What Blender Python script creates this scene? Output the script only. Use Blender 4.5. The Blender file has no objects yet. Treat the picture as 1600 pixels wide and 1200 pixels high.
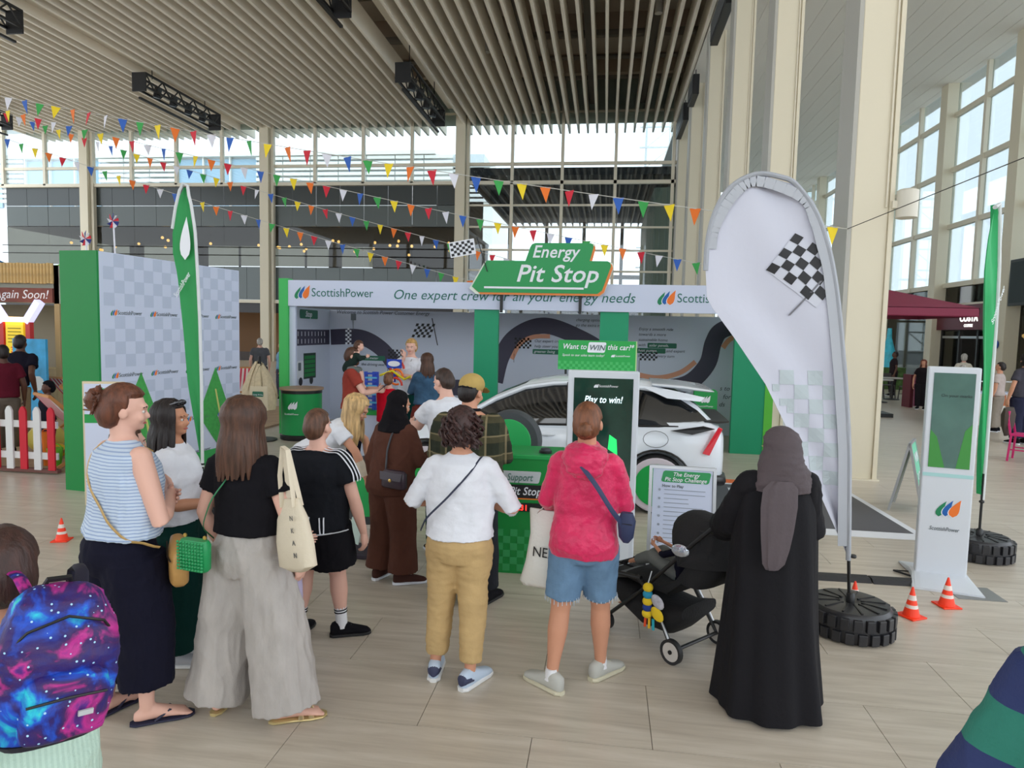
import bpy, bmesh, math, random
from mathutils import Vector, Matrix, noise
random.seed(7)
C = bpy.context.scene.collection
PI = math.pi
V3 = Vector
sc = bpy.context.scene
# ------------------------------------------------------------------ camera, sky, exposure
YAW, PITCH, ROLL, FOCAL = .134, .078, .0227, 1065.0
cd = bpy.data.cameras.new('camera')
cam = bpy.data.objects.new('camera', cd)
C.objects.link(cam)
cam.location = (0, 0, 2.05)
cam.rotation_euler = (Matrix.Rotation(YAW, 3, 'Z') @ Matrix.Rotation(PI / 2 - PITCH, 3, 'X') @ Matrix.Rotation(ROLL, 3, 'Z')).to_euler()
cd.sensor_fit = 'HORIZONTAL'; cd.sensor_width = 36; cd.lens = 36 * FOCAL / 1600
cd.clip_end = 400
sc.camera = cam
w = bpy.data.worlds.new('overcast'); sc.world = w; w.use_nodes = True
bg = w.node_tree.nodes['Background']
bg.inputs[0].default_value = (.86, .93, 1.0, 1); bg.inputs[1].default_value = 1.7
sc.view_settings.view_transform = 'Standard'; sc.view_settings.look = 'None'
sc.view_settings.gamma = 1; sc.view_settings.use_curve_mapping = False
sc.view_settings.exposure = 0.62
# broad unseen fill light under the slats, added to brighten the hall
def unseen_fill(x, y, z, sx, sy, power, col=(1, .96, .9)):
    l = bpy.data.lights.new('fill_light', 'AREA'); l.shape = 'RECTANGLE'; l.size = sx; l.size_y = sy
    l.energy = power; l.color = col
    o = bpy.data.objects.new('fill_light', l); o.location = (x, y, z); C.objects.link(o)
    return o
unseen_fill(-6, 4, 12.7, 16, 10, 90)
sun = bpy.data.lights.new('sun', 'SUN'); sun.energy = .25; sun.angle = .6; sun.color = (1, .97, .92)
so = bpy.data.objects.new('sun', sun); so.rotation_euler = (math.radians(52), 0, math.radians(-20)); C.objects.link(so)

# ------------------------------------------------------------------ materials
def lin(c):
    r = []
    for x in c[:3]:
        x = x / 255.
        r.append(x / 12.92 if x <= .04045 else ((x + .055) / 1.055) ** 2.4)
    return tuple(r) + (1,)
MATS = {}
def mat(name, col, rough=.6, metal=0, bump=0, bscale=60, var=0, vscale=6, emit=0, stretch=(1, 1, 1), coat=0, spec=.5, sheen=0, alpha=1):
    if name in MATS: return MATS[name]
    m = bpy.data.materials.new(name); m.use_nodes = True
    nt = m.node_tree; b = nt.nodes['Principled BSDF']
    b.inputs['Base Color'].default_value = lin(col); b.inputs['Roughness'].default_value = rough
    b.inputs['Metallic'].default_value = metal; b.inputs['Specular IOR Level'].default_value = spec
    b.inputs['Coat Weight'].default_value = coat
    b.inputs['Sheen Weight'].default_value = sheen
    b.inputs['Alpha'].default_value = alpha
    if emit:
        b.inputs['Emission Color'].default_value = lin(col); b.inputs['Emission Strength'].default_value = emit
    if bump or var:
        tc = nt.nodes.new('ShaderNodeTexCoord'); mp = nt.nodes.new('ShaderNodeMapping')
        mp.inputs['Scale'].default_value = stretch
        nt.links.new(tc.outputs['Object'], mp.inputs[0])
        if bump:
            n = nt.nodes.new('ShaderNodeTexNoise'); n.inputs['Scale'].default_value = bscale; n.inputs['Detail'].default_value = 4
            bp = nt.nodes.new('ShaderNodeBump'); bp.inputs['Strength'].default_value = bump; bp.inputs['Distance'].default_value = .01
            nt.links.new(mp.outputs[0], n.inputs['Vector']); nt.links.new(n.outputs[0], bp.inputs['Height'])
            nt.links.new(bp.outputs[0], b.inputs['Normal'])
        if var:
            n = nt.nodes.new('ShaderNodeTexNoise'); n.inputs['Scale'].default_value = vscale; n.inputs['Detail'].default_value = 5
            cr = nt.nodes.new('ShaderNodeValToRGB'); a = lin(col)
            cr.color_ramp.elements[0].position = .3; cr.color_ramp.elements[1].position = .7
            cr.color_ramp.elements[0].color = tuple(max(0, x * (1 - var)) for x in a[:3]) + (1,)
            cr.color_ramp.elements[1].color = tuple(min(1, x * (1 + var)) for x in a[:3]) + (1,)
            nt.links.new(mp.outputs[0], n.inputs['Vector']); nt.links.new(n.outputs[0], cr.inputs[0])
            nt.links.new(cr.outputs[0], b.inputs['Base Color'])
    MATS[name] = m
    return m
def glassmat(name, tint, refl=.12, rough=.02):
    if name in MATS: return MATS[name]
    m = bpy.data.materials.new(name); m.use_nodes = True; nt = m.node_tree; nt.nodes.clear()
    o = nt.nodes.new('ShaderNodeOutputMaterial'); mx = nt.nodes.new('ShaderNodeMixShader')
    t = nt.nodes.new('ShaderNodeBsdfTransparent'); g = nt.nodes.new('ShaderNodeBsdfGlossy'); lw = nt.nodes.new('ShaderNodeLayerWeight')
    mu = nt.nodes.new('ShaderNodeMath'); mu.operation = 'MULTIPLY_ADD'; mu.inputs[1].default_value = .6; mu.inputs[2].default_value = refl
    lw.inputs[0].default_value = .3
    t.inputs[0].default_value = lin(tint); g.inputs[1].default_value = rough
    nt.links.new(lw.outputs['Fresnel'], mu.inputs[0]); nt.links.new(mu.outputs[0], mx.inputs[0])
    nt.links.new(t.outputs[0], mx.inputs[1]); nt.links.new(g.outputs[0], mx.inputs[2]); nt.links.new(mx.outputs[0], o.inputs[0])
    MATS[name] = m; return m
def stripes(name, c1, c2, axis, freq, duty=.5, rough=.75, bump=.2):
    m = mat(name, c1, rough, bump=bump, bscale=90); nt = m.node_tree; b = nt.nodes['Principled BSDF']
    tc = nt.nodes.new('ShaderNodeTexCoord'); sx = nt.nodes.new('ShaderNodeSeparateXYZ'); nt.links.new(tc.outputs['Object'], sx.inputs[0])
    mu = nt.nodes.new('ShaderNodeMath'); mu.operation = 'MULTIPLY'; mu.inputs[1].default_value = freq
    fr = nt.nodes.new('ShaderNodeMath'); fr.operation = 'FRACT'
    gt = nt.nodes.new('ShaderNodeMath'); gt.operation = 'GREATER_THAN'; gt.inputs[1].default_value = duty
    mx = nt.nodes.new('ShaderNodeMix'); mx.data_type = 'RGBA'
    mx.inputs[6].default_value = lin(c1); mx.inputs[7].default_value = lin(c2)
    nt.links.new(sx.outputs['XYZ'.index(axis)], mu.inputs[0]); nt.links.new(mu.outputs[0], fr.inputs[0]); nt.links.new(fr.outputs[0], gt.inputs[0])
    nt.links.new(gt.outputs[0], mx.inputs[0]); nt.links.new(mx.outputs[2], b.inputs['Base Color'])
    return m

# ------------------------------------------------------------------ mesh helpers
def frame(d, up=V3((0, 0, 1))):
    d = d.normalized()
    if abs(d.dot(up)) > .97: up = V3((1, 0, 0)) if abs(d.x) < .9 else V3((0, 1, 0))
    a = d.cross(up).normalized(); b = a.cross(d).normalized()
    return a, b
class MB:
    def __init__(s): s.v = []; s.f = []; s.m = []; s.k = 0
    def face(s, idx): s.f.append(idx); s.m.append(s.k)
    def box(s, c, d, R=None, taper=1):
        c = V3(c); i = len(s.v)
        for z in (-1, 1):
            t = 1 if z < 0 else taper
            for x, y in ((-1, -1), (1, -1), (1, 1), (-1, 1)):
                p = V3((x * d[0] / 2 * t, y * d[1] / 2 * t, z * d[2] / 2))
                if R is not None: p = R @ p
                s.v.append(c + p)
        for q in ((3, 2, 1, 0), (4, 5, 6, 7), (0, 1, 5, 4), (1, 2, 6, 5), (2, 3, 7, 6), (3, 0, 4, 7)): s.face([i + j for j in q])
        return s
    def b2(s, p, q):
        p, q = V3(p), V3(q); return s.box((p + q) / 2, [abs(x) for x in (q - p)])
    def bar(s, p, q, w, t=None, up=(0, 0, 1)):
        p, q = V3(p), V3(q); t = t or w; d = q - p; a, b = frame(d, V3(up)); i = len(s.v)
        for e in (p, q):
            for x, y in ((-1, -1), (1, -1), (1, 1), (-1, 1)): s.v.append(e + a * x * w / 2 + b * y * t / 2)
        for u in ((3, 2, 1, 0), (4, 5, 6, 7), (0, 1, 5, 4), (1, 2, 6, 5), (2, 3, 7, 6), (3, 0, 4, 7)): s.face([i + j for j in u])
        return s
    def loft(s, rings, n=16, e=2., cap=True, fold=None):
        i0 = len(s.v)
        for k, (c, a, b, rx, ry) in enumerate(rings):
            for j in range(n):
                t = 2 * PI * j / n; cx, sy = math.cos(t), math.sin(t)
                if e != 2: cx = math.copysign(abs(cx) ** (2 / e), cx); sy = math.copysign(abs(sy) ** (2 / e), sy)
                g = fold(k / (len(rings) - 1), t) if fold else 1
                s.v.append(V3(c) + a * (cx * rx * g) + b * (sy * ry * g))
        for k in range(len(rings) - 1):
            for j in range(n):
                p = i0 + k * n + j; q = i0 + k * n + (j + 1) % n
                s.face([p, q, q + n, p + n])
        if cap:
            s.face([i0 + j for j in range(n)][::-1]); s.face([i0 + (len(rings) - 1) * n + j for j in range(n)])
        return s
    def tube(s, pts, r, n=8, cap=True, flat=1):
        pts = [V3(p) for p in pts]; m = len(pts)
        if not isinstance(r, (list, tuple)): r = [r] * m
        rings = []; a = None
        for k in range(m):
            d = (pts[min(k + 1, m - 1)] - pts[max(k - 1, 0)])
            if d.length < 1e-9: d = V3((0, 0, 1))
            d.normalize()
            if a is None: a, b = frame(d)
            else:
                a = a - d * a.dot(d)
                if a.length < 1e-6: a, b = frame(d)
                a.normalize(); b = d.cross(a) * -1
            rings.append((pts[k], a.copy(), a.cross(d), r[k], r[k] * flat))
        return s.loft(rings, n, cap=cap)
    def ell(s, c, r, n=14, R=None, fn=None):
        c = V3(c); i0 = len(s.v); h = max(4, n // 2 + 1)
        if not isinstance(r, (list, tuple)): r = (r, r, r)
        for a in range(1, h):
            for j in range(n):
                th = PI * a / h; ph = 2 * PI * j / n
                d = V3((math.sin(th) * math.cos(ph), math.sin(th) * math.sin(ph), -math.cos(th)))
                g = fn(d) if fn else 1
                p = V3((d.x * r[0] * g, d.y * r[1] * g, d.z * r[2] * g))
                s.v.append(c + (R @ p if R is not None else p))
        for zz in (-1, 1):
            g = fn(V3((0, 0, zz))) if fn else 1; p = V3((0, 0, zz * r[2] * g)); s.v.append(c + (R @ p if R is not None else p))
        bo, to = len(s.v) - 2, len(s.v) - 1
        for a in range(h - 2):
            for j in range(n):
                p = i0 + a * n + j; q = i0 + a * n + (j + 1) % n; s.face([p, q, q + n, p + n])
        for j in range(n):
            s.face([bo, i0 + (j + 1) % n, i0 + j]); s.face([to, i0 + (h - 2) * n + j, i0 + (h - 2) * n + (j + 1) % n])
        return s
    def lathe(s, prof, c=(0, 0, 0), n=24, ax=(0, 0, 1)):
        ax = V3(ax).normalized(); a, b = frame(ax); b = ax.cross(a)
        return s.loft([(V3(c) + ax * z, a, b, max(r, 1e-4), max(r, 1e-4)) for r, z in prof], n)
    def prism(s, pts, nrm):
        """closed polygon (3D, planar) given thickness along nrm"""
        i = len(s.v); n = len(pts); nrm = V3(nrm)
        for p in pts: s.v.append(V3(p))
        for p in pts: s.v.append(V3(p) + nrm)
        s.face([i + j for j in range(n)][::-1]); s.face([i + n + j for j in range(n)])
        for j in range(n): k = (j + 1) % n; s.face([i + j, i + k, i + n + k, i + n + j])
        return s
    def mesh(s, name, mats, smooth=False):
        me = bpy.data.meshes.new(name); me.from_pydata([tuple(p) for p in s.v], [], s.f)
        for m in (mats if isinstance(mats, (list, tuple)) else [mats]): me.materials.append(m)
        if s.k: me.polygons.foreach_set('material_index', s.m)
        bm = bmesh.new(); bm.from_mesh(me); bmesh.ops.recalc_face_normals(bm, faces=bm.faces); bm.to_mesh(me); bm.free()
        if smooth:
            me.polygons.foreach_set('use_smooth', [True] * len(me.polygons))
            try: me.set_sharp_from_angle(angle=math.radians(smooth if smooth > 1 else 45))
            except Exception: pass
        return me
    def build(s, name, mats, parent=None, smooth=False, bevel=0, shift=None, M=None):
        if M is not None: s.v = [M @ p for p in s.v]
        me = s.mesh(name, mats, smooth); o = bpy.data.objects.new(name, me); C.objects.link(o)
        if parent is not None: o.parent = parent
        if bevel:
            b = o.modifiers.new('edge', 'BEVEL'); b.width = bevel; b.segments = 2; b.limit_method = 'ANGLE'
        return o
def tag(o, label=None, cat=None, group=None, kind=None):
    if label: o['label'] = label
    if cat: o['category'] = cat
    if group: o['group'] = group
    if kind: o['kind'] = kind
    return o
def thing(name, label, cat, loc=(0, 0, 0), rz=0, group=None, kind=None, s=1):
    o = bpy.data.objects.new(name, None); C.objects.link(o); o.location = loc; o.rotation_euler = (0, 0, rz); o.scale = (s, s, s)
    o.empty_display_size = .1
    return tag(o, label, cat, group, kind)
def dup(root, loc, rz=None, label=None, s=None):
    def cp(o, par):
        c = o.copy(); C.objects.link(c); c.parent = par
        for ch in o.children: cp(ch, c)
        return c
    r = cp(root, root.parent); r.location = loc
    if rz is not None: r.rotation_euler = (0, 0, rz)
    if s: r.scale = (s, s, s)
    if label: r['label'] = label
    return r
class Plane:
    """a flat face: origin, right, up; prints lie on it as thin sheets"""
    def __init__(s, o, x, y): s.o = V3(o); s.x = V3(x).normalized(); s.y = V3(y).normalized(); s.n = s.x.cross(s.y)
    def p(s, u, v, h=0): return s.o + s.x * u + s.y * v + s.n * h
    def poly(s, name, pts, m, parent, h=.002, t=.001):
        """pts list of (u,v) or list of such lists; sheet of thickness t at height h"""
        bm = bmesh.new(); polys = pts if isinstance(pts[0][0], (list, tuple)) else [pts]
        for pl in polys:
            vs = [bm.verts.new(s.p(u, v, h)) for u, v in pl]
            f = bm.faces.new(vs)
        r = bmesh.ops.extrude_face_region(bm, geom=bm.faces[:])
        bmesh.ops.translate(bm, verts=[g for g in r['geom'] if isinstance(g, bmesh.types.BMVert)], vec=s.n * t)
        bmesh.ops.recalc_face_normals(bm, faces=bm.faces[:])
        bmesh.ops.triangulate(bm, faces=[f for f in bm.faces if len(f.verts) > 4])
        me = bpy.data.meshes.new(name); bm.to_mesh(me); bm.free(); me.materials.append(m)
        o = bpy.data.objects.new(name, me); C.objects.link(o); o.parent = parent
        return o
    def text(s, body, u, v, size, m, parent, h=.004, italic=False, bold=False, align='LEFT', width=None, name='lettering', t=.001):
        cu = bpy.data.curves.new(name, 'FONT'); cu.body = body; cu.size = size; cu.extrude = t
        cu.align_x = align; cu.shear = .25 if italic else 0; cu.offset = size * .013 if bold else 0
        cu.space_character = 1.03 if bold else 1; cu.resolution_u = 3
        cu.materials.append(m)
        tmp = bpy.data.objects.new('tmp', cu); C.objects.link(tmp)
        me = bpy.data.meshes.new_from_object(tmp.evaluated_get(bpy.context.evaluated_depsgraph_get())); me.name = name
        bpy.data.objects.remove(tmp); bpy.data.curves.remove(cu)
        o = bpy.data.objects.new(name, me); C.objects.link(o); o.parent = parent
        M = Matrix((s.x, s.y, s.n)).transposed().to_4x4(); M.translation = s.p(u, v, h)
        if width and me.vertices:
            xs = [q.co.x for q in me.vertices]; k = width / (max(xs) - min(xs))
            for q in me.vertices: q.co.x *= k
        o.matrix_local = M
        return o
def rect(u0, v0, u1, v1): return [(u0, v0), (u1, v0), (u1, v1), (u0, v1)]
def rrect(u0, v0, u1, v1, r, n=4, sk=0):
    o = []
    for cx, cy, a in ((u1 - r, v1 - r, 0), (u0 + r, v1 - r, 90), (u0 + r, v0 + r, 180), (u1 - r, v0 + r, 270)):
        for k in range(n + 1):
            t = math.radians(a + 90 * k / n); x, y = cx + r * math.cos(t), cy + r * math.sin(t); o.append((x + sk * (y - v0), y))
    return o
def circ(u, v, r, n=24, rv=None): return [(u + r * math.cos(2 * PI * k / n), v + (rv or r) * math.sin(2 * PI * k / n)) for k in range(n)]
def checks(u0, v0, nu, nv, s, par=0, sv=None, sk=0):
    sv = sv or s; out = []
    for i in range(nu):
        for j in range(nv):
            if (i + j + par) % 2 == 0:
                out.append([(u0 + i * s + sk * j * sv, v0 + j * sv), (u0 + (i + 1) * s + sk * j * sv, v0 + j * sv), (u0 + (i + 1) * s + sk * (j + 1) * sv, v0 + (j + 1) * sv), (u0 + i * s + sk * (j + 1) * sv, v0 + (j + 1) * sv)])
    return out
def drop(u, v, w, h, lean=.3, tail=False):
    """flame / leaf outline standing on its round end"""
    pts = []
    for k in range(9):
        t = k / 8; x = math.sin(PI * min(1, t ** .8 * .98)) if k else 0
        wv = math.sin(PI * (t ** .62)) * .5
        pts.append((wv, t))
    L = [(u + w * (-a) + lean * w * (b ** 2), v + h * b) for a, b in pts]
    R = [(u + w * (a) + lean * w * (b ** 2), v + h * b) for a, b in pts]
    return R + L[-2:0:-1]
GREEN = (0, 138, 66)
def emblem(P, u, v, s, parent, white=None, h=.004, name='emblem'):
    """three flames side by side: green, blue, orange"""
    a = drop(u + .18 * s, v, .36 * s, .85 * s, .9); b = drop(u + .48 * s, v + .04 * s, .36 * s, .88 * s, .9); c = drop(u + .82 * s, v + .02 * s, .46 * s, .95 * s, .75)
    mg = white or mat('print_green', (20, 130, 85)); mb = white or mat('print_blue', (20, 95, 175)); mo = white or mat('print_orange', (240, 120, 40)); mw = mat('print_white', (235, 238, 245))
    P.poly(name, a, mg, parent, h)
    if not white: P.poly(name, drop(u + .45 * s, v + .02 * s, .40 * s, .9 * s, .9), mw, parent, h + .0006)
    P.poly(name, b, mb, parent, h + .0012)
    if not white: P.poly(name, drop(u + .79 * s, v, .50 * s, .97 * s, .8), mw, parent, h + .0018)
    P.poly(name, c, mo, parent, h + .0024)
TEAL = mat('print_teal', (25, 105, 95), .5)
WHITE = mat('print_white', (235, 238, 245), .5)
GREY = mat('print_grey', (95, 105, 110), .5)
BLACKP = mat('print_black', (25, 25, 30), .5)
def logo(P, u, v, s, parent, white=False, tm=None, h=.004):
    emblem(P, u, v, s, parent, WHITE if white else None, h)
    P.text('ScottishPower', u + 1.25 * s, v + .2 * s, .82 * s, WHITE if white else (tm or TEAL), parent, h, width=4.4 * s)

# ------------------------------------------------------------------ colours of the hall
CREAM = mat('cream_paint', (220, 211, 188), .55, bump=.05, bscale=30)
CREAM2 = mat('cream_frame', (222, 214, 194), .5)
SLAT = mat('slat_beige', (238, 229, 213), .7)
SOFFIT = mat('soffit_board', (242, 237, 229), .7)
BLACKM = mat('black_metal', (22, 22, 24), .45)
BLACK = mat('black_plastic', (24, 24, 26), .4)
GREENP = mat('panel_green', (0, 132, 58), .5)
STGREEN = mat('stand_green', (10, 150, 105), .5)
PALE = mat('panel_white', (205, 213, 235), .45)
ALU = mat('brushed_aluminium', (190, 192, 195), .35, .7)
CLEAR = glassmat('clear_glass', (240, 248, 250), .06)
DARKG = glassmat('tinted_glass', (168, 168, 160), .03)
DECK = mat('roof_deck', (204, 192, 176), .85)

# ------------------------------------------------------------------ floor
def floormat():
    m = mat('travertine', (214, 200, 178), .3); nt = m.node_tree; b = nt.nodes['Principled BSDF']
    tc = nt.nodes.new('ShaderNodeTexCoord'); mp = nt.nodes.new('ShaderNodeMapping'); mp.inputs['Scale'].default_value = (.8, 9, 1)
    geo = nt.nodes.new('ShaderNodeNewGeometry'); nt.links.new(geo.outputs['Position'], mp.inputs[0])
    n = nt.nodes.new('ShaderNodeTexNoise'); n.inputs['Scale'].default_value = 1.6; n.inputs['Detail'].default_value = 8; n.inputs['Roughness'].default_value = .62; n.inputs['Distortion'].default_value = .35
    cr = nt.nodes.new('ShaderNodeValToRGB'); e = cr.color_ramp.elements
    e[0].position = .28; e[0].color = lin((182, 171, 156)); e[1].position = .72; e[1].color = lin((216, 207, 194))
    k = e.new(.5); k.color = lin((201, 191, 176))
    nt.links.new(mp.outputs[0], n.inputs['Vector']); nt.links.new(n.outputs[0], cr.inputs[0])
    n2 = nt.nodes.new('ShaderNodeTexNoise'); n2.inputs['Scale'].default_value = .35; n2.inputs['Detail'].default_value = 3
    nt.links.new(geo.outputs['Position'], n2.inputs['Vector'])
    mx = nt.nodes.new('ShaderNodeMix'); mx.data_type = 'RGBA'; mx.blend_type = 'MULTIPLY'; mx.inputs[0].default_value = .5
    c2 = nt.nodes.new('ShaderNodeValToRGB'); c2.color_ramp.elements[0].position = .35; c2.color_ramp.elements[0].color = (.84, .82, .79, 1); c2.color_ramp.elements[1].position = .65; c2.color_ramp.elements[1].color = (1, 1, 1, 1)
    nt.links.new(n2.outputs[0], c2.inputs[0]); nt.links.new(cr.outputs[0], mx.inputs[6]); nt.links.new(c2.outputs[0], mx.inputs[7])
    oi = nt.nodes.new('ShaderNodeObjectInfo'); mr = nt.nodes.new('ShaderNodeMapRange'); mr.inputs[3].default_value = .95; mr.inputs[4].default_value = 1.03
    nt.links.new(oi.outputs['Random'], mr.inputs[0])
    hs = nt.nodes.new('ShaderNodeHueSaturation'); nt.links.new(mr.outputs[0], hs.inputs['Value']); nt.links.new(mx.outputs[2], hs.inputs['Color'])
    nt.links.new(hs.outputs[0], b.inputs['Base Color'])
    bp = nt.nodes.new('ShaderNodeBump'); bp.inputs['Strength'].default_value = .12; bp.inputs['Distance'].default_value = .004
    nt.links.new(n.outputs[0], bp.inputs['Height']); nt.links.new(bp.outputs[0], b.inputs['Normal'])
    return m
FLOOR = floormat()
floor = thing('floor', None, None, kind='structure')
floor['label'] = 'pale travertine stone floor with long veined slabs'
GR = mat('joint_grout', (120, 108, 92), .9)
mb = MB(); mb.b2((-45, -14, -.3), (40, 60, -.012)); mb.build('screed', GR, floor)
tx, ty, g = 1.2, .62, .0035
tile_me = MB().b2((g / 2, g / 2, -.03), (tx - g / 2, ty - g / 2, 0)).mesh('tile', FLOOR)
n = 0
for j in range(18):
    y = 2.05 + j * ty; hw = 3.2 + j * .33
    off = (.5 if j % 2 else 0) * tx + .3
    i0 = math.floor((-hw - off) / tx)
    xs0 = i0 * tx + off; x = xs0
    while x < hw - .2:
        o = bpy.data.objects.new('tile', tile_me); o.location = (x, y, random.uniform(-.0006, 0)); o.parent = floor; C.objects.link(o); n += 1; x += tx
    # outer slabs of the row, beyond the picked-out tiles
    q = MB(); q.b2((-45, y + g / 2, -.03), (xs0 - g / 2, y + ty - g / 2, 0)); q.b2((x + g / 2, y + g / 2, -.03), (40, y + ty - g / 2, 0)); q.build('slab_run', FLOOR, floor)
yend = 2.05 + 18 * ty
q = MB()
q.b2((-45, -14, -.03), (40, 2.05 - g / 2, 0))
yy = yend
while yy < 60: q.b2((-45, yy + g / 2, -.03), (40, min(yy + 1.24, 60) - g / 2, 0)); yy += 1.24
q.build('slab_run', FLOOR, floor)

# ------------------------------------------------------------------ ceiling: hanging slats, roof deck, soffit
ceil = thing('ceiling', 'beige slatted ceiling hung under a dark roof deck', None, kind='structure')
sl_me = MB().b2((-.055, -13, 0), (.055, 38.6, .85)).mesh('slat', SLAT)
x = -34.3
while x < 3.3:
    if not any(abs(x - t) < .3 for t in (-20.3, -8.5)):
        o = bpy.data.objects.new('slat', sl_me); o.location = (x, 0, 12.95); o.parent = ceil; C.objects.link(o)
    x += .5
MB().b2((-36, -13, 15.4), (3.4, 38, 15.6)).build('roof_deck', DECK, ceil)
for y in [-8 + 4.2 * k for k in range(11)]:
    MB().b2((-36, y, 14.5), (3.4, y + .35, 15.4)).build('roof_beam', mat('beam_brown', (184, 166, 146), .8), ceil)
for k, (y, z) in enumerate([(3 + 2.9 * i, 14.25 + .2 * (i % 3)) for i in range(12)]):
    MB().tube([(-36, y, z), (3.3, y, z)], .11 + .05 * (k % 2), 8).build('duct', mat('duct_grey', (130, 122, 110), .6), ceil, smooth=True)
for x in (-6.5, -3.8, -1.2, 1.4):
    MB().b2((x, -8, 14.0), (x + .3, 37, 14.16)).build('cable_tray', mat('tray', (112, 104, 94), .6), ceil)
MB().b2((3.3, -13, 12.95), (15.2, 54.8, 13.15)).build('soffit', SOFFIT, ceil)
MB().b2((3.34, -13, 13.15), (3.4, 38, 15.6)).build('bulkhead', DECK, ceil)
for i, x in enumerate([4.3 + .62 * k for k in range(17)]):
    MB().b2((x, -12.9, 12.935), (x + .6, 54.6, 12.95)).build('soffit_board', SOFFIT, ceil)
for (x, y) in ((-5.6, 21), (1.2, 20.5), (1.5, 25.6), (-5.2, 28.5)):
    MB().tube([(x, y, 14.3), (x, y, 13.4)], .14, 14).build('downlight', mat('lamp_white', (200, 196, 186), .5), ceil, smooth=True)
strip = MB(); strip.b2((-20.75, -13, 13.3), (-19.95, 37, 13.36)); strip.b2((-8.8, -13, 13.9), (-8.2, 37, 13.96)); strip.build('service_strip', SLAT, ceil)

# ------------------------------------------------------------------ columns
for k, y in enumerate((10.7, 16.0, 21.2, 26.4, 31.6, 36.8)):
    t = thing('column', ['cream steel column standing on the floor beside the teardrop banner, nearest of its row',
        'cream steel column second in the row behind the banner', 'cream steel column third in the row', 'cream steel column fourth in the row',
        'cream steel column fifth in the row', 'cream steel column at the corner of the glass front'][k], 'column', (3.66, y, 0), 0, kind='structure')
    MB().b2((-.24, -.3, 0), (.24, .3, 15)).build('shaft', CREAM, t, bevel=.012)
    MB().b2((.24, -.33, 0), (.30, .3, 15)).build('flange', CREAM, t)
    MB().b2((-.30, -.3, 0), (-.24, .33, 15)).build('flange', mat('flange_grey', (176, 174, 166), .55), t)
    MB().tube([(.2, -.32, 13), (.2, -.32, 3.9)], .012, 6).build('conduit', CREAM2, t)
    MB().b2((-.33, -.36, 0), (.33, .36, .02)).build('foot_plate', CREAM2, t)
sp = thing('wall_speaker', 'white drum-shaped loudspeaker bolted high on the nearest cream column', 'speaker', (4.12, 10.35, 0))
MB().lathe([(.11, 3.74), (.14, 3.75), (.14, 4.12), (.11, 4.14)], n=24).build('housing', mat('speaker_white', (215, 210, 196), .5), sp, smooth=True)
MB().b2((-.2, -.03, 3.88), (-.08, .03, 3.98)).build('bracket', CREAM2, sp)
for k, (y0, y1) in enumerate(((16.6, 18.9), (21.7, 24.8), (29.5, 31.2), (33.0, 36.2))):
    t = thing('line_heater', 'long black box hung under the roof edge between cream columns, number %s along the row' % ('one', 'two', 'three', 'four')[k], 'heater', (3.35, (y0 + y1) / 2, 11.9), kind=None)
    L = (y1 - y0) / 2
    MB().b2((-.13, -L, 0), (.13, L, .8)).build('casing', BLACKM, t, bevel=.02)
    MB().b2((-.15, -L + .1, .1), (-.13, L - .1, .7)).build('grille', mat('grille_grey', (70, 74, 80), .5), t)
    for s in (-1, 1): MB().tube([(0, s * L * .7, .8), (0, s * L * .7, 1.3)], .02, 6).build('hanger', BLACKM, t)

# ------------------------------------------------------------------ glass front at the far end
FY = 37.0
wf = thing('wall_far', 'tall glazed front with cream mullions closing the far end', None, kind='structure')
muls = [-35.75, -33.0, -30.2, -27.43, -24.63, -21.83, -19.1, -16.29, -13.5, -10.74, -7.95, -5.22, -2.54, .25, 3.2]
for k, x in enumerate(muls):
    big = k in (2, 6, 10)
    zb = 0 if big or x > -8 else 9.95
    if big:
        MB().b2((x - .30, FY - .5, 0), (x + .22, FY - .05, 15.4)).build('pier', CREAM, wf, bevel=.01)
        MB().b2((x + .26, FY - .3, 0), (x + .42, FY - .05, 15.4)).build('mullion', CREAM2, wf)
    else: MB().b2((x - .08, FY - .22, zb), (x + .08, FY, 15.4)).build('mullion', CREAM2, wf)
MB().b2((-36, FY - .15, 10.86), (3.5, FY, 11.02)).build('transom', CREAM2, wf)
MB().b2((-36, FY - .22, 9.86), (3.5, FY, 10.04)).build('transom', CREAM2, wf)
MB().b2((-36, FY - .15, 13.55), (3.5, FY, 13.65)).build('transom', CREAM2, wf)
MB().b2((-36, FY - .2, 3.3), (3.5, FY, 3.48)).build('transom', CREAM2, wf)
for z in (8.77, 7.62, 6.4, 5.3, 4.4, 2.2):
    MB().b2((-7.8, FY - .12, z - .05), (3.5, FY, z + .05)).build('transom', CREAM2, wf)
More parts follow.
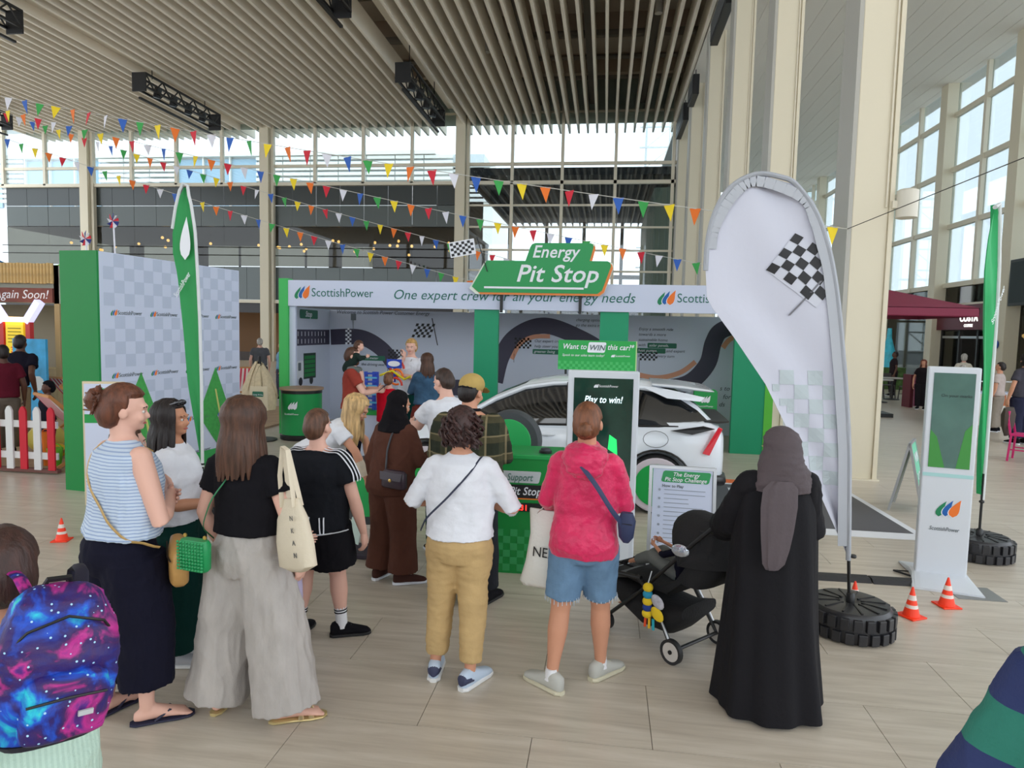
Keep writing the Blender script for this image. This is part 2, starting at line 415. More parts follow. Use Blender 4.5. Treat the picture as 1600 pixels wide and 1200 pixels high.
for k in range(14):
    x0, x1 = muls[k] + .08, muls[k + 1] - .08
    if k < 10: x0 -= .075; x1 += .075
    for z0, z1 in ((9.98, 10.9), (11.0, 13.6), (13.6, 15.4)):
        MB().b2((x0, FY - .06, z0), (x1, FY - .04, z1)).build('pane', CLEAR, wf)
    if k >= 10:
        for z0, z1 in ((0, 2.2), (2.2, 3.35), (3.4, 5.3), (5.3, 6.4), (6.4, 7.6), (7.6, 8.8), (8.8, 9.9)):
            MB().b2((x0, FY - .06, z0), (x1, FY - .04, z1)).build('pane', CLEAR, wf)
    else:   # dark glass cladding panels and the cafe gallery opening
        for z0, z1, m in ((8.82, 9.86, mat('clad_dark', (58, 64, 64), .25)), (7.64, 8.78, mat('clad_mid', (82, 90, 88), .3)), (3.5, 5.35, mat('clad_low', (92, 102, 102), .25))):
            for h in range(2):
                a = x0 + (x1 - x0) * h / 2; b = x0 + (x1 - x0) * (h + 1) / 2
                MB().b2((a + .01, FY + .0, z0), (b - .01, FY + .08, z1)).build('panel', m, wf)
        MB().b2((x0, FY, 5.4), (x1, FY + .02, 7.6)).build('pane', DARKG, wf)
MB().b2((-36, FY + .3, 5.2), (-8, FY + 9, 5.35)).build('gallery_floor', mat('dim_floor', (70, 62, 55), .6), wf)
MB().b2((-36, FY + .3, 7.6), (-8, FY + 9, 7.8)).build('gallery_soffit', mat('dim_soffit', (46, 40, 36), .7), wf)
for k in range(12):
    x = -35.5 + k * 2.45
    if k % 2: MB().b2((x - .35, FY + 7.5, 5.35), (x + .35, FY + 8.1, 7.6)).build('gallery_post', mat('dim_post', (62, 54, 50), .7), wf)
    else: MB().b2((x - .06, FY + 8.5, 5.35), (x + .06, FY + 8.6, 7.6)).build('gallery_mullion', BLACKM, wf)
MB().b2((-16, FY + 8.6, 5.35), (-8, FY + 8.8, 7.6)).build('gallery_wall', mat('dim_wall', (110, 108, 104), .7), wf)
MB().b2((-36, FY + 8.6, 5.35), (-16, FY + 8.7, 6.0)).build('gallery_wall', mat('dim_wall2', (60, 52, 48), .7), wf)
for z in (6.05, 6.5): MB().tube([(-36, FY - .1, z), (-8, FY - .1, z - .1)], .025, 6).build('rail', BLACKM, wf)
# lower shop floor behind the far front
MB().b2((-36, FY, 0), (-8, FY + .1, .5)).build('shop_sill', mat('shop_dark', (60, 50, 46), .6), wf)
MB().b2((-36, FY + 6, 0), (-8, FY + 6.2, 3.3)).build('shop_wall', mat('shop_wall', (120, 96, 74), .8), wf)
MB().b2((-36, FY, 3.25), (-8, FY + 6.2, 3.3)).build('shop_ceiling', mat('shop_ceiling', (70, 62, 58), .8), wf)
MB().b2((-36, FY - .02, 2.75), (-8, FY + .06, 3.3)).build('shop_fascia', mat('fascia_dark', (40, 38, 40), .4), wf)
LAMPW = mat('warm_lamp', (255, 205, 130), .5, emit=5)
for k in range(9):
    x = -34 + 3 * k
    MB().b2((x, FY + 1.6, 2.9), (x + 2.2, FY + 1.9, 3.05)).build('strip_lamp', mat('warm_strip', (255, 214, 150), .5, emit=4), wf)
random.seed(3)
for k in range(34):
    x = random.uniform(-34, -9); y = FY + random.uniform(1, 6); z = random.uniform(6.7, 7.2)
    t = thing('pendant_lamp', 'warm glowing pendant lamp hanging in the upstairs gallery cafe', 'lamp', (x, y, z), 0, 'gallery pendant lamps')
    MB().ell((0, 0, 0), .09, 8).build('bulb', LAMPW, t, smooth=True)
    MB().tube([(0, 0, .05), (0, 0, 7.6 - z)], .012, 4).build('cord', BLACKM, t)
MB().b2((-36, FY - .02, 13.02), (3.6, FY + .1, 15.6)).build('header', CREAM2, wf)
# unseen wall added behind the camera to cut daylight: solid below, open above
wk = thing('wall_back', 'unseen wall behind the viewer, added to cut the daylight, open above', None, kind='structure')
MB().b2((-36, -13.3, 0), (15, -13, 3.2)).build('panel', CREAM2, wk)
for k in range(11): MB().b2((-36 + 5 * k, -13.3, 3.2), (-35.6 + 5 * k, -13, 13)).build('pier', CREAM, wk)
MB().b2((-36, -13.3, 13), (15, -13, 15.6)).build('header', CREAM2, wk)
# ------------------------------------------------------------------ right-hand glass wall
RX = 14.57
wr = thing('wall_right', 'tall glazed side wall with cream piers above the shops', None, kind='structure')
ys = [14.5, 20.6, 26.8, 32.3, 38.3, 44.2, 49.8, 54.7]
for k, y in enumerate(ys):
    MB().b2((RX - .5, y - .3, 0), (RX + .05, y + .3, 13)).build('pier', CREAM, wr, bevel=.01)
for k in range(len(ys) - 1):
    m = (ys[k] + ys[k + 1]) / 2
    MB().b2((RX - .2, m - .09, 4.3), (RX, m + .09, 13)).build('mullion', CREAM2, wr)
    for z in (4.4, 6.9, 9.3, 11.6): MB().b2((RX - .16, ys[k], z - .1), (RX, ys[k + 1], z + .1)).build('transom', CREAM2, wr)
    for a, b in ((ys[k] + .3, m - .09), (m + .09, ys[k + 1] - .3)):
        for z0, z1 in ((4.5, 6.8), (7, 9.2), (9.4, 11.5), (11.7, 13)):
            MB().b2((RX - .05, a, z0), (RX - .03, b, z1)).build('pane', CLEAR, wr)
        MB().b2((RX - .02, a, 3.55), (RX + .02, b, 4.3)).build('pane', DARKG, wr)
    shop = k == 2
    if not shop: MB().b2((RX - .02, ys[k] + .3, .1), (RX + .02, ys[k + 1] - .3, 3.5)).build('pane', DARKG, wr)
    MB().b2((RX - .1, ys[k], 3.45), (RX, ys[k + 1], 3.6)).build('transom', CREAM2, wr)
    MB().b2((RX + 5, ys[k], 0), (RX + 5.1, ys[k + 1], 4.3)).build('shop_wall', mat('shop_wall_dark', (88, 74, 64), .8), wr)
MB().b2((RX, 14, 4.3), (RX + 5.1, 55, 4.4)).build('shop_roof', mat('shop_roof', (80, 76, 72), .8), wr)
# glazing at the far end of the side aisle
wb = thing('wall_aisle_end', 'glazed end of the side aisle seen between the columns', None, kind='structure')
for k in range(8):
    x = 3.8 + k * 1.5
    MB().b2((x - .07, 54.6, 0), (x + .07, 54.8, 13)).build('mullion', CREAM2, wb)
    MB().b2((x + .07, 54.7, 0), (x + 1.43, 54.72, 12.9)).build('pane', CLEAR, wb)
for z in (3.4, 6.5, 9.5, 12.4): MB().b2((3.6, 54.6, z - .08), (15, 54.8, z + .08)).build('transom', CREAM2, wb)
# ------------------------------------------------------------------ outside, seen through the glass
ground = MB().b2((-90, 60, -.3), (90, 140, -.05)).build('ground_outside', mat('asphalt_outside', (140, 140, 140), .9)); tag(ground, kind='structure')
bl = thing('building', 'white office block with louvred top storey beyond the glass front', 'building', (0, 70, 0))
LOUV = mat('louvre_white', (232, 230, 222), .6)
MB().b2((-75, 1, 0), (-13, 14, 20.2)).build('wall', mat('far_wall', (205, 210, 212), .7), bl)
MB().b2((-75, .2, 20.1), (-18, 14, 20.5)).build('roof_edge', LOUV, bl)
for k in range(19):
    x = -75 + 3.1 * k
    if k in (2, 6, 7, 8, 12, 13, 14, 15, 16, 17, 18):
        for j in range(9): MB().b2((x, .4, 15.3 + .55 * j), (x + 3.0, .8, 15.62 + .55 * j)).build('louvre', LOUV, bl)
    else:
        MB().b2((x, .8, 14.8), (x + 3.0, .95, 19.9)).build('window', mat('far_glass', (150, 178, 196), .1), bl)
        MB().b2((x - .05, .5, 14.8), (x + .1, 1, 20.1)).build('window_mullion', LOUV, bl)
MB().b2((-18, 1, 0), (-12, 12, 19.2)).build('stair_tower', LOUV, bl)
for j in range(8): MB().b2((-18, .7, 15.3 + .5 * j), (-12.4, 1, 15.6 + .5 * j)).build('louvre', mat('louvre_grey', (200, 200, 196), .6), bl)
sc2 = thing('scaffold_tower', 'thin white lattice mast standing outside the glass corner', 'tower', (3.9, 60, 0))
MT = mat('mast_white', (205, 210, 212), .5)
for a in (-1, 1):
    for b in (-1, 1): MB().tube([(a, b, 0), (a, b, 20.5)], .06, 6).build('post', MT, sc2)
for j in range(12):
    MB().bar((-1.6, -1, 1 + 1.65 * j), (1.2, -1, 1 + 1.65 * j), .12).build('rung', MT, sc2)
    MB().bar((-1, -1, 1 + 1.65 * j), (1, -1, 2.65 + 1.65 * j), .07).build('brace', MT, sc2)
# canopy outside the right half of the glass front
cn = thing('outdoor_canopy', 'dark canopy with pale ribs beneath, outside the glass front', 'canopy', (0, 0, 0))
MB().b2((-7.9, FY + .6, 10.5), (4.5, 54, 10.9)).build('roof', mat('canopy_dark', (34, 32, 36), .7), cn)
rib = MB().b2((-.045, FY + .6, 0), (.045, 53.5, .3)).mesh('rib', mat('canopy_rib', (96, 90, 84), .7))
for k in range(22):
    o = bpy.data.objects.new('rib', rib); o.location = (-7.7 + .55 * k, 0, 10.2); o.parent = cn; C.objects.link(o)
MB().b2((-7.9, 53.5, 6.2), (4.5, 54, 6.5)).build('beam', BLACKM, cn)
MB().b2((-7.9, 53.4, 3.0), (4.5, 54, 3.7)).build('beam', BLACKM, cn)
for k in range(5): MB().b2((-7.8 + 2.9 * k, 53.5, 0), (-7.55 + 2.9 * k, 53.8, 10.5)).build('post', BLACKM, cn)
CLADG = mat('ribbed_green', (110, 118, 104), .7)
ws = thing('side_building', 'grey-green building with upright ribs outside the glass corner', 'building', (2.4, FY + 1, 0))
MB().b2((0, 0, 0), (1.4, 14, 9.9)).build('wall', CLADG, ws)
for k in range(20): MB().b2((-.06, .2 + .7 * k, 0), (0, .3 + .7 * k, 9.9)).build('rib', mat('rib_pale', (150, 152, 140), .7), ws)
for k in range(6): MB().b2((-7.6 + 1.7 * k, 60, 0), (-6.3 + 1.7 * k, 61, 2.6 + (k * 37 % 5) * .5)).build('kiosk_far', mat('far_dark', (70, 78, 84), .7), ws, M=Matrix.Translation((-2.4, -FY - 1, 0)))

# ------------------------------------------------------------------ the exhibition stand
BY = 12.2
st = thing('exhibition_stand', 'white and green exhibition stand with lettered fascia behind the car', 'exhibition stand', (0, 0, 0))
GS = mat('stand_green', (10, 150, 105), .5); GL = mat('stand_edge_green', (60, 185, 90), .5)
fas = MB().b2((-5.98, BY - .05, 2.42), (3.1, BY + .1, 2.9)).build('fascia', PALE, st)
MB().b2((-6.08, BY - .06, 0), (-5.9, BY + .15, 2.93)).build('post', GL, st)
MB().b2((-5.9, BY, 0), (-5.78, BY + .06, 2.42)).build('post', PALE, st)
for x0, x1 in ((-2.36, -1.92), (-.1, .40), (2.22, 2.76)):
    MB().b2((x0, BY, 0), (x1, BY + .12, 2.42)).build('pillar', GS, st)
MB().b2((2.76, BY - .01, 0), (2.9, BY + 2.2, 2.42)).build('side_panel', mat('side_lime', (90, 190, 60), .5), st)
MB().b2((-6.0, BY + 2.15, 0), (3.0, BY + 2.25, 2.42)).build('back_panel', mat('mural_white', (200, 206, 222), .4), st)
MB().b2((-6.08, BY + .1, 0), (-6.0, BY + 2.25, 2.42)).build('side_panel', mat('mural_white', (200, 206, 222)), st)
MB().b2((-6.0, BY + .1, 2.86), (3.0, BY + 2.2, 2.9)).build('roof_panel', PALE, st)
PF = Plane((-5.98, BY - .05, 2.42), (1, 0, 0), (0, 0, 1))
logo(PF, .2, .13, .27, st); logo(PF, 6.85, .13, .27, st)
PF.text('One expert crew for all your energy needs', 2.1, .16, .25, TEAL, st, italic=True, width=4.35)
# printed mural on the back wall
PM = Plane((-6.0, BY + 2.15, 0), (1, 0, 0), (0, 0, 1))
RD = mat('mural_road', (62, 58, 78), .5); KE = mat('mural_kerb', (214, 150, 120), .5)
def ribbon(P, pts, wd, m, par, h=.003, name='mural_road'):
    L, R = [], []
    n = len(pts)
    for i, (u, v) in enumerate(pts):
        a = pts[max(0, i - 1)]; b = pts[min(n - 1, i + 1)]; dx, dy = b[0] - a[0], b[1] - a[1]; l = math.hypot(dx, dy) or 1
        L.append((u - dy / l * wd / 2, v + dx / l * wd / 2)); R.append((u + dy / l * wd / 2, v - dx / l * wd / 2))
    qs = [[R[i], R[i + 1], L[i + 1], L[i]] for i in range(n - 1)]
    return P.poly(name, qs, m, par, h)
def curve(ctrl, n=8):
    out = []
    c = [ctrl[0]] + ctrl + [ctrl[-1]]
    for i in range(1, len(c) - 2):
        p0, p1, p2, p3 = c[i - 1], c[i], c[i + 1], c[i + 2]
        for k in range(n):
            t = k / n
            out.append(tuple(.5 * ((2 * p1[d]) + (-p0[d] + p2[d]) * t + (2 * p0[d] - 5 * p1[d] + 4 * p2[d] - p3[d]) * t * t + (-p0[d] + 3 * p1[d] - 3 * p2[d] + p3[d]) * t ** 3) for d in range(2)))
    return out + [ctrl[-1]]
ribbon(PM, curve([(0.02, 1.82), (.7, 1.83), (1.17, 1.6), (1.53, 1.2), (1.95, .82), (2.68, .80), (3.6, .82)]), .34, RD, st)
ribbon(PM, curve([(3.7, .95), (3.82, 1.46), (4.05, 1.87), (4.45, 2.12), (4.85, 2.16), (5.39, 1.97), (5.91, 1.68), (6.3, 1.2), (6.7, .98), (7.14, .93), (7.72, 1.06), (8.08, 1.45), (8.19, 1.91), (8.37, 2.17), (8.95, 2.34)]), .34, RD, st)
ribbon(PM, curve([(4.05, 1.45), (4.22, 1.78), (4.5, 1.93), (4.85, 1.95)]), .09, KE, st, .004, 'mural_kerb')
ribbon(PM, curve([(6.6, 1.22), (7.1, 1.15), (7.55, 1.27), (7.85, 1.5)]), .1, KE, st, .004, 'mural_kerb')
ribbon(PM, curve([(8.38, 1.8), (8.55, 2.0), (8.97, 2.12)]), .1, KE, st, .004, 'mural_kerb')
PM.poly('mural_start_line', checks(.36, 1.67, 3, 8, .045), WHITE, st, .005)
for u, v in ((4.1, 1.68), (6.72, 1.5), (1.33, 1.36)):
    PM.poly('mural_checks', checks(u, v, 8, 5, .045), BLACKP, st, .004)
    PM.poly('mural_pole', rect(u - .01, v - .3, u, v), BLACKP, st, .004)
# chequered flag carried on the mural
PM.poly('mural_flag', checks(1.85, 1.86, 7, 5, .06, sk=.35), BLACKP, st, .004)
PM.poly('mural_flag_pole', [(2.42, 1.7), (2.44, 1.7), (2.31, 2.28), (2.29, 2.28)], BLACKP, st, .005)
for body, u, v, s in (('Welcome to Scottish Power Customer Energy', .15, 2.34, .11), ('Our expert crew can', 4.52, 1.82, .085), ('help steer you towards', 4.52, 1.71, .085), ('charging options', 5.38, 2.28, .085), ('go the extra mile', 5.38, 2.17, .085),
        ('Enjoy a smooth ride', 6.68, 2.12, .085), ('towards a more', 6.68, 2.01, .085), ('sustainable home', 6.68, 1.9, .085), ('with', 6.68, 1.79, .085), ('and expert', 7.25, 1.68, .085), ('support at every turn', 6.68, 1.57, .085),
        ('the driving seat', .72, 1.22, .085), ('s to put', 8.35, .93, .13), ('for all', 8.42, .76, .13), ('ds', 8.35, .6, .13)):
    PM.text(body, u, v, s, mat('print_navy', (50, 60, 75)), st, italic=True, h=.006)
for body, u, v in (('greener living', 4.52, 1.60), ('solar panels,', 6.9, 1.79), ('heat pumps,', 6.68, 1.68), ('smart meter', .7, 1.36)):
    PM.poly('mural_tab', rrect(u - .03, v - .03, u + .56, v + .075, .02), mat('tab_green', (40, 110, 85)), st, .004)
    PM.text(body, u, v, .08, WHITE, st, italic=True, h=.006)
PV = Plane((-6.0, BY + .1, 0), (0, 1, 0), (0, 0, 1))
PV.poly('mural_road', rect(0, 1.66, 2.02, 1.98), RD, st, .003)
PV.poly('mural_marks', [rect(.3 + .16 * k, v_, .32 + .16 * k, v_ + .09) for k in range(10) for v_ in (1.7, 1.85)], WHITE, st, .005)
# van and charging post printed at the mural's end
PV.poly('mural_van_box', rect(.72, .98, 1.3, 1.5), mat('van_dark', (28, 50, 40)), st, .004)
PV.poly('mural_van_screen', [p for i in range(6) for j in range(5) for p in [rect(.76 + .085 * i, 1.02 + .09 * j, .83 + .085 * i, 1.09 + .09 * j)]], mat('van_green', (25, 130, 60)), st, .005)
PV.poly('mural_van_cab', rrect(.42, 1.0, .72, 1.36, .06), mat('van_cab', (222, 226, 232)), st, .004)
PV.poly('mural_van_window', rrect(.47, 1.16, .6, 1.32, .02), GREY, st, .005)
for u in (.58, 1.08): PV.poly('mural_van_wheel', circ(u, .94, .085), BLACKP, st, .006)
PM.poly('mural_lamp', [rect(.53, 1.98, .54, 2.2), rect(.48, 2.2, .6, 2.34)], GREY, st, .004)
PV.poly('mural_board', rrect(.55, 2.2, 1.4, 2.38, .03), mat('tab_green', (40, 110, 85)), st, .005)
PV.text('Stop', .8, 2.24, .16, WHITE, st, italic=True, bold=True, h=.008)
# ---- the sign standing on the fascia
sg = thing('energy_sign', 'green cut-out sign reading Energy Pit Stop on top of the white fascia', 'sign', (-2.38, BY - .17, 2.72))
SP_ = Plane((0, 0, 0), (1, 0, 0), (0, 0, 1))
out = [(.12, 0), (2.22, 0), (2.3, .06), (2.44, .48), (2.42, .54), (2.38, .565), (2.07, .565), (2.13, .80), (2.12, .85), (2.08, .87), (1.12, .87), (1.06, .85), (1.03, .80), (.95, .56), (.26, .56), (.0, .1)]
def off(pts, dx, dy, k=1.0): return [((u - 1.2) * k + 1.2 + dx, (v - .4) * k + .4 + dy) for u, v in pts]
MB().prism([SP_.p(u, v) for u, v in off(out, .0, -.02, 1.04)], (0, .05, 0)).build('backing', mat('sign_white', (228, 236, 222), .4), sg)
SP_.poly('orange_edge', off(out, .035, -.035), mat('sign_orange', (235, 130, 50), .4), sg, .002, .004)  # orange outline layer, offset under the green face
SP_.poly('face', out, mat('sign_green', (20, 150, 78), .4), sg, .006, .008)
SP_.text('Energy', 1.06, .62, .3, WHITE, sg, italic=True, bold=True, h=.016, width=.83)
SP_.text('Pit Stop', .78, .2, .42, WHITE, sg, italic=True, bold=True, h=.016, width=1.43)
for x in (.5, 1.9): MB().b2((x, .05, -.35), (x + .05, .1, .3)).build('bracket', BLACKM, sg)
SP_.poly('underline', rect(.22, .07, 1.98, .105), WHITE, sg, .016, .002)
fl_ = thing('chequered_cutout_flag', 'small black and white chequered cut-out flag beside the green sign', 'flag', (-2.76, BY - .23, 3.33))
PK = Plane((0, 0, 0), V3((1, 0, .18)), (-.18, 0, 1))
PK.poly('backing', rect(0, -.02, .46, .25), WHITE, fl_, 0, .01)
PK.poly('checks', checks(.02, 0, 8, 5, .052, sv=.046), BLACKP, fl_, .012)
MB().bar((.46, .01, .35), (.66, .01, -.25), .015).build('pole', BLACKP, fl_)
# ---- photo wall: green end, white chequered face
pw = thing('photo_wall', 'tall freestanding photo wall with green end and white chequered logo face', 'display wall', (-5.9, 7.33, 0), math.atan2(2.53, .31) - PI / 2)
MB().b2((-.53, 0, .0), (0, 2.56, 2.87)).build('core', PALE, pw)
MB().b2((-.54, -.03, .0), (.0, 0, 2.875)).build('green_end', GREENP, pw)
PW = Plane((.0, 0, 0), (0, 1, 0), (0, 0, 1))
CK = mat('check_pale', (188, 198, 220), .45)
for v0, rows in ((2.24, 4), (1.5, 4), (.85, 3)):
    PW.poly('checks', [q for q in checks(.06, v0, 16, rows, .155, par=0)], CK, pw, .001, .0005)
for v in (2.12, 1.36, .68, .2):
    for k in range(4):
        if v < .5 and k > 2: continue
        logo(PW, .15 + .62 * k, v, .085, pw, tm=GREY)
PW.poly('grass_band', rect(.9, 0, 2.56, .22), mat('band_green', (60, 170, 90)), pw, .002)
WG = mat('wing_green', (70, 165, 80), .5, var=.15, vscale=20)
for u in (.55, 1.95):
    PW.poly('leaf_print', [(u + .05, 1.42), (u + .42, .62), (u + .35, .3), (u + .12, .22), (u - .32, .75)], WG, pw, .004)
    PW.poly('leaf_print', [(u + .03, 1.1), (u + .06, 1.1), (u + .24, .4), (u + .2, .38)], mat('leaf_vein', (205, 205, 120)), pw, .006)
# ---- small leaning board by the green end
lb = thing('leaflet_board', 'white cardboard notice board with green band by the green wall end', 'notice board', (-4.72, 5.62, 0), math.radians(14))
PB = Plane((0, -.012, 0), (1, 0, 0), (0, 0, 1))
MB().b2((0, 0, .35), (.36, .03, 1.5)).build('board', mat('card_edge', (216, 200, 168), .7), lb)
MB().b2((.02, -.012, .37), (.36, 0, 1.48)).build('face', PALE, lb)
PB.poly('band', rect(.02, 1.12, .36, 1.2), mat('band_green2', (30, 150, 70)), lb)
PB.poly('badge', rrect(.08, 1.28, .3, 1.44, .02), mat('band_green2', (30, 150, 70)), lb)
PB.text('Energy', .1, 1.38, .055, WHITE, lb, italic=True, bold=True); PB.text('Pit Stop', .1, 1.31, .055, WHITE, lb, italic=True, bold=True)
for x in (.03, .32): MB().bar((x, .02, 0), (x, .02, .4), .02).build('leg', ALU, lb)
# ---- drum counter
dr = thing('drum_counter', 'round green promotional counter with white flame mark and black foot', 'counter', (-5.45, 11.75, 0))
MB().lathe([(.36, .1), (.36, .86)], n=32).build('body', mat('drum_green', (15, 150, 75), .45), dr, smooth=True)
MB().lathe([(.37, 0), (.38, .02), (.38, .09), (.365, .1)], n=32).build('foot', BLACK, dr, smooth=True)
MB().lathe([(.365, .84), (.365, .9)], n=32).build('collar', BLACK, dr, smooth=True)
MB().lathe([(.39, .9), (.39, .935)], n=32).build('top', mat('wood_top', (168, 140, 116), .5), dr, smooth=True)
PD = Plane((-.02, -.366, 0), (1, 0, .0), (0, 0, 1))
emblem(PD, -.07, .56, .16, dr, WHITE); PD.text('ScottishPower', -.13, .47, .045, WHITE, dr)
# ---- rack of tote bags
rk = thing('tote_rack', 'display stand draped with a heap of plain canvas tote bags', 'display stand', (-6.05, 11.35, 0))
CAN = mat('canvas', (206, 190, 158), .85, bump=.5, bscale=60, var=.1, vscale=20)
MB().tube([(0, 0, 0), (0, 0, 1.5)], .03, 8).build('pole', BLACKM, rk)
MB().lathe([(.3, 0), (.3, .02), (.03, .05)], n=20).build('base', BLACKM, rk, smooth=True)
random.seed(5)
for k in range(14):
    a = 2 * PI * k / 14; r = .19 + .05 * random.random(); z1 = 1.42 - .1 * random.random(); z0 = .5 + .2 * random.random()
    q = MB(); ca, sa = math.cos(a), math.sin(a)
    ax, bx = V3((-sa, ca, 0)), V3((ca, sa, 0))
    q.loft([(V3((ca * r * .25, sa * r * .25, z1)), ax, bx, .03, .02), (V3((ca * r * .7, sa * r * .7, z1 - .2)), ax, bx, .07, .03), (V3((ca * r * 1.1, sa * r * 1.1, z1 - .45)), ax, bx, .12, .035), (V3((ca * r * 1.2, sa * r * 1.2, z0 + .1)), ax, bx, .13, .03), (V3((ca * r * 1.15, sa * r * 1.15, z0)), ax, bx, .12, .012)], 10, fold=lambda u, t: 1 + .12 * math.sin(6 * t + k))
    q.build('hanging_bag', CAN, rk, smooth=60)
tb = thing('printed_tote_bag', 'cream canvas tote with small green print hung in front of the drum counter', 'tote bag', (-5.88, 11.0, .58))
q = MB(); q.loft([(V3((0, 0, 0)), V3((1, 0, 0)), V3((0, 1, 0)), .17, .01), (V3((0, 0, .06)), V3((1, 0, 0)), V3((0, 1, 0)), .175, .03), (V3((0, 0, .36)), V3((1, 0, 0)), V3((0, 1, 0)), .165, .02), (V3((0, 0, .42)), V3((1, 0, 0)), V3((0, 1, 0)), .16, .006)], 16, e=5)
q.build('bag', mat('canvas_pale', (218, 205, 176), .85, bump=.3), tb, smooth=60)
for x in (-.08, .08): MB().tube([(x, 0, .4), (x * .8, .0, .6), (0, .03, .78)], .012, 6, flat=.3).build('strap', CAN, tb)
PT = Plane((0, -.032, 0), (1, 0, 0), (0, 0, 1)); PT.poly('print', rrect(-.1, .24, .1, .33, .02), mat('tab_green', (40, 110, 85)), tb, .0)
PT.text('Energy Pit Stop', -.09, .265, .03, WHITE, tb, h=.003, italic=True)
# ---- car-size prize board on the roof of the car
wb_ = thing('prize_board', 'bright green board asking about winning this car, above the car roof', 'sign board', (-.58, 8.6, 1.58), math.radians(3))
PZ = Plane((0, -.012, 0), (1, 0, 0), (0, 0, 1))
MB().b2((0, 0, .0), (.98, .03, .37)).build('board', mat('sign_edge', (200, 225, 160)), wb_)
MB().b2((0, -.012, .0), (.965, 0, .37)).build('face', mat('lime_face', (35, 165, 75), .4), wb_)
PZ.text('Want to', .05, .26, .095, WHITE, wb_, bold=True, italic=True, width=.29); PZ.poly('tab', rrect(.36, .22, .58, .35, .02, sk=.15), WHITE, wb_)
PZ.text('WIN', .38, .25, .095, GREY, wb_, bold=True, italic=True, h=.007); PZ.text('this car?*', .61, .26, .095, WHITE, wb_, bold=True, italic=True, width=.33)
PZ.text('Speak to our sales team today!', .05, .17, .042, WHITE, wb_, italic=True); logo(PZ, .66, .165, .042, wb_, white=True, h=.002)
PZ.poly('checks', checks(.0, 0, 26, 3, .036), mat('lime_check', (70, 185, 100)), wb_)
for x in (.1, .86): MB().bar((x, .015, -.06), (x, .015, .02), .03).build('foot', BLACKM, wb_)
# ---- green totem behind the car
gt = thing('green_totem', 'rounded green charger-like totem with white mark behind the car tail', 'totem', (1.78, 12.25, 0))
MB().prism([V3((u, 0, v)) for u, v in rrect(-.2, 0, .2, 1.1, .06)], (0, .12, 0)).build('body', mat('totem_green', (15, 150, 70), .4), gt)
PG = Plane((0, 0, 0), (1, 0, 0), (0, 0, 1)); emblem(PG, -.08, .86, .14, gt, WHITE); PG.text('ScottishPower', -.13, .79, .045, WHITE, gt)
# ---- challenge counter in front of the car
ct = thing('challenge_counter', 'green box counter with red timer and black buzzer in front of the car', 'counter', (-.56, 5.60, 0), math.radians(2))
MB().b2((-.38, 0, 0), (.24, .45, 1.0)).build('body', mat('counter_green', (14, 140, 60), .45), ct)
MB().b2((-.39, -.01, .98), (.25, .46, 1.02)).build('top', mat('counter_top', (30, 160, 80), .4), ct, bevel=.008)
PC = Plane((0, 0, 0), (1, 0, 0), (0, 0, 1))
PC.poly('checks', checks(-.36, .02, 10, 6, .06), mat('counter_check', (50, 160, 90)), ct)
PC.poly('tab', rrect(-.32, .78, .05, .88, .015, sk=.2), mat('tab_grey', (200, 206, 210)), ct); PC.text('Support', -.22, .80, .085, mat('tab_text', (90, 130, 120)), ct, italic=True, bold=True, h=.006, width=.22)
PC.poly('tab', rrect(-.32, .65, .12, .765, .015, sk=.2), BLACKP, ct); PC.text('Pit Stop', -.20, .68, .095, WHITE, ct, italic=True, bold=True, h=.006, width=.27)
PC.poly('tab_edge', rect(-.32, .64, .12, .652), mat('sign_orange', (235, 130, 50)), ct)
MB().b2((-.2, -.012, .54), (.12, .0, .61)).build('timer', BLACK, ct)
PC.text('00:31', -.185, .55, .066, mat('led_red', (255, 40, 30), emit=2.5), ct, h=.014, bold=True)
bz = thing('buzzer', 'flat round black buzzer on the green counter top', 'buzzer', (-.47, 5.72, 1.022))
MB().lathe([(.055, 0), (.055, .02)], n=20).build('base', BLACK, bz, smooth=True); MB().lathe([(.042, .02), (.04, .04), (.02, .045)], n=20).build('button', mat('buzzer_grey', (60, 64, 70), .3), bz, smooth=True)
# ---- tall touch-screen kiosk
kk = thing('play_kiosk', 'tall white-framed screen kiosk reading Play to win in front of the car', 'kiosk', (0, 5.6, 0), math.radians(2))
WP = mat('kiosk_white', (214, 220, 228), .35)
MB().b2((-.29, 0, .08), (.29, .09, 1.74)).build('body', WP, kk, bevel=.012)
MB().b2((-.31, -.22, 0), (.36, .3, .03)).build('base', WP, kk, bevel=.01); MB().b2((-.3, -.02, .03), (.3, .12, .1)).build('plinth', WP, kk)
PKi = Plane((0, 0, 0), (1, 0, 0), (0, 0, 1))
PKi.poly('screen', rect(-.24, .84, .24, 1.68), mat('screen_dark', (16, 48, 40), .08, emit=.25, var=.5, vscale=3), kk, .001, .004)
logo(PKi, -.08, 1.6, .035, kk, white=True, h=.006)
PKi.text('Play to win!', -.155, 1.48, .078, mat('screen_text', (215, 240, 245), emit=.8), kk, h=.007, italic=True, bold=True, width=.31)
LG = mat('screen_leaf', (40, 225, 110), .4, emit=.5)
PKi.poly('leaf', [(-.2, 1.40), (-.1, 1.4), (-.07, 1.3), (-.08, 1.2), (-.14, 1.22), (-.17, 1.3)], LG, kk, .007)
PKi.poly('leaf', [(.06, 1.22), (.12, 1.18), (.13, 1.05), (.05, 1.1)], LG, kk, .007)
PKi.poly('front_panel', rect(-.25, .14, .25, .78), mat('kiosk_panel', (222, 228, 234), .4), kk, .001, .002)
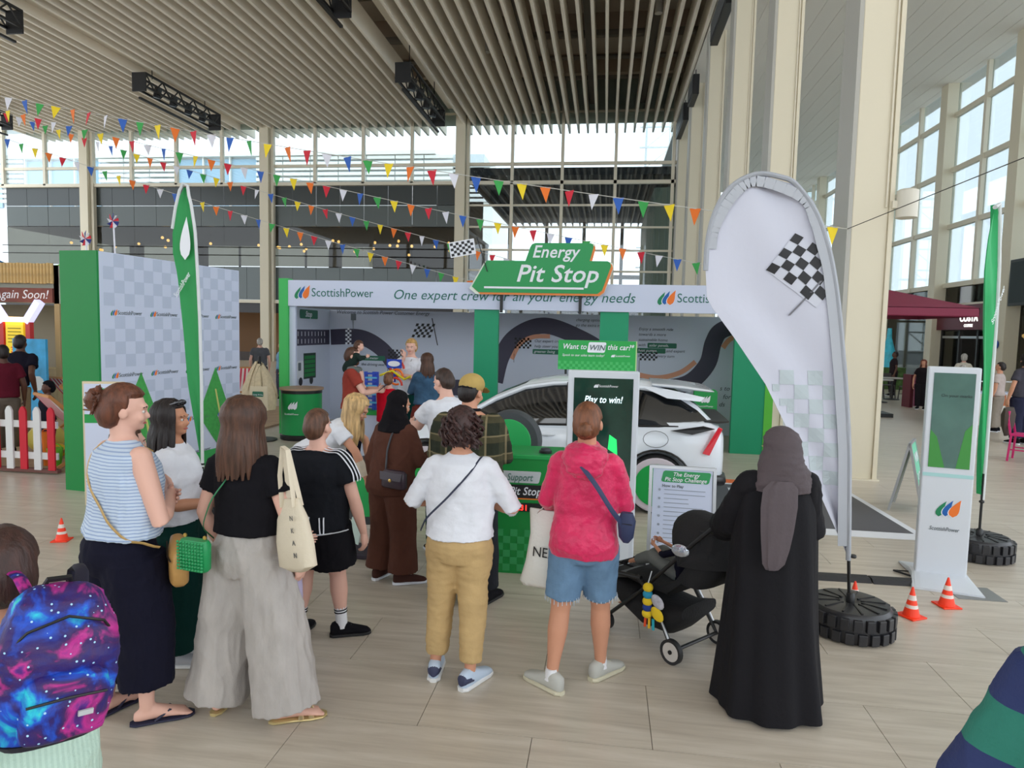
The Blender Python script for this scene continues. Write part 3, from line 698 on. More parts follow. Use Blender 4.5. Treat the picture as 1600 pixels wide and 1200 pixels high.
# ---- tilted white totem by the cones
k2 = thing('slim_totem', 'slim white screen totem with flame mark beside the orange cones', 'kiosk', (2.9, 6.12, 0), math.radians(-14))
MB().b2((-.19, 0, .02), (.19, .1, 1.83)).build('body', WP, k2, bevel=.012)
MB().loft([(V3((0, -.3, .01)), V3((1, 0, 0)), V3((0, 0, 1)), .26, .01), (V3((0, .0, .03)), V3((1, 0, 0)), V3((0, 0, 1)), .22, .035), (V3((0, .12, .03)), V3((1, 0, 0)), V3((0, 0, 1)), .22, .035), (V3((0, .4, .01)), V3((1, 0, 0)), V3((0, 0, 1)), .26, .01)], 16, e=6).build('base', WP, k2)
PT2 = Plane((0, 0, 0), (1, 0, 0), (0, 0, 1))
PT2.poly('screen', rect(-.15, .98, .15, 1.78), mat('screen_teal', (74, 104, 98), .08, emit=.15, var=.25, vscale=2.5), k2, .001, .004)
PT2.text('On your marks', -.09, 1.58, .036, mat('screen_dim', (30, 45, 48)), k2, h=.007)
PT2.poly('screen_leaf', [(-.15, .98), (-.15, 1.3), (-.1, 1.24), (-.03, .98)], mat('leaf_dim', (60, 135, 60), emit=.1), k2, .006)
PT2.poly('screen_leaf', [(.15, .98), (.15, 1.36), (.1, 1.3), (.05, .98)], mat('leaf_dim', (60, 135, 60)), k2, .006)
emblem(PT2, -.075, .56, .16, k2, h=.003); PT2.text('ScottishPower', -.11, .44, .048, GREY, k2, italic=True, width=.22)
MB().b2((-.185, -.004, .9), (.185, 0, .93)).build('trim', mat('aqua_trim', (170, 215, 215), .4), k2)
# ---- sandwich board with the rules
def sandwich(name, label, loc, rz, w, h, facem, frame_m):
    t = thing(name, label, 'sandwich board', loc, rz)
    lean = math.radians(12)
    for s in (1, -1):
        R = Matrix.Rotation(-s * lean, 4, 'X'); T = Matrix.Translation((0, 0, h * math.cos(lean))) @ R @ Matrix.Translation((0, 0, -h))
        q = MB(); q.b2((-w / 2 + .02, -.006, .12), (w / 2 - .02, .006, h - .02)); q.build('board' , facem if s == 1 else frame_m, t, M=T)
        for x in (-w / 2, w / 2): MB().b2((x - .014, -.014, 0), (x + .014, .014, h)).build('leg', ALU, t, M=T)
        for z in (.12, h - .01): MB().b2((-w / 2, -.013, z - .014), (w / 2, .013, z + .014)).build('rail', ALU, t, M=T)
        if s == 1: P = Plane(T @ V3((-w / 2, -.007, 0)), (T.to_3x3() @ V3((1, 0, 0))), (T.to_3x3() @ V3((0, 0, 1))))
    return t, P
ab, PA = sandwich('rules_board', 'sandwich board headed The Energy Pit Stop Challenge beside the pushchair', (.72, 6.12, 0), math.radians(-4), .55, .9, PALE, PALE)
PA.poly('heading', rrect(.09, .76, .5, .86, .02, sk=.2), mat('sign_green', (20, 150, 78)), ab); PA.text('The Energy', .19, .815, .048, WHITE, ab, h=.006, bold=True, italic=True); PA.text('Pit Stop Challenge', .12, .77, .048, WHITE, ab, h=.006, bold=True, italic=True, width=.36)
PA.text('How to Play', .1, .715, .036, GREY, ab, bold=True, h=.003)
random.seed(2)
for k in range(13): PA.poly('text_line', [rect(.12, .69 - .038 * k, .12 + random.uniform(.2, .36), .696 - .038 * k)] + ([circ(.08, .69 - .038 * k, .011, 10)] if k % 2 == 0 else []), mat('small_print', (150, 158, 172)), ab)
ab2, PB2 = sandwich('small_sandwich_board', 'mint green sandwich board standing behind the slim white totem', (3.72, 8.75, 0), math.radians(62), .5, .85, mat('mint_print', (120, 205, 170), .5), mat('board_grey', (190, 188, 184)))
PB2.text('WIN', .1, .6, .16, WHITE, ab2, bold=True, h=.006); PB2.text('a car', .1, .4, .16, WHITE, ab2, bold=True, h=.006)
# ---- printed track mat
mt = thing('track_mat', 'dark printed road mat with white border on the floor behind the car', 'floor mat', (0, 0, 0))
GP = Plane((0, 0, 0), (1, 0, 0), (0, 1, 0))
GP.poly('border', [(.9, 7.35), (3.4, 7.35), (3.3, 9.6), (3.0, 9.72), (1.2, 9.95), (.6, 9.3)], WHITE, mt, .001, .003)
GP.poly('tarmac', [(.9, 7.6), (3.3, 7.58), (3.24, 9.3), (2.99, 9.55), (1.2, 9.62), (.8, 9.0)], mat('tarmac_print', (88, 88, 94), .6), mt, .005, .002)
GP.poly('kerb_stripe', [(1.2, 9.72), (1.95, 9.68), (2.0, 9.92), (1.25, 9.96)], mat('kerb_orange', (235, 115, 60)), mt, .005, .002)
GP.poly('lane_line', [[(1.62, 8.0), (1.7, 8.0), (1.78, 9.4), (1.7, 9.4)], [(1.7, 9.35), (2.05, 9.33), (2.05, 9.37), (1.7, 9.4)], [(1.9, 8.6), (2.15, 8.9), (2.15, 8.3)], [(1.7, 7.95), (2.3, 7.9), (2.3, 7.95), (1.7, 8.0)]], WHITE, mt, .008, .001)
GP.poly('kerb_stripe', [(1.45, 7.3), (1.75, 7.3), (1.75, 7.58), (1.45, 7.58)], mat('kerb_orange', (235, 115, 60)), mt, .009, .002)
cr_ = thing('cable_ramp', 'black rubber cable ramp laid across the floor past the pushchair', 'cable cover', (0, 0, 0))
for k in range(5):
    x0 = .3 + .5 * k; MB().prism([V3((x0, 5.93, 0)), V3((x0, 5.98, .03)), V3((x0, 6.06, .03)), V3((x0, 6.11, 0))], (.49, .012, 0)).build('ramp_section', mat('rubber', (52, 52, 54), .7, bump=.4, bscale=30), cr_)
cbl = MB().tube([(2.72, 6.05, .012), (2.85, 5.95, .012), (2.6, 6.3, .012), (2.85, 6.3, .012), (3.0, 6.2, .02)], .009, 6).build('power_cable', BLACK, None, smooth=True); tag(cbl, 'thin black cable looping round the base of the slim totem', 'cable')
GP2 = MB().b2((0, 0, 0), (.36, .3, .004)).build('floor_plate', mat('steel_plate', (150, 150, 148), .35, .6), None); tag(GP2, 'square steel access plate in the floor by the orange cones', 'floor plate'); GP2.location = (2.86, 5.72, 0)
# ---- cones
def cone():
    t = thing('traffic_cone', '', 'cone', (0, 0, 0))
    O = mat('cone_orange', (255, 62, 22), .45); Wc = mat('cone_white', (235, 222, 215), .5)
    MB().b2((-.075, -.075, 0), (.075, .075, .012)).build('base', O, t, bevel=.004)
    prof = lambda z: .058 - .048 * z / .22
    MB().lathe([(prof(0), .012), (prof(.22), .21), (.006, .225)], n=20).build('body', O, t, smooth=True)
    for a, b in ((.06, .095), (.13, .165)): MB().lathe([(prof(a) + .0012, a), (prof(b) + .0012, b)], n=20).build('band', Wc, t, smooth=True)
    return t
c0 = cone(); lbs = ['orange and white cone on the floor at the far edge beside the striped-top woman', 'small orange cone standing furthest out between flag base and totem', 'orange cone next to the slim white totem foot', 'orange cone directly behind the tyre-shaped flag base', 'orange cone mostly hidden behind the black robe']
c0.location = (-4.97, 5.62, 0); c0['label'] = lbs[0]; c0.scale = (.95, .95, .95); c0.rotation_euler = (0, 0, .3)
dup(c0, (2.32, 5.28, 0), .5, lbs[1], 1); dup(c0, (2.69, 5.55, 0), .2, lbs[2], 1); dup(c0, (1.93, 5.32, 0), .1, lbs[3], 1); dup(c0, (1.52, 5.30, 0), .1, lbs[4], 1)
for o in [o for o in C.objects if o.name.startswith('traffic_cone')]: o['group'] = 'orange floor cones'
# ---- teardrop flags on tyre-shaped water bases
def tyrebase(t, r=.29, h=.2):
    TB = mat('tyre_plastic', (40, 40, 44), .35)
    MB().lathe([(.03, h), (.1, h + .012), (r * .86, h + .004), (r * .93, h - .02), (r * .95, .03), (r * .9, 0)], n=40).build('water_base', TB, t, smooth=40)
    for k in range(22):
        a = 2 * PI * k / 22; ca, sa = math.cos(a), math.sin(a)
        for z0, z1, dd in ((0.01, .085, .03), (.1, h - .02, 0)):
            a2 = a + dd * 4; c2, s2 = math.cos(a2), math.sin(a2)
            MB().box((c2 * r * .965, s2 * r * .965, (z0 + z1) / 2), (.03, r * .19, z1 - z0), Matrix.Rotation(a2, 3, 'Z')).build('tread', TB, t, bevel=.004)
    for k in range(12):
        a = 2 * PI * k / 12; MB().bar((.07 * math.cos(a), .07 * math.sin(a), h + .01), (r * .8 * math.cos(a), r * .8 * math.sin(a), h + .006), .012, .012).build('rib', BLACK, t)
    MB().lathe([(.028, h), (.028, h + .06), (.018, h + .07)], n=14).build('socket', BLACK, t, smooth=True)
def flag(name, label, loc, rz, pole0, sail, mats_, base=True, ptop=None):
    t = thing(name, label, 'flag', loc, rz)
    if base: tyrebase(t)
    MB().tube([(0, 0, .1), (ptop or 0, 0, .54), ((ptop or 0) * 1.7, 0, pole0 + .3)], .012, 8).build('pole', BLACKM, t, smooth=True)
    MB().lathe([(.02, .52), (.024, .53), (.02, .54)], n=12).build('collar', BLACKM, t)
    return t
def sailmesh(outer, inner, amp=.02, n=26):
    """outer: pole-edge x(z); inner: free-edge x(z); a curved cloth sheet with thickness"""
    q = MB(); m = 12
    zs = [outer[0] + (outer[1] - outer[0]) * k / n for k in range(n + 1)]
    for side in (0, .006):
        for z in zs:
            a, b = inner(z), outer[2](z)
            for j in range(m + 1):
                u = j / m; q.v.append(V3((a + (b - a) * u, side + amp * math.sin(PI * u) * (1 + .6 * math.sin(z * 5 + u * 7)), z)))
    st_ = (n + 1) * (m + 1)
    for k in range(n):
        for j in range(m):
            i = k * (m + 1) + j; q.face([i, i + 1, i + m + 2, i + m + 1]); q.face([st_ + i, st_ + i + m + 1, st_ + i + m + 2, st_ + i + 1])
    for k in range(n):
        for j in (0, m):
            i = k * (m + 1) + j; q.face([i, i + m + 1, st_ + i + m + 1, st_ + i])
    return q
def tab(pts):
    pts = sorted(pts)
    def f(z):
        if z <= pts[0][0]: return pts[0][1]
        for (a, b), (c, d) in zip(pts, pts[1:]):
            if z <= c: return b + (d - b) * (z - a) / (c - a)
        return pts[-1][1]
    return f
SAILW = mat('sail_white', (206, 208, 222), .7, bump=.25, bscale=9); SAILG = mat('sail_green', (40, 150, 80), .65, bump=.3, bscale=8)
SAILE = mat('sail_hem', (168, 172, 180), .7)
# big white teardrop banner
f1 = flag('teardrop_flag', 'large white teardrop banner with chequered print on a black tyre-shaped base', (1.77, 4.95, 0), 0, .5, None, None, ptop=-.03)
pole = tab([(.54, -.03), (1.3, -.07), (1.74, -.12), (2.17, -.18), (2.52, -.24), (2.82, -.33), (3.01, -.44), (3.08, -.52), (3.13, -.62), (3.15, -.73), (3.155, -.76)])
free = tab([(.54, -.04), (.66, -.10), (.97, -.25), (1.32, -.44), (1.72, -.65), (2.03, -.87), (2.29, -1.07), (2.5, -1.09), (2.69, -1.07), (2.9, -1.03), (3.0, -.98), (3.08, -.91), (3.13, -.84), (3.155, -.78)])
sailmesh((.54, 3.155, pole), free, .035, 40).build('sail', SAILW, f1, smooth=80)
zs = [.5 + .06 * k for k in range(45)]
MB().tube([(a, 0, b) for a, b in curve([(pole(z), z) for z in zs[:-1:4]] + [(-.52, 3.09), (-.63, 3.14), (-.76, 3.16), (-.88, 3.12), (-.98, 3.03), (-1.05, 2.88), (-1.085, 2.7), (-1.09, 2.5)], 5)], .018, 8).build('sleeve', SAILE, f1, smooth=True)
hem = MB()
hm = [(pole(z) - .04, z) for z in [.6 + .08 * k for k in range(31)]] + [(-.7, 3.1), (-.78, 3.11), (-.86, 3.07), (-.93, 3.01), (-1.0, 2.92), (-1.04, 2.8), (-1.06, 2.65)]
hm = curve(hm[::2] + [hm[-1]], 5)
for (a, b), (c, d) in zip(hm, hm[1:]): hem.bar((a, -.008, b), (c, -.008, d), .07, .004, up=(0, 1, 0))
hem.build('hem', mat('hem_grey', (182, 186, 194), .7), f1)
PFl = Plane((0, -.012, 0), (1, 0, 0), (0, 0, 1))
# curved printed squares follow the cloth
def sheet_y(pl, fr, x, z, amp):
    a, b = fr(z), pl(z)
    if abs(b - a) < 1e-4: return 0
    u = min(1, max(0, (x - a) / (b - a))); return amp * math.sin(PI * u) * (1 + .6 * math.sin(z * 5 + u * 7))
def print_on(name, quads, m, par, pl, fr, amp, lift=-.004):
    q = MB()
    for pts in quads:
        if any(x < fr(z) + .01 or x > pl(z) - .04 for x, z in pts): continue
        ps = [V3((x, sheet_y(pl, fr, x, z, amp) + lift, z)) for x, z in pts]
        q.prism(ps, (0, .002, 0))
    if q.v: return q.build(name, m, par)
def sub(qs, n=2):
    out = []
    for a, b, c, d in qs:
        for i in range(n):
            for j in range(n):
                f = lambda s, t: tuple((a[k] * (1 - s) + b[k] * s) * (1 - t) + (d[k] * (1 - s) + c[k] * s) * t for k in (0, 1))
                out.append([f(i / n, j / n), f((i + 1) / n, j / n), f((i + 1) / n, (j + 1) / n), f(i / n, (j + 1) / n)])
    return out
cpale = mat('sail_check', (188, 199, 204), .7)
print_on('check_print', sub([q for q in checks(-1.0, 1.02, 9, 8, .098, sv=.1, sk=-.06)]), cpale, f1, pole, free, .035)
# waving chequered flag printed on the banner
def wave(q, c, ang): 
    ca, sa = math.cos(ang), math.sin(ang); return [[(c[0] + x * ca - y * sa, c[1] + x * sa + y * ca + .02 * math.sin(9 * x)) for x, y in p] for p in q]
print_on('flag_print', sub(wave([rect(0, 0, .42, .31)], (-.68, 2.51), -.62)[:1], 6), mat('flag_pale', (205, 208, 220)), f1, pole, free, .035, -.006)
print_on('flag_print', sub(wave(checks(.0, 0, 6, 5, .07, sv=.062), (-.68, 2.51), -.62)), BLACKP, f1, pole, free, .035, -.009)
print_on('flag_pole_print', sub([[(-.26, 2.52), (-.245, 2.52), (-.5, 2.2), (-.515, 2.2)]], 4), mat('pole_grey', (120, 120, 128)), f1, pole, free, .035, -.009)
# green banner beside the photo wall
f2 = flag('teardrop_flag', 'tall narrow green feather banner with white flame mark by the photo wall', (-4.29, 6.8, 0), 0, .5, None, None)
pole2 = tab([(.56, .0), (1.4, 0), (2.09, -.01), (2.63, -.03), (3.03, -.05), (3.36, -.1), (3.48, -.15)])
free2 = tab([(.56, -.02), (1.05, -.10), (1.4, -.16), (1.95, -.20), (2.56, -.26), (2.8, -.31), (3.0, -.31), (3.23, -.27), (3.43, -.21), (3.48, -.17)])
sailmesh((.56, 3.48, pole2), free2, .02, 30).build('sail', SAILG, f2, smooth=80)
MB().tube([(pole2(z), 0, z) for z in [.5 + .1 * k for k in range(30)]] + [(-.13, 0, 3.5), (-.18, 0, 3.52), (-.22, 0, 3.45), (-.27, 0, 3.27), (-.31, 0, 3.05)], .017, 8).build('sleeve', mat('sleeve_white', (214, 218, 220)), f2, smooth=True)
Pf2 = Plane((0, -.03, 0), V3((1, 0, .0)), (0, 0, 1))
Pf2.poly('flame_print', drop(-.15, 2.72, .12, .45, .2), WHITE, f2, .0)
Pf2r = Plane((-.25, -.03, 2.32), V3((.55, 0, .83)), V3((-.83, 0, .55))); Pf2r.text('ScottishPower', 0, 0, .075, WHITE, f2, italic=True, width=.3)
# green banner on the right
f3 = flag('teardrop_flag', 'green feather banner seen edge-on behind the slim totem, on a tyre-shaped base', (3.60, 6.93, 0), math.radians(42), .5, None, None)
pole3 = tab([(.6, 0), (1.65, -.0), (2.13, -.0), (2.72, -.03), (3.19, -.1), (3.29, -.16)])
free3 = tab([(.6, -.02), (1.05, -.09), (1.65, -.14), (2.3, -.24), (2.7, -.30), (2.96, -.28), (3.2, -.22), (3.29, -.17)])
sailmesh((.6, 3.29, pole3), free3, .03, 26).build('sail', mat('sail_green_far', (30, 165, 95), .6), f3, smooth=80)
MB().tube([(pole3(z) + .01, 0, z) for z in [.55 + .1 * k for k in range(27)]] + [(-.12, 0, 3.3), (-.2, 0, 3.26)], .02, 8).build('sleeve', mat('sleeve_white', (214, 218, 220)), f3, smooth=True)
Pf3 = Plane((-.2, -.05, 2.2), V3((.5, 0, .86)), V3((-.86, 0, .5))); Pf3.text('ScottishPower', 0, 0, .07, WHITE, f3, italic=True, width=.4)

# ------------------------------------------------------------------ the car
def build_car():
    a = math.radians(-1.7); ca, sa = math.cos(a), math.sin(a)
    lx, ly = 3.525, -.92
    t = thing('car', 'white electric hatchback with green wheel covers on display in the stand', 'car', (.63 - (lx * ca - ly * sa), 7.80 - (lx * sa + ly * ca), 0), a)
    CW = mat('car_white', (226, 232, 240), .22, coat=.6); CG = mat('car_glass', (14, 17, 20), .04, spec=.8); CB = mat('car_black', (20, 20, 22), .35)
    X, Yv, Z = V3((1, 0, 0)), V3((0, 1, 0)), V3((0, 0, 1))
    st_ = [(0, .28, .60, .52), (.05, .2, .68, .68), (.18, .17, .74, .79), (.4, .16, .82, .86), (.75, .16, .90, .90), (1.15, .16, .975, .91), (1.6, .16, 1.0, .91), (2.4, .16, 1.0, .91), (3.1, .16, 1.02, .915), (3.6, .17, 1.05, .915), (3.95, .2, 1.06, .89), (4.12, .25, 1.05, .85), (4.22, .32, 1.0, .80), (4.27, .4, .93, .73)]
    q = MB(); N = 0
    for x, zb, zt, w_ in st_:
        h = zt - zb
        half = [(0, zb), (w_ * .8, zb), (w_ * .95, zb + .06), (w_ * .985, zb + .3 * h), (w_, zb + .5 * h), (w_ * .985, zb + .72 * h), (w_ * .95, zb + .9 * h), (w_ * .88, zt - .01), (w_ * .6, zt + .02), (0, zt + .035)]
        rg = half + [(-y, z) for y, z in half[-2:0:-1]]; N = len(rg)
        for y, z in rg: q.v.append(V3((x, y, z)))
    for k in range(len(st_) - 1):
        for j in range(N): p = k * N + j; r = k * N + (j + 1) % N; q.face([p, r, r + N, p + N])
    q.face(list(range(N))[::-1]); q.face([(len(st_) - 1) * N + j for j in range(N)])
    body = q.build('body', CW, None, smooth=38)
    # wheel wells cut out of the shell
    cut = MB()
    for x in (.82, 3.525):
        for s in (-1, 1): cut.lathe([(.385, 0), (.385, .3)], (x, s * .68 if s > 0 else -.98, .335), 40, (0, 1, 0))
    co = cut.build('cutter', CB)
    b = body.modifiers.new('cut', 'BOOLEAN'); b.object = co; b.operation = 'DIFFERENCE'; b.solver = 'EXACT'
    dg = bpy.context.evaluated_depsgraph_get(); me = bpy.data.meshes.new_from_object(body.evaluated_get(dg)); body.modifiers.clear(); body.data = me
    me.materials.clear(); me.materials.append(CW)
    bpy.data.objects.remove(co); body.parent = t
    # cabin
    gs = [(1.05, .93, .80, .95, .74), (1.3, .95, .82, 1.09, .70), (1.6, .96, .84, 1.27, .655), (1.95, .97, .85, 1.42, .61), (2.3, .98, .855, 1.48, .60), (2.7, .99, .86, 1.50, .59), (3.1, 1.0, .86, 1.485, .58), (3.5, 1.01, .84, 1.44, .57), (3.75, 1.01, .82, 1.36, .56), (3.98, 1.01, .77, 1.22, .58), (4.17, 1.0, .70, 1.04, .62)]
    q = MB()
    for x, z0, w0, z1, w1 in gs:
        rg = [(-w0, z0 - .06), (-w0, z0), (-w1, z1 - .05), (-w1 * .9, z1), (0, z1 + .015), (w1 * .9, z1), (w1, z1 - .05), (w0, z0), (w0, z0 - .06)]
        for y, z in rg: q.v.append(V3((x, y, z)))
    for k in range(len(gs) - 1):
        for j in range(8):
            q.k = 0
            if j in (1, 6): q.k = 1
            if j in (3, 4) and (k < 3 or k >= 7): q.k = 1
            p = k * 9 + j; q.face([p, p + 1, p + 10, p + 9])
    q.k = 0 if False else 1
    q.face([(len(gs) - 1) * 9 + j for j in range(9)]); q.face(list(range(9))[::-1])
    q.build('cabin', [CW, CG], t, smooth=50)
    for s in (-1, 1):
        MB().tube([(x, s * (w1 + .005), z1 - .045) for x, z0, w0, z1, w1 in gs[:9]], [.02] + [.032] * 7 + [.02], 8).build('roof_rail', CW, t, smooth=True)
        MB().tube([(x, s * (w0 + .0), z0 - .01) for x, z0, w0, z1, w1 in gs[1:9]], .014, 6).build('window_trim', CB, t, smooth=True)
        MB().bar((2.52, s * .868, .98), (2.5, s * .615, 1.46), .09, .02, up=(0, s, 0)).build('pillar', CB, t)
        # floating white rear quarter
        MB().prism([V3((3.35, s * .60, 1.42)), V3((3.62, s * .585, 1.41)), V3((4.05, s * .6, 1.33)), V3((4.0, s * .62, 1.28)), V3((3.62, s * .66, 1.31))], (0, s * .02, .0)).build('quarter_fin', CW, t)
    MB().loft([(V3((x, 0, z)), Yv, Z, w_, hh) for x, z, w_, hh in ((3.45, 1.45, .56, .02), (3.8, 1.43, .60, .025), (4.1, 1.40, .60, .018), (4.16, 1.395, .58, .006))], 20, e=5).build('spoiler', CW, t, smooth=50)
    MB().loft([(V3((x, 0, z)), Yv, Z, w_, hh) for x, z, w_, hh in ((4.05, 1.06, .72, .01), (4.2, 1.05, .72, .02), (4.33, 1.06, .66, .012))], 20, e=4).build('tail_lip', CB, t, smooth=50)
    RL = mat('tail_red', (190, 20, 40), .25, emit=.15)
    for s in (-1, 1):
        MB().prism([V3((4.24, s * .80, 1.0)), V3((4.19, s * .835, 1.02)), V3((4.02, s * .885, .72)), V3((4.10, s * .868, .70))], (.0, s * .03, 0)).build('tail_lamp', RL, t, bevel=.006)
        MB().prism([V3((4.15, s * .862, 1.0)), V3((4.02, s * .88, 1.03)), V3((3.66, s * .90, .965)), V3((3.9, s * .895, .93))], (0, s * .02, 0)).build('dark_wedge', CB, t)
        MB().tube([(3.98, s * .9, .42), (4.1, s * .875, .42), (4.25, s * .78, .4), (4.28, s * .5, .4)], .06, 8).build('rear_diffuser', CB, t, smooth=True)
        MB().b2((.9, s * .905 - .02, .14), (3.4, s * .905 + .02, .26)).build('sill', CB, t, bevel=.01)
        for x in (2.25, 3.12): MB().ell((x, s * .918, .86), (.11, .022, .022), 12).build('door_handle', CW, t, smooth=True)
        MB().ell((1.45, s * 1.0, 1.03), (.09, .1, .065), 14).build('mirror', CW if s > 0 else CB, t, smooth=True)
        MB().bar((1.45, s * .85, .98), (1.45, s * .95, 1.0), .04).build('mirror_arm', CB, t)
        for pts in ([(1.52, .97), (1.5, .6), (1.58, .28)], [(2.53, .97), (2.5, .7), (2.56, .28)], [(3.3, 1.0), (3.24, .78), (3.1, .6)], [(1.58, .28), (2.56, .27), (2.9, .28)]):
            MB().tube([(x, s * .918, z) for x, z in pts], .0045, 5).build('door_seam', mat('seam_grey', (120, 124, 130)), t)
        MB().tube([(3.5 + .14 * math.cos(k * PI / 8) * (1 if abs(math.cos(k * PI / 8)) < .9 else 1), s * .917, .86 + .095 * math.sin(k * PI / 8)) for k in range(17)], .004, 5).build('flap_seam', mat('seam_grey', (120, 124, 130)), t)
        MB().ell((.1, s * .66, .62), (.1, .14, .035), 12).build('head_lamp', mat('lamp_clear', (215, 225, 235), .1), t, smooth=True)
        for x in (.82, 3.525):
            y = s * .922
            wh = MB().lathe([(.24, -.1), (.325, -.1), (.338, -.07), (.338, .07), (.325, .1), (.24, .1)], (x, s * .82, .335), 40, (0, 1, 0)).build('wheel', mat('tyre', (36, 36, 38), .8), t, smooth=50)
            MB().lathe([(.30, 0), (.315, .004), (.30, .01)], (x, y + (0 if s > 0 else -.012), .335), 36, (0, 1, 0)).build('wheel_disc', mat('wheel_pink', (206, 196, 204), .5), wh)
            MB().lathe([(.245, 0), (.245, .012), (.235, .016)], (x, y + (0 if s > 0 else -.022), .335), 36, (0, 1, 0)).build('wheel_cover', mat('wheel_green', (12, 160, 70), .4), wh)
            MB().lathe([(.03, 0), (.03, .02), (.015, .022)], (x, y + (0 if s > 0 else -.032), .335), 14, (0, 1, 0)).build('hub', mat('hub_lime', (90, 220, 90)), wh)
            for k in range(7):
                aa = 2 * PI * k / 7; MB().lathe([(.008, 0), (.008, .02)], (x + .09 * math.cos(aa), y + (0 if s > 0 else -.026), .335 + .09 * math.sin(aa)), 8, (0, 1, 0)).build('wheel_bolt', mat('hub_lime', (90, 220, 90)), wh)
            ar = [(x + .40 * math.cos(PI * k / 16), s * .917, .335 + .40 * math.sin(PI * k / 16)) for k in range(-1, 18)]
            MB().tube(ar, .013, 6).build('arch_lip', CB, t, smooth=True)
    PC_ = Plane((0, -.921, 0), (1, 0, 0), (0, 0, 1))
    logo(PC_, 2.17, .58, .105, t, tm=GREY, h=.002); PC_.text('One expert crew for all your energy needs', 1.7, .45, .055, mat('small_print', (150, 158, 172)), t, h=.002)
    MB().b2((4.27, -.25, .62), (4.285, .25, .73)).build('number_plate', mat('plate_yellow', (230, 200, 70)), t)
    return t
car = build_car()
# spare wheels of the wheel-change game
def spare(loc, rz, label):
    t = thing('spare_wheel', label, 'wheel', loc, rz, 'spare wheels of the game')
    MB().lathe([(.18, -.09), (.285, -.09), (.30, -.06), (.30, .06), (.285, .09), (.18, .09)], (0, 0, 0), 40, (0, 1, 0)).build('tyre', mat('spare_tyre', (72, 76, 80), .7), t, smooth=50)
    MB().lathe([(.215, -.10), (.22, -.095), (.22, -.0)], (0, 0, 0), 36, (0, 1, 0)).build('cover', mat('spare_green', (50, 185, 100), .4), t)
    MB().lathe([(.18, .0), (.18, .08)], (0, 0, 0), 20, (0, 1, 0)).build('rim', BLACKM, t)
    return t
spare((-2.02, 5.72, .62), .1, 'spare wheel with green cover held by the bending blonde woman')
spare((-.88, 6.55, .98), -.1, 'spare wheel raised against the white car door behind the man in plaid')
pr = thing('wheel_rig', 'low black rig on the floor holding a spare wheel beside the brown outfit', 'rig', (-2.02, 5.78, 0))
MB().b2((-.24, -.12, 0), (.24, .2, .05)).build('base', mat('rig_purple', (52, 46, 60), .5), pr, bevel=.01)
MB().b2((-.05, .1, .05), (.05, .16, .62)).build('upright', BLACKM, pr); MB().tube([(0, .13, .62), (0, .0, .62)], .04, 10).build('axle', BLACKM, pr)
p2_ = thing('wheel_rig', 'black upright rig holding a spare wheel by the car door', 'rig', (-.88, 6.62, 0))
MB().b2((-.24, -.12, 0), (.24, .2, .05)).build('base', mat('rig_purple', (52, 46, 60), .5), p2_, bevel=.01)
MB().b2((-.05, .1, .05), (.05, .16, .98)).build('upright', BLACKM, p2_); MB().tube([(0, .13, .96), (0, -.02, .96)], .04, 10).build('axle', BLACKM, p2_)

# ------------------------------------------------------------------ lighting trusses under the ceiling
def truss(x, y0, y1, label):
    t = thing('lighting_truss', label, 'truss', (x, y0, 12.1), 0, 'black lighting trusses'); L = y1 - y0
    for dx, dz in ((-.3, 0), (.3, 0), (-.3, .55), (.3, .55)): MB().b2((dx - .04, 0, dz - .04), (dx + .04, L, dz + .04)).build('chord', BLACKM, t)
    n_ = int(L / .55)
    for k in range(n_):
        for dx in (-.3, .3): MB().bar((dx, k * L / n_, 0 if k % 2 else .55), (dx, (k + 1) * L / n_, .55 if k % 2 else 0), .045).build('lattice', BLACKM, t)
    for s in (.15, .85):
        MB().tube([(0, L * s, .6), (0, L * s, 1.7)], .02, 6).build('hanger', BLACKM, t)
    for s in (0, L): MB().b2((-.33, s - .03, -.2), (.33, s + .03, .6)).build('end_plate', BLACKM, t, bevel=.02)
    MB().b2((-.05, 0, -.5), (.05, L, -.42)).build('lower_bar', BLACKM, t)
    for k in range(4): MB().tube([(0, L * (.2 + .2 * k), -.1), (.1, L * (.2 + .2 * k), .35)], .16, 10).build('spotlight', BLACKM, t)
truss(-20.1, 27.6, 33.3, 'long black lighting truss over the left bays of the ceiling')
truss(-8.4, 27.4, 33.3, 'black lighting truss where the slats open up near the middle')
truss(-20.6, 15.5, 21.9, 'black lighting truss cut by the top left corner of the ceiling')
truss(-8.7, 15.5, 21.7, 'black lighting truss at the top edge above the middle truss')
truss(-31.3, 28.5, 32.6, 'black lighting truss at the far side of the ceiling, lowest in view')

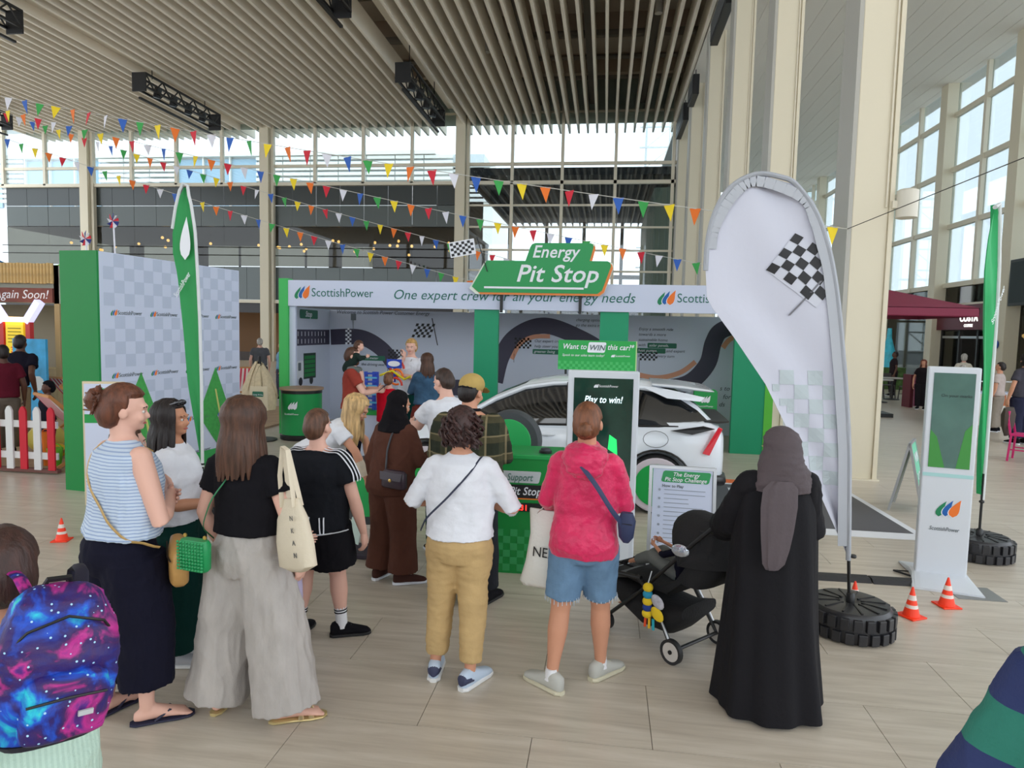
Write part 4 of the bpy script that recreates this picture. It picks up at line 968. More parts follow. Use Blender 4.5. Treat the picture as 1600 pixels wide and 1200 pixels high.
# ------------------------------------------------------------------ bunting
PCOL = [mat('pennant_' + n, c, .7) for n, c in (('orange', (240, 120, 40)), ('red', (215, 40, 60)), ('white', (225, 225, 235)), ('blue', (50, 100, 190)), ('green', (60, 165, 80)), ('yellow', (245, 215, 40)))]
pen_me = [MB().prism([V3((-.085, 0, 0)), V3((.085, 0, 0)), V3((.03, .0, -.16)), V3((.0, 0, -.25))], (0, .006, 0)).mesh('pennant', m) for m in PCOL]
def bunting(p0, p1, sag, first, label, gap=.385, end=None):
    p0, p1 = V3(p0), V3(p1); d = p1 - p0; L = d.length; n_ = int(L / gap)
    t = thing('bunting', label, 'bunting', p0, 0, 'strings of coloured pennant bunting')
    f = lambda s: d * s + V3((0, 0, -4 * sag * s * (1 - s)))
    cd_ = MB().tube([f(k / 40) for k in range(41)], .006, 4); cd_.build('cord', mat('cord_white', (210, 208, 200)), t)
    if end is not None: MB().tube([d, V3(end) - p0], .006, 4).build('cord', mat('cord_dark', (70, 66, 60)), t)
    for k in range(n_):
        o = bpy.data.objects.new('pennant', pen_me[(first + k) % 6]); o.parent = t; C.objects.link(o)
        o.location = f((k + .5) / n_); o.rotation_euler = (random.uniform(-.25, .25), random.uniform(-.12, .12), math.atan2(d.y, d.x) + random.uniform(-.5, .5))
    return t
random.seed(11)
bunting((-12.6, 12.3, 6.55), (3.36, 10.38, 3.6), .12, 0, 'uppermost string of pennants, tied to the nearest cream column', end=(4.6, 6.2, 4.1))
bunting((-13.94, 14.34, 6.86), (2.77, 14.74, 3.37), .12, 5, 'string of pennants crossing the green sign, ending behind the white banner')
bunting((-16.73, 17.21, 7.76), (.19, 18.0, 3.26), .15, 1, 'dense string of pennants furthest back behind the green sign')
bunting((-16.04, 16.48, 6.86), (-3.37, 17.68, 3.28), .1, 3, 'lowest string of pennants, running down to the white fascia')

# ------------------------------------------------------------------ fairground corner behind the picket fence
sand = MB().b2((-22, 8.2, 0), (-6.6, 16, .04)).build('play_floor', mat('play_sand', (176, 150, 120), .9, bump=.4, bscale=20, var=.12), None); tag(sand, 'brown play area platform inside the picket fence', 'floor mat')
fn = thing('picket_fence', 'low fence of alternating red and white pickets around the play area', 'fence', (-7.15, 8.05, 0))
for k in range(14):
    x = -.07 - .205 * k
    m = mat('picket_red', (205, 18, 45), .5) if k % 2 == 0 else mat('picket_white', (222, 222, 222), .5)
    MB().prism([V3((x - .05, 0, .06)), V3((x + .05, 0, .06)), V3((x + .05, 0, .84)), V3((x + .025, 0, .89)), V3((x, 0, .905)), V3((x - .025, 0, .89)), V3((x - .05, 0, .84))], (0, -.025, 0)).build('picket', m, fn)
for z in (.2, .62): MB().b2((-2.9, 0, z), (0, .03, z + .09)).build('rail', mat('picket_white', (222, 222, 222)), fn)
MB().b2((-2.9, -.01, .02), (0, .06, .07)).build('foot_board', mat('fence_foot', (110, 70, 62), .7), fn)
hut = thing('beach_hut_stall', 'bamboo-fronted snack stall with a wooden script sign', 'stall', (-16.5, 13, 0))
BAM = mat('bamboo', (200, 168, 110), .6, var=.2, vscale=8)
cane = MB().tube([(0, 0, 0), (0, 0, .42)], .036, 7).mesh('cane', BAM, True)
for k in range(64):
    o = bpy.data.objects.new('cane', cane); o.location = (.05 + .078 * k, -.02, 2.82 + random.uniform(-.01, .01)); o.parent = hut; C.objects.link(o)
MB().b2((0, .05, 2.4), (5.1, .15, 3.2)).build('fascia', mat('hut_grey', (150, 152, 140), .7), hut)
MB().b2((0, .0, 2.42), (4.95, .06, 2.72)).build('sign_board', mat('sign_wood', (122, 66, 56), .7, var=.15), hut)
PH = Plane((0, 0, 0), (1, 0, 0), (0, 0, 1)); PH.text('See You Again Soon!', 2.6, 2.5, .26, WHITE, hut, italic=True, width=2.25)
for x in (.1, 5.0): MB().b2((x - .06, .05, 0), (x + .06, .17, 3.2)).build('post', mat('hut_post', (170, 150, 110), .7), hut)
MB().b2((0, .2, .0), (5.0, .8, 1.0)).build('counter', mat('hut_counter', (190, 170, 130), .7, var=.1), hut)
MB().b2((0, 1.6, 0), (5.0, 1.7, 2.4)).build('back_wall', mat('hut_back', (150, 140, 120), .8), hut)
bt = thing('blue_parasol', 'blue fabric canopy top poking above the bamboo stall', 'parasol', (-15.0, 14.4, 0)); MB().lathe([(1.2, 3.05), (.9, 3.35), (.1, 3.7), (.02, 3.72)], n=10).build('canopy', mat('blue_cloth', (20, 110, 175), .7, var=.2), bt); MB().tube([(0, 0, 0), (0, 0, 3.1)], .03, 6).build('pole', BLACKM, bt)
bt2 = thing('green_parasol', 'lime green canopy edge beside the tall green wall', 'parasol', (-12.2, 14.2, 0)); MB().lathe([(1.0, 2.95), (.1, 3.35), (.02, 3.36)], n=10).build('canopy', mat('lime_cloth', (110, 190, 50), .7), bt2); MB().tube([(0, 0, 0), (0, 0, 2.95)], .03, 6).build('pole', BLACKM, bt2)
am = thing('arcade_machine', 'yellow arcade machine with red posts and glowing lamps', 'arcade machine', (-11.9, 12.35, 0))
MB().b2((-.28, 0, 0), (.28, .5, 1.3)).build('cabinet', mat('arcade_blue', (60, 140, 200), .4), am, bevel=.02)
MB().b2((-.2, .05, 1.3), (.2, .15, 2.0)).build('backlit_panel', mat('arcade_yellow', (225, 195, 40), .4, emit=.3), am)
PAm = Plane((0, .05, 0), (1, 0, 0), (0, 0, 1))
for k in range(5): PAm.poly('stripe', rect(-.15, 1.58 + .07 * k, .15, 1.6 + .07 * k), mat('arcade_olive', (150, 140, 20)), am)
PAm.text('33', -.1, 1.38, .16, mat('arcade_red', (210, 40, 30), emit=.3), am, bold=True)
for s in (-1, 1):
    MB().b2((s * .3 - .05, .05, 1.0), (s * .3 + .05, .15, 2.0)).build('post', mat('arcade_post', (200, 50, 50), .4), am)
    MB().bar((s * .25, .1, 2.0), (s * .55, .1, 2.42), .14).build('light_arm', mat('arcade_lamp', (210, 210, 255), emit=.6), am)
MB().b2((-.2, .0, 2.0), (.2, .12, 2.1)).build('top_lamp', LAMPW, am)
bb = thing('blue_board', 'bright blue painted board standing behind the fence', 'board', (-9.9, 10.6, 0)); MB().b2((-.32, 0, .3), (.32, .05, 1.72)).build('panel', mat('blue_board', (60, 170, 225), .5, var=.25, vscale=4), bb)
for s in (-.28, .28): MB().b2((s - .03, 0, 0), (s + .03, .05, .32)).build('leg', mat('picket_white', (222, 222, 222)), bb)
PBb = Plane((0, 0, 0), (1, 0, 0), (0, 0, 1)); PBb.poly('splash', [circ(-.2, 1.3, .1, 10), circ(.15, .95, .13, 10), circ(-.1, .6, .1, 10)], mat('splash_white', (220, 228, 232)), bb)
STR = stripes('deck_stripe', (225, 215, 210), (205, 60, 85), 'X', 11)
def deckchair(loc, rz, label):
    t = thing('deckchair', label, 'deckchair', loc, rz, 'red and white striped deckchairs'); WD = mat('deck_wood', (190, 130, 70), .6)
    for s in (-.29, .29):
        MB().bar((s, -.45, .03), (s, .5, 1.0), .04).build('rail', WD, t); MB().bar((s * .9, .42, .03), (s * .9, -.4, .48), .04).build('leg', WD, t)
    for y, z in ((.5, 1.0), (-.4, .48), (-.45, .05)): MB().bar((-.3, y, z), (.3, y, z), .035).build('crossbar', WD, t)
    q = MB(); n_ = 10
    for k in range(n_ + 1):
        s = k / n_; y = .5 - .9 * s; z = 1.0 - .52 * s - .22 * math.sin(PI * s)
        for x in (-.27, .27): q.v += [V3((x, y, z)), V3((x, y + .006, z - .012))]
    for k in range(n_):
        i = 4 * k; q.face([i, i + 2, i + 6, i + 4]); q.face([i + 1, i + 5, i + 7, i + 3]); q.face([i, i + 4, i + 5, i + 1]); q.face([i + 2, i + 3, i + 7, i + 6])
    q.build('sling', STR, t)
    return t
dk = deckchair((-7.25, 8.65, .04), 2.6, 'striped deckchair nearest the fence with a capped child on it')
dup(dk, (-8.0, 9.9, .04), 2.2, 'striped deckchair behind the man in a navy top'); dup(dk, (-8.6, 15.2, 0), .4, 'striped deckchair seen past the canvas tote heap')
dup(dk, (-9.4, 11.3, .04), 2.9, 'striped deckchair furthest back near the blue board')
ya = mat('toy_yellow', (240, 215, 60), .6)
for k, (x, y, z, c, s, nm, lb_) in enumerate([(-7.9, 8.9, .12, (245, 210, 50), .12, 'beach_ball', 'yellow ball on the play area floor'), (-7.45, 8.35, .2, (120, 205, 50), .1, 'toy_bucket', 'lime toy bucket just behind the red picket'), (-7.62, 8.4, .45, (250, 130, 30), .06, 'toy_cone', 'orange and yellow toy stood on a bucket'), (-7.2, 8.45, .12, (60, 160, 180), .1, 'toy_bucket', 'teal toy bucket at the end of the fence'), (-8.35, 9.2, .3, (240, 225, 110), .25, 'bean_bag', 'pale yellow bean bag by the maroon shirt')]):
    t = thing(nm, lb_, 'toy', (x, y, 0)); m = mat('toy_%s' % k, c, .5)
    if 'ball' in nm or 'bag' in nm: MB().ell((0, 0, s * .9 + .04), (s, s, s * .9), 16).build('body', m, t, smooth=True)
    else: MB().lathe([(s * .7, .04), (s, z + s)], n=16).build('body', m, t, smooth=True); MB().tube([(s * math.cos(a_ * PI / 6), 0, z + s + .6 * s * math.sin(a_ * PI / 6)) for a_ in range(7)], .008, 5).build('handle', m, t)
for (x, y, z, lb_) in ((-7.4, 9.5, 3.56, 'union flag patterned windmill on a tall stick above the green wall, the higher one'), (-7.7, 9.3, 3.27, 'union flag patterned windmill low behind the corner of the green wall')):
    t = thing('toy_windmill', lb_, 'windmill', (x, y, z)); kf = .62; cols = [mat('mill_red', (205, 40, 60)), mat('mill_white', (225, 225, 235)), mat('mill_blue', (40, 50, 120))]
    for k in range(9):
        a_ = 2 * PI * k / 9; MB().prism([V3((0, 0, 0)), V3((.10 * math.cos(a_), 0, .12 * math.sin(a_))), V3((.08 * math.cos(a_ + .6), .03, .09 * math.sin(a_ + .6)))], (0, .008, 0)).build('vane', cols[k % 3], t)
    MB().tube([(0, .02, 0), (.1, .02, -z + .04)], .012, 6).build('stick', cols[1], t)
# toy marble tower on a plinth inside the stand
tw = thing('marble_run', 'tall blue plastic marble run tower with red loops on a white plinth', 'toy', (-3.6, 10.25, 0))
MB().b2((-.22, -.15, 0), (.45, .35, .7)).build('plinth', PALE, tw); MB().b2((-.22, -.17, .7), (.2, .2, .76)).build('base', mat('toy_green', (20, 160, 60), .4), tw)
BLU = mat('toy_blue', (30, 70, 190), .35)
for x in (-.1, .03, .08): MB().b2((x - .022, 0, .76), (x + .022, .05, 1.36)).build('tower_rail', BLU, tw)
for k in range(9): MB().b2((-.1, -.02, .8 + .065 * k), (.09, .07, .825 + .065 * k)).build('rung', mat('toy_cyan', (90, 180, 225)) if k % 2 else BLU, tw)
for k in range(3):
    MB().tube([(.35 + .11 * math.cos(a_ * PI / 8), .1 + .05 * k, 1.15 + .13 * k + .12 * math.sin(a_ * PI / 8)) for a_ in range(14)], .018, 6).build('loop_track', mat('toy_red', (230, 60, 40), .35) if k != 1 else mat('toy_orange', (250, 120, 30), .35), tw, smooth=True)
MB().tube([(.1, .1, 1.3), (.3, .1, 1.38), (.5, .1, 1.25), (.6, .1, 1.3)], .02, 6).build('track', mat('toy_yellow2', (240, 220, 40), .35), tw, smooth=True)
PTw = Plane((.2, .12, 1.42), (1, 0, 0), (0, 0, 1)); MB().b2((.2, .13, 1.42), (.44, .15, 1.56)).build('badge', BLU, tw); PTw.poly('badge_oval', circ(.12, .07, .1, 16, .045), WHITE, tw, .0)
MB().b2((.3, .15, 1.2), (.34, .17, 1.42)).build('badge_stem', BLU, tw)

# ------------------------------------------------------------------ coffee shop corner
MAR = mat('maroon', (128, 30, 62), .6); MARD = mat('maroon_dark', (96, 22, 40), .5)
shop = thing('coffee_shop_front', 'coffee shop front with maroon fascia and white lettering between cream piers', 'shop front', (RX, 0, 0), 0)
MB().b2((-.3, 27.1, 2.5), (.0, 32.0, 3.5)).build('fascia', MARD, shop)
MB().b2((-.05, 27.1, 0), (.0, 32.0, .3)).build('plinth', MARD, shop)
for y in (27.1, 29.0, 30.4, 31.9): MB().b2((-.1, y, 0), (.02, y + .12, 2.5)).build('shop_mullion', BLACKM, shop)
MB().b2((-.08, 27.1, 2.15), (0, 32, 2.25)).build('shop_transom', ALU, shop)
for a, b in ((27.2, 29.0), (30.5, 31.9)): MB().b2((-.04, a, .3), (-.02, b, 2.45)).build('shop_pane', DARKG, shop)
MB().b2((4.0, 27, 0), (4.1, 32, 3.4)).build('inner_wall', mat('cafe_inner', (54, 38, 34), .8), shop)
MB().b2((2.5, 28, 0), (3.2, 31.5, 1.1)).build('bar_counter', mat('cafe_bar', (90, 50, 40), .5), shop)
PCo = Plane((-.3, 30.05, 2.83), (0, -1, 0), (0, 0, 1)); SW = mat('sign_lit', (250, 250, 245), emit=.9)
PCo.text('COSTA', 0, 0, .42, SW, shop, bold=True, width=1.35, t=.02); PCo.text('COFFEE', .35, -.22, .16, SW, shop, bold=True, width=.65, t=.01)
for k in range(4): MB().ell((1.5, 28 + k * .9, 2.3), .08, 8).build('pendant', LAMPW, shop)
um = thing('cafe_parasol', 'large square maroon cafe parasol beyond the cream column', 'parasol', (7.2, 19.3, 0))
q = MB(); R_ = 1.62; pk = V3((-.45, 0, 3.47))
cs = [V3((-R_, -R_, 2.84)), V3((R_, -R_, 2.84)), V3((R_, R_, 2.84)), V3((-R_, R_, 2.84))]
for i in range(4): MB().prism([pk, cs[i], cs[(i + 1) % 4]], (0, 0, -.012)).build('canopy_panel', MAR, um)
for i in range(4):
    a, b = cs[i], cs[(i + 1) % 4]; MB().prism([a, b, b - V3((0, 0, .19)), a - V3((0, 0, .19))], (0, .0, .0) if False else ((a + b) * -.004)).build('valance', MAR, um)
    MB().bar(pk - V3((0, 0, .06)), a - V3((0, 0, .03)), .03).build('rib', BLACKM, um)
MB().tube([(-.0, 0, 0), (-.2, 0, 3.3)], .035, 8).build('pole', BLACKM, um, smooth=True); MB().b2((-.35, -.35, 0), (.35, .35, .1)).build('base', BLACKM, um)
pb = thing('cafe_sandwich_board', 'maroon framed cafe poster board standing left of the slim totem screen', 'sandwich board', (9.75, 22.0, 0), .1)
MB().b2((-.45, 0, .05), (.45, .05, 1.15)).build('frame', mat('poster_frame', (170, 80, 120), .5), pb, bevel=.01)
Pp = Plane((0, 0, 0), (1, 0, 0), (0, 0, 1)); Pp.poly('poster', rect(-.38, .1, .38, 1.05), mat('poster_food', (205, 160, 130), .5, var=.3, vscale=3), pb); Pp.text('COSTA', -.2, 1.07, .09, WHITE, pb, bold=True)
MB().prism([V3((-.45, .05, 1.12)), V3((-.5, .5, .0)), V3((-.47, .5, 0)), V3((-.42, .05, 1.12))], (0, .01, 0)).build('rear_leg', MARD, pb); MB().b2((-.55, .05, 0), (-.45, .5, 1.0)).build('side_cloth', MARD, pb)
Pp.poly('badge', circ(.12, .75, .13, 14, .05), WHITE, pb, .004)
def chair(loc, rz, label, m, grp):
    t = thing('cafe_chair', label, 'chair', loc, rz, grp)
    MB().b2((-.21, -.2, .44), (.21, .2, .47)).build('seat', m, t, bevel=.008)
    for x, y in ((-.19, -.18), (.19, -.18), (-.19, .18), (.19, .18)): MB().bar((x * 1.15, y * 1.15, 0), (x, y, .45), .03).build('leg', m, t)
    for x in (-.19, .19): MB().bar((x, .19, .45), (x, .26, .85), .03).build('back_post', m, t)
    MB().b2((-.21, .22, .68), (.21, .25, .86)).build('backrest', m, t, bevel=.008)
    for s in (-1, 1): MB().bar((s * .2, -.18, .2), (s * .2, .18, .2), .02).build('stretcher', m, t)
    return t
def table(loc, label):
    t = thing('cafe_table', label, 'table', loc); MB().lathe([(.38, .72), (.39, .735), (.38, .75)], n=28).build('top', mat('table_grey', (170, 165, 160), .4), t)
    MB().tube([(0, 0, .02), (0, 0, .72)], .035, 10).build('stem', BLACKM, t); MB().lathe([(.24, 0), (.24, .02), (.05, .05)], n=20).build('foot', BLACKM, t)
    return t
table((9.75, 24.7, 0), 'small round cafe table behind the poster board'); table((8.9, 23.5, 0), 'round cafe table partly hidden by the cream column')
c1 = chair((9.3, 24.9, 0), 1.5, 'dark cafe chair closest to the cream column', mat('chair_dark', (60, 52, 50), .5), 'dark cafe chairs under the maroon parasol')
dup(c1, (10.2, 24.6, 0), -1.6, 'dark cafe chair behind the maroon poster board'); dup(c1, (9.8, 25.3, 0), 0, 'dark cafe chair on the far side of the table'); dup(c1, (8.4, 23.7, 0), 1.2, 'dark cafe chair by the second table')
pc_ = chair((7.25, 12.75, 0), .9, 'bright pink metal chair at the right edge with a dark coat over it', mat('chair_pink', (205, 30, 110), .45), None)
ct_ = MB(); ct_.loft([(V3((0, 0, z)), V3((1, 0, 0)), V3((0, 1, 0)), a, b) for z, a, b in ((.42, .18, .03), (.6, .27, .09), (.78, .3, .1), (.9, .27, .06))], 14); cto = ct_.build('coat', mat('coat_dark', (70, 60, 54), .9), None, smooth=True); tag(cto, 'dark brown coat draped over the back of the pink chair', 'coat'); cto.location = (7.05, 12.95, 0); cto.rotation_euler = (0, 0, .9)
dc = thing('display_counter', 'low white display counter behind the green feather banner', 'counter', (9.1, 17.9, 0), .1)
MB().b2((-.6, 0, 0), (.95, .6, .78)).build('body', mat('counter_white', (214, 214, 206), .4), dc, bevel=.01)
MB().b2((-.62, -.02, .78), (.97, .62, .81)).build('top', PALE, dc)
Pd = Plane((0, 0, 0), (1, 0, 0), (0, 0, 1)); Pd.poly('poster', rect(.3, .5, .6, .78), mat('poster_orange', (200, 110, 60), .5, var=.3, vscale=6), dc)
for k in range(3):
    t = thing('barrier_post', 'slim steel barrier post of the cafe queue, %s along the white rope' % ('first', 'second', 'third')[k], 'barrier', (9.4 + .95 * k, 20.5, 0), 0, 'cafe barrier posts')
    MB().tube([(0, 0, 0), (0, 0, .98)], .02, 8).build('post', ALU, t); MB().lathe([(.15, 0), (.14, .02)], n=16).build('foot', ALU, t)
rp = MB().tube([(9.4, 20.5, .95), (10.35, 20.5, .94), (11.3, 20.5, .95), (12.2, 20.5, .95)], .02, 6).build('barrier_rope', WHITE, None); tag(rp, 'white rope stretched between the cafe barrier posts', 'rope')
bs = MB().lathe([(.16, 0), (.16, .03)], n=24, ax=(-1, 0, 0)).build('round_sign', mat('blue_sign', (30, 80, 170), .4), None); tag(bs, 'round blue sign fixed to the cream pier by the coffee shop', 'sign'); bs.location = (RX - .52, 26.9, 1.95)
tv = thing('wall_screen', 'dark framed wall screen on the far right pier', 'screen', (RX - .55, 25.0, 3.3)); MB().b2((-.08, -1.2, 0), (0, 1.2, 1.6)).build('casing', BLACKM, tv, bevel=.01); MB().b2((-.09, -1.1, .1), (-.08, 1.1, 1.5)).build('display', mat('tv_dark', (60, 66, 70), .1), tv)
bt_ = thing('window_display', 'tall blue bottle-shaped window display beside the coffee shop', 'display', (11.6, 30.0, 0)); MB().lathe([(.28, .9), (.26, 1.5), (.1, 2.1), (.08, 2.5)], n=16).build('bottle', mat('bottle_blue', (60, 190, 215), .4, var=.2), bt_); MB().b2((-.6, -.3, 0), (.6, .3, .9)).build('planter', mat('planter', (70, 100, 50), .8, var=.4, vscale=9), bt_)
lf = MB().lathe([(.4, 0), (.38, .01)], n=20).build('floor_sticker', mat('sticker_green', (120, 200, 60)), None); tag(lf, 'green round sticker on the floor in front of the cafe board', 'sticker'); lf.location = (6.75, 14.2, .001)
# ------------------------------------------------------------------ people
SKIN = {'fair': mat('skin_fair', (226, 178, 160), .5, spec=.35), 'tan': mat('skin_tan', (205, 148, 120), .5, spec=.35), 'olive': mat('skin_olive', (190, 135, 105), .5, spec=.35), 'dark': mat('skin_dark', (96, 62, 48), .45, spec=.4)}
def hairm(n, c): return mat('hair_' + n, c, .5, bump=.6, bscale=18, stretch=(5, 5, .7), var=.45, vscale=9, spec=.45)
def cloth(n, c, var=.06, rough=.9, bump=.3, bscale=45): return mat('cloth_' + n, c, rough, bump=bump, bscale=bscale, var=var, vscale=10, spec=.15)
TOR = {'f': [(.45, .075, .058, 0), (.50, .100, .072, -.008), (.535, .100, .072, -.008), (.58, .084, .058, 0), (.62, .073, .052, .003), (.68, .077, .054, .004), (.73, .083, .060, .006), (.77, .086, .053, 0), (.80, .088, .042, -.006), (.82, .062, .036, -.01), (.845, .034, .032, -.008)],
       'm': [(.45, .075, .06, 0), (.50, .092, .07, -.006), (.535, .092, .07, -.004), (.58, .088, .062, 0), (.62, .087, .06, .002), (.68, .096, .063, .003), (.73, .100, .066, .003), (.77, .105, .058, 0), (.80, .106, .046, -.004), (.82, .076, .04, -.008), (.845, .040, .036, -.006)]}
def remesh(mb, vox, it=2):
    me = bpy.data.meshes.new('tmp'); me.from_pydata([tuple(p) for p in mb.v], [], mb.f)
    bm = bmesh.new(); bm.from_mesh(me); bmesh.ops.recalc_face_normals(bm, faces=bm.faces); bm.to_mesh(me); bm.free()
    o = bpy.data.objects.new('tmp', me); C.objects.link(o)
    m = o.modifiers.new('r', 'REMESH'); m.mode = 'VOXEL'; m.voxel_size = vox
    if it: s = o.modifiers.new('s', 'SMOOTH'); s.factor = .5; s.iterations = it
    dg = bpy.context.evaluated_depsgraph_get(); r = bpy.data.meshes.new_from_object(o.evaluated_get(dg))
    bpy.data.objects.remove(o); bpy.data.meshes.remove(me)
    return r
def wrinkle(me, amp, f, seed=0., ztop=None):
    amp0 = amp
    n = len(me.vertices); nr = [v.normal.copy() for v in me.vertices]
    for v, k in zip(me.vertices, nr):
        c = v.co; amp = amp0 * (min(1, max(.12, (ztop - c.z) / .12)) if ztop else 1); q = V3((c.x * f[0] + seed, c.y * f[1], c.z * f[2]))
        a = noise.noise(q); b = 1 - abs(noise.noise(V3((q.y * 1.7 + q.x, q.x * .4 + 5, q.z * 2.6)))) * 2
        v.co = c + k * (amp * (.7 * a + .28 * noise.noise(q * 2.7) + .35 * b * b - .2))
def finish(me, name, m, parent):
    me.name = name; me.materials.clear(); me.materials.append(m); me.polygons.foreach_set('use_smooth', [True] * len(me.polygons))
    o = bpy.data.objects.new(name, me); C.objects.link(o); o.parent = parent; return o
def hand(mb, w, d, nrm, t, L, curl=.35):
    """palm, four fingers of unequal length and a thumb leaving the side of the palm"""
    d = d.normalized(); t = (t - d * t.dot(d)).normalized(); nrm = d.cross(t).normalized() * (1 if d.cross(t).dot(nrm) > 0 else -1)
    mb.loft([(w - d * .1 * L, t, nrm, .13 * L, .10 * L), (w + d * .06 * L, t, nrm, .15 * L, .11 * L), (w + d * .25 * L, t, nrm, .22 * L, .10 * L), (w + d * .45 * L, t, nrm, .235 * L, .085 * L), (w + d * .52 * L, t, nrm, .22 * L, .06 * L)], 10, e=2.6)
    for k, (o, ln) in enumerate(((.165, .43), (.06, .48), (-.055, .45), (-.16, .36))):
        p = w + d * (.48 - .02 * abs(k - 1)) * L + t * o * L; a = curl * (.6 + .12 * k); pts = [p]; dd = d
        for s in (.45, .32, .25):
            dd = (d * math.cos(a) + nrm * math.sin(a)); p = p + dd * ln * s * L; pts.append(p); a += curl * .9
        mb.tube(pts, [.052 * L, .050 * L, .045 * L, .030 * L], 6)
    p = w + d * .12 * L + t * .14 * L; q = p + (d * .55 + t * .6 + nrm * .25) * .26 * L; r = q + (d * .85 + t * .25 + nrm * .35) * .22 * L
    mb.tube([p, q, r], [.07 * L, .058 * L, .038 * L], 7)
def person(label, loc, h, rz, sex='f', skin='fair', lean=0, twist=0, head=(0, 0), aL=None, aR=None, fL=(-.055, 0, .1), fR=(.055, 0, -.1), fat=1., top=None, bot=None, shoe=None, hair=None,
           vox=.009, z0=0, kneeL=None, kneeR=None, group=None, face=True, hipz=0, headsize=1., tilt=0):
    t = thing('person', label, 'person', (loc[0], loc[1], z0), rz, group); H = h; kid = headsize
    Z = V3((0, 0, 1))
    def T(x, y, z):
        p = V3((x, y, z)); s = min(1, max(0, (z - .50) / .16)); s = s * s * (3 - 2 * s)
        r = Matrix.Rotation(-lean * s, 3, 'X') @ Matrix.Rotation(twist * s, 3, 'Z') if s > 0 else Matrix.Identity(3)
        base = V3((0, 0, .53)); return (base + r @ (p - base) + V3((0, 0, hipz))) * H
    def axes(z): return (T(.01, 0, z) - T(-.01, 0, z)).normalized(), (T(0, .01, z) - T(0, -.01, z)).normalized()
    tb = TOR[sex]; W = tab([(a, b * fat) for a, b, c, d in tb]); D = tab([(a, c * (1 + (fat - 1) * 1.2)) for a, b, c, d in tb]); Y = tab([(a, d) for a, b, c, d in tb])
    sw = (.088 if sex == 'f' else .104) * (1 + (fat - 1) * .5)
    covered_t = top is not None; shr = .93
    B = MB()
    zs = [a for a, *_ in tb]; rings = []
    for z in zs:
        a, b = axes(z); k = shr if (covered_t and z < .8) else 1; rings.append((T(0, Y(z), z), a, b, W(z) * H * k, D(z) * H * k))
    B.loft(rings, 20)
    # arms
    A = {}
    dn = lambda s: (V3((s * .15, -.015, .63)), V3((s * .155, .03, .485)), V3((0, .12, -1)), V3((-s, 0, 0)))
    hands = []
    for s, spec in ((-1, aL), (1, aR)):
        e, wv, hd, pn = dn(s); curl = .35
        if spec:
            e, wv = V3(spec[0]), V3(spec[1])
            hd = V3(spec[2]) if len(spec) > 2 and spec[2] else (wv - e); pn = V3(spec[3]) if len(spec) > 3 and spec[3] else pn
            if len(spec) > 4: curl = spec[4]
        sh = T(s * sw, -.006, .795); e = e * H; wv = wv * H; hd = hd.normalized(); A[s] = (sh, e, wv)
        fr = .032 if sex == 'm' else .028
        fr *= 1 + (fat - 1) * .8
        cv = .84 if (top and top[2]) else 1; cf = .88 if (top and top[2] > .6) else 1
        B.ell(sh, fr * H * 1.1 * cv, 10); m1 = sh.lerp(e, .4); m2 = e.lerp(wv, .3)
        B.tube([sh, m1, e, m2, wv, wv + hd * .01 * H], [fr * H * 1.05 * cv, fr * H * .98 * (.95 if cv < 1 else 1), fr * H * .78, fr * H * .82 * cf, .0165 * H, .0155 * H], 12)
        th = V3((0, 1, .2)) if abs(hd.z) > .7 else V3((-s * .3, .3, 1))
        hands.append((wv, hd, pn, th, curl))
    # legs
    L = {}
    for s, f_, kn in ((-1, fL, kneeL), (1, fR, kneeR)):
        hip = T(s * .05, 0, .505); ank = V3((f_[0], f_[1], (f_[3] if len(f_) > 3 else 0) + .045)) * H
        k = V3(kn) * H if kn else hip.lerp(ank, .5) + V3((s * .002, .015, .0)) * H
        L[s] = (hip, k, ank)
        B.ell(hip, .056 * H * fat, 10)
        B.tube([hip, hip.lerp(k, .5), k, k.lerp(ank, .3), k.lerp(ank, .75), ank], [.060 * H * fat, .050 * H * fat, .034 * H * fat, .036 * H * fat, .023 * H, .020 * H], 14)
        if not shoe or shoe[0] in ('flipflop', 'sandal'):
            fa = f_[2]; R = Matrix.Rotation(fa, 3, 'Z'); bs = V3((ank.x, ank.y, 0)); fx = R @ V3((1, 0, 0)); fy = R @ V3((0, 1, 0))
            g = .022 * H * .4
            B.loft([(bs + fy * yy * H + Z * (zz * H + .012), fx, Z, ww * H, hh * H) for yy, zz, ww, hh in ((-.035, .016, .012, .012), (-.02, .02, .019, .018), (.02, .026, .020, .024), (.06, .018, .024, .015), (.09, .012, .026, .011), (.105, .010, .022, .009))], 12)
            for k5 in range(5): B.tube([bs + fy * (.095 - .003 * k5 * k5 * .5) * H + fx * ((-.02 + .01 * k5) * s * -1) * H + Z * (.009 * H + .012), bs + fy * (.122 - .0022 * k5 * k5) * H + fx * ((-.021 + .0105 * k5) * s * -1) * H + Z * (.007 * H + .012)], [.0065 * H, .005 * H], 6)
    # neck and head, in the head's own frame
    NB = T(0, -.010, .845); a0, b0 = axes(.84)
    RH = Matrix.Rotation(head[0], 3, 'Z') @ Matrix.Rotation(-head[1] - tilt * 0, 3, 'X')
    hb = NB + (T(0, 0, .86) - T(0, 0, .84)).normalized() * .012 * H
    hs = H * kid
    def HP(x, y, z): return hb + RH @ (V3((x, y, z)) * hs)
    B.tube([T(0, -.012, .80), NB, HP(0, -.008, .03), HP(0, -.004, .06)], [.042 * H, .033 * H * (1.15 if sex == 'm' else 1), .031 * H, .034 * H], 14)
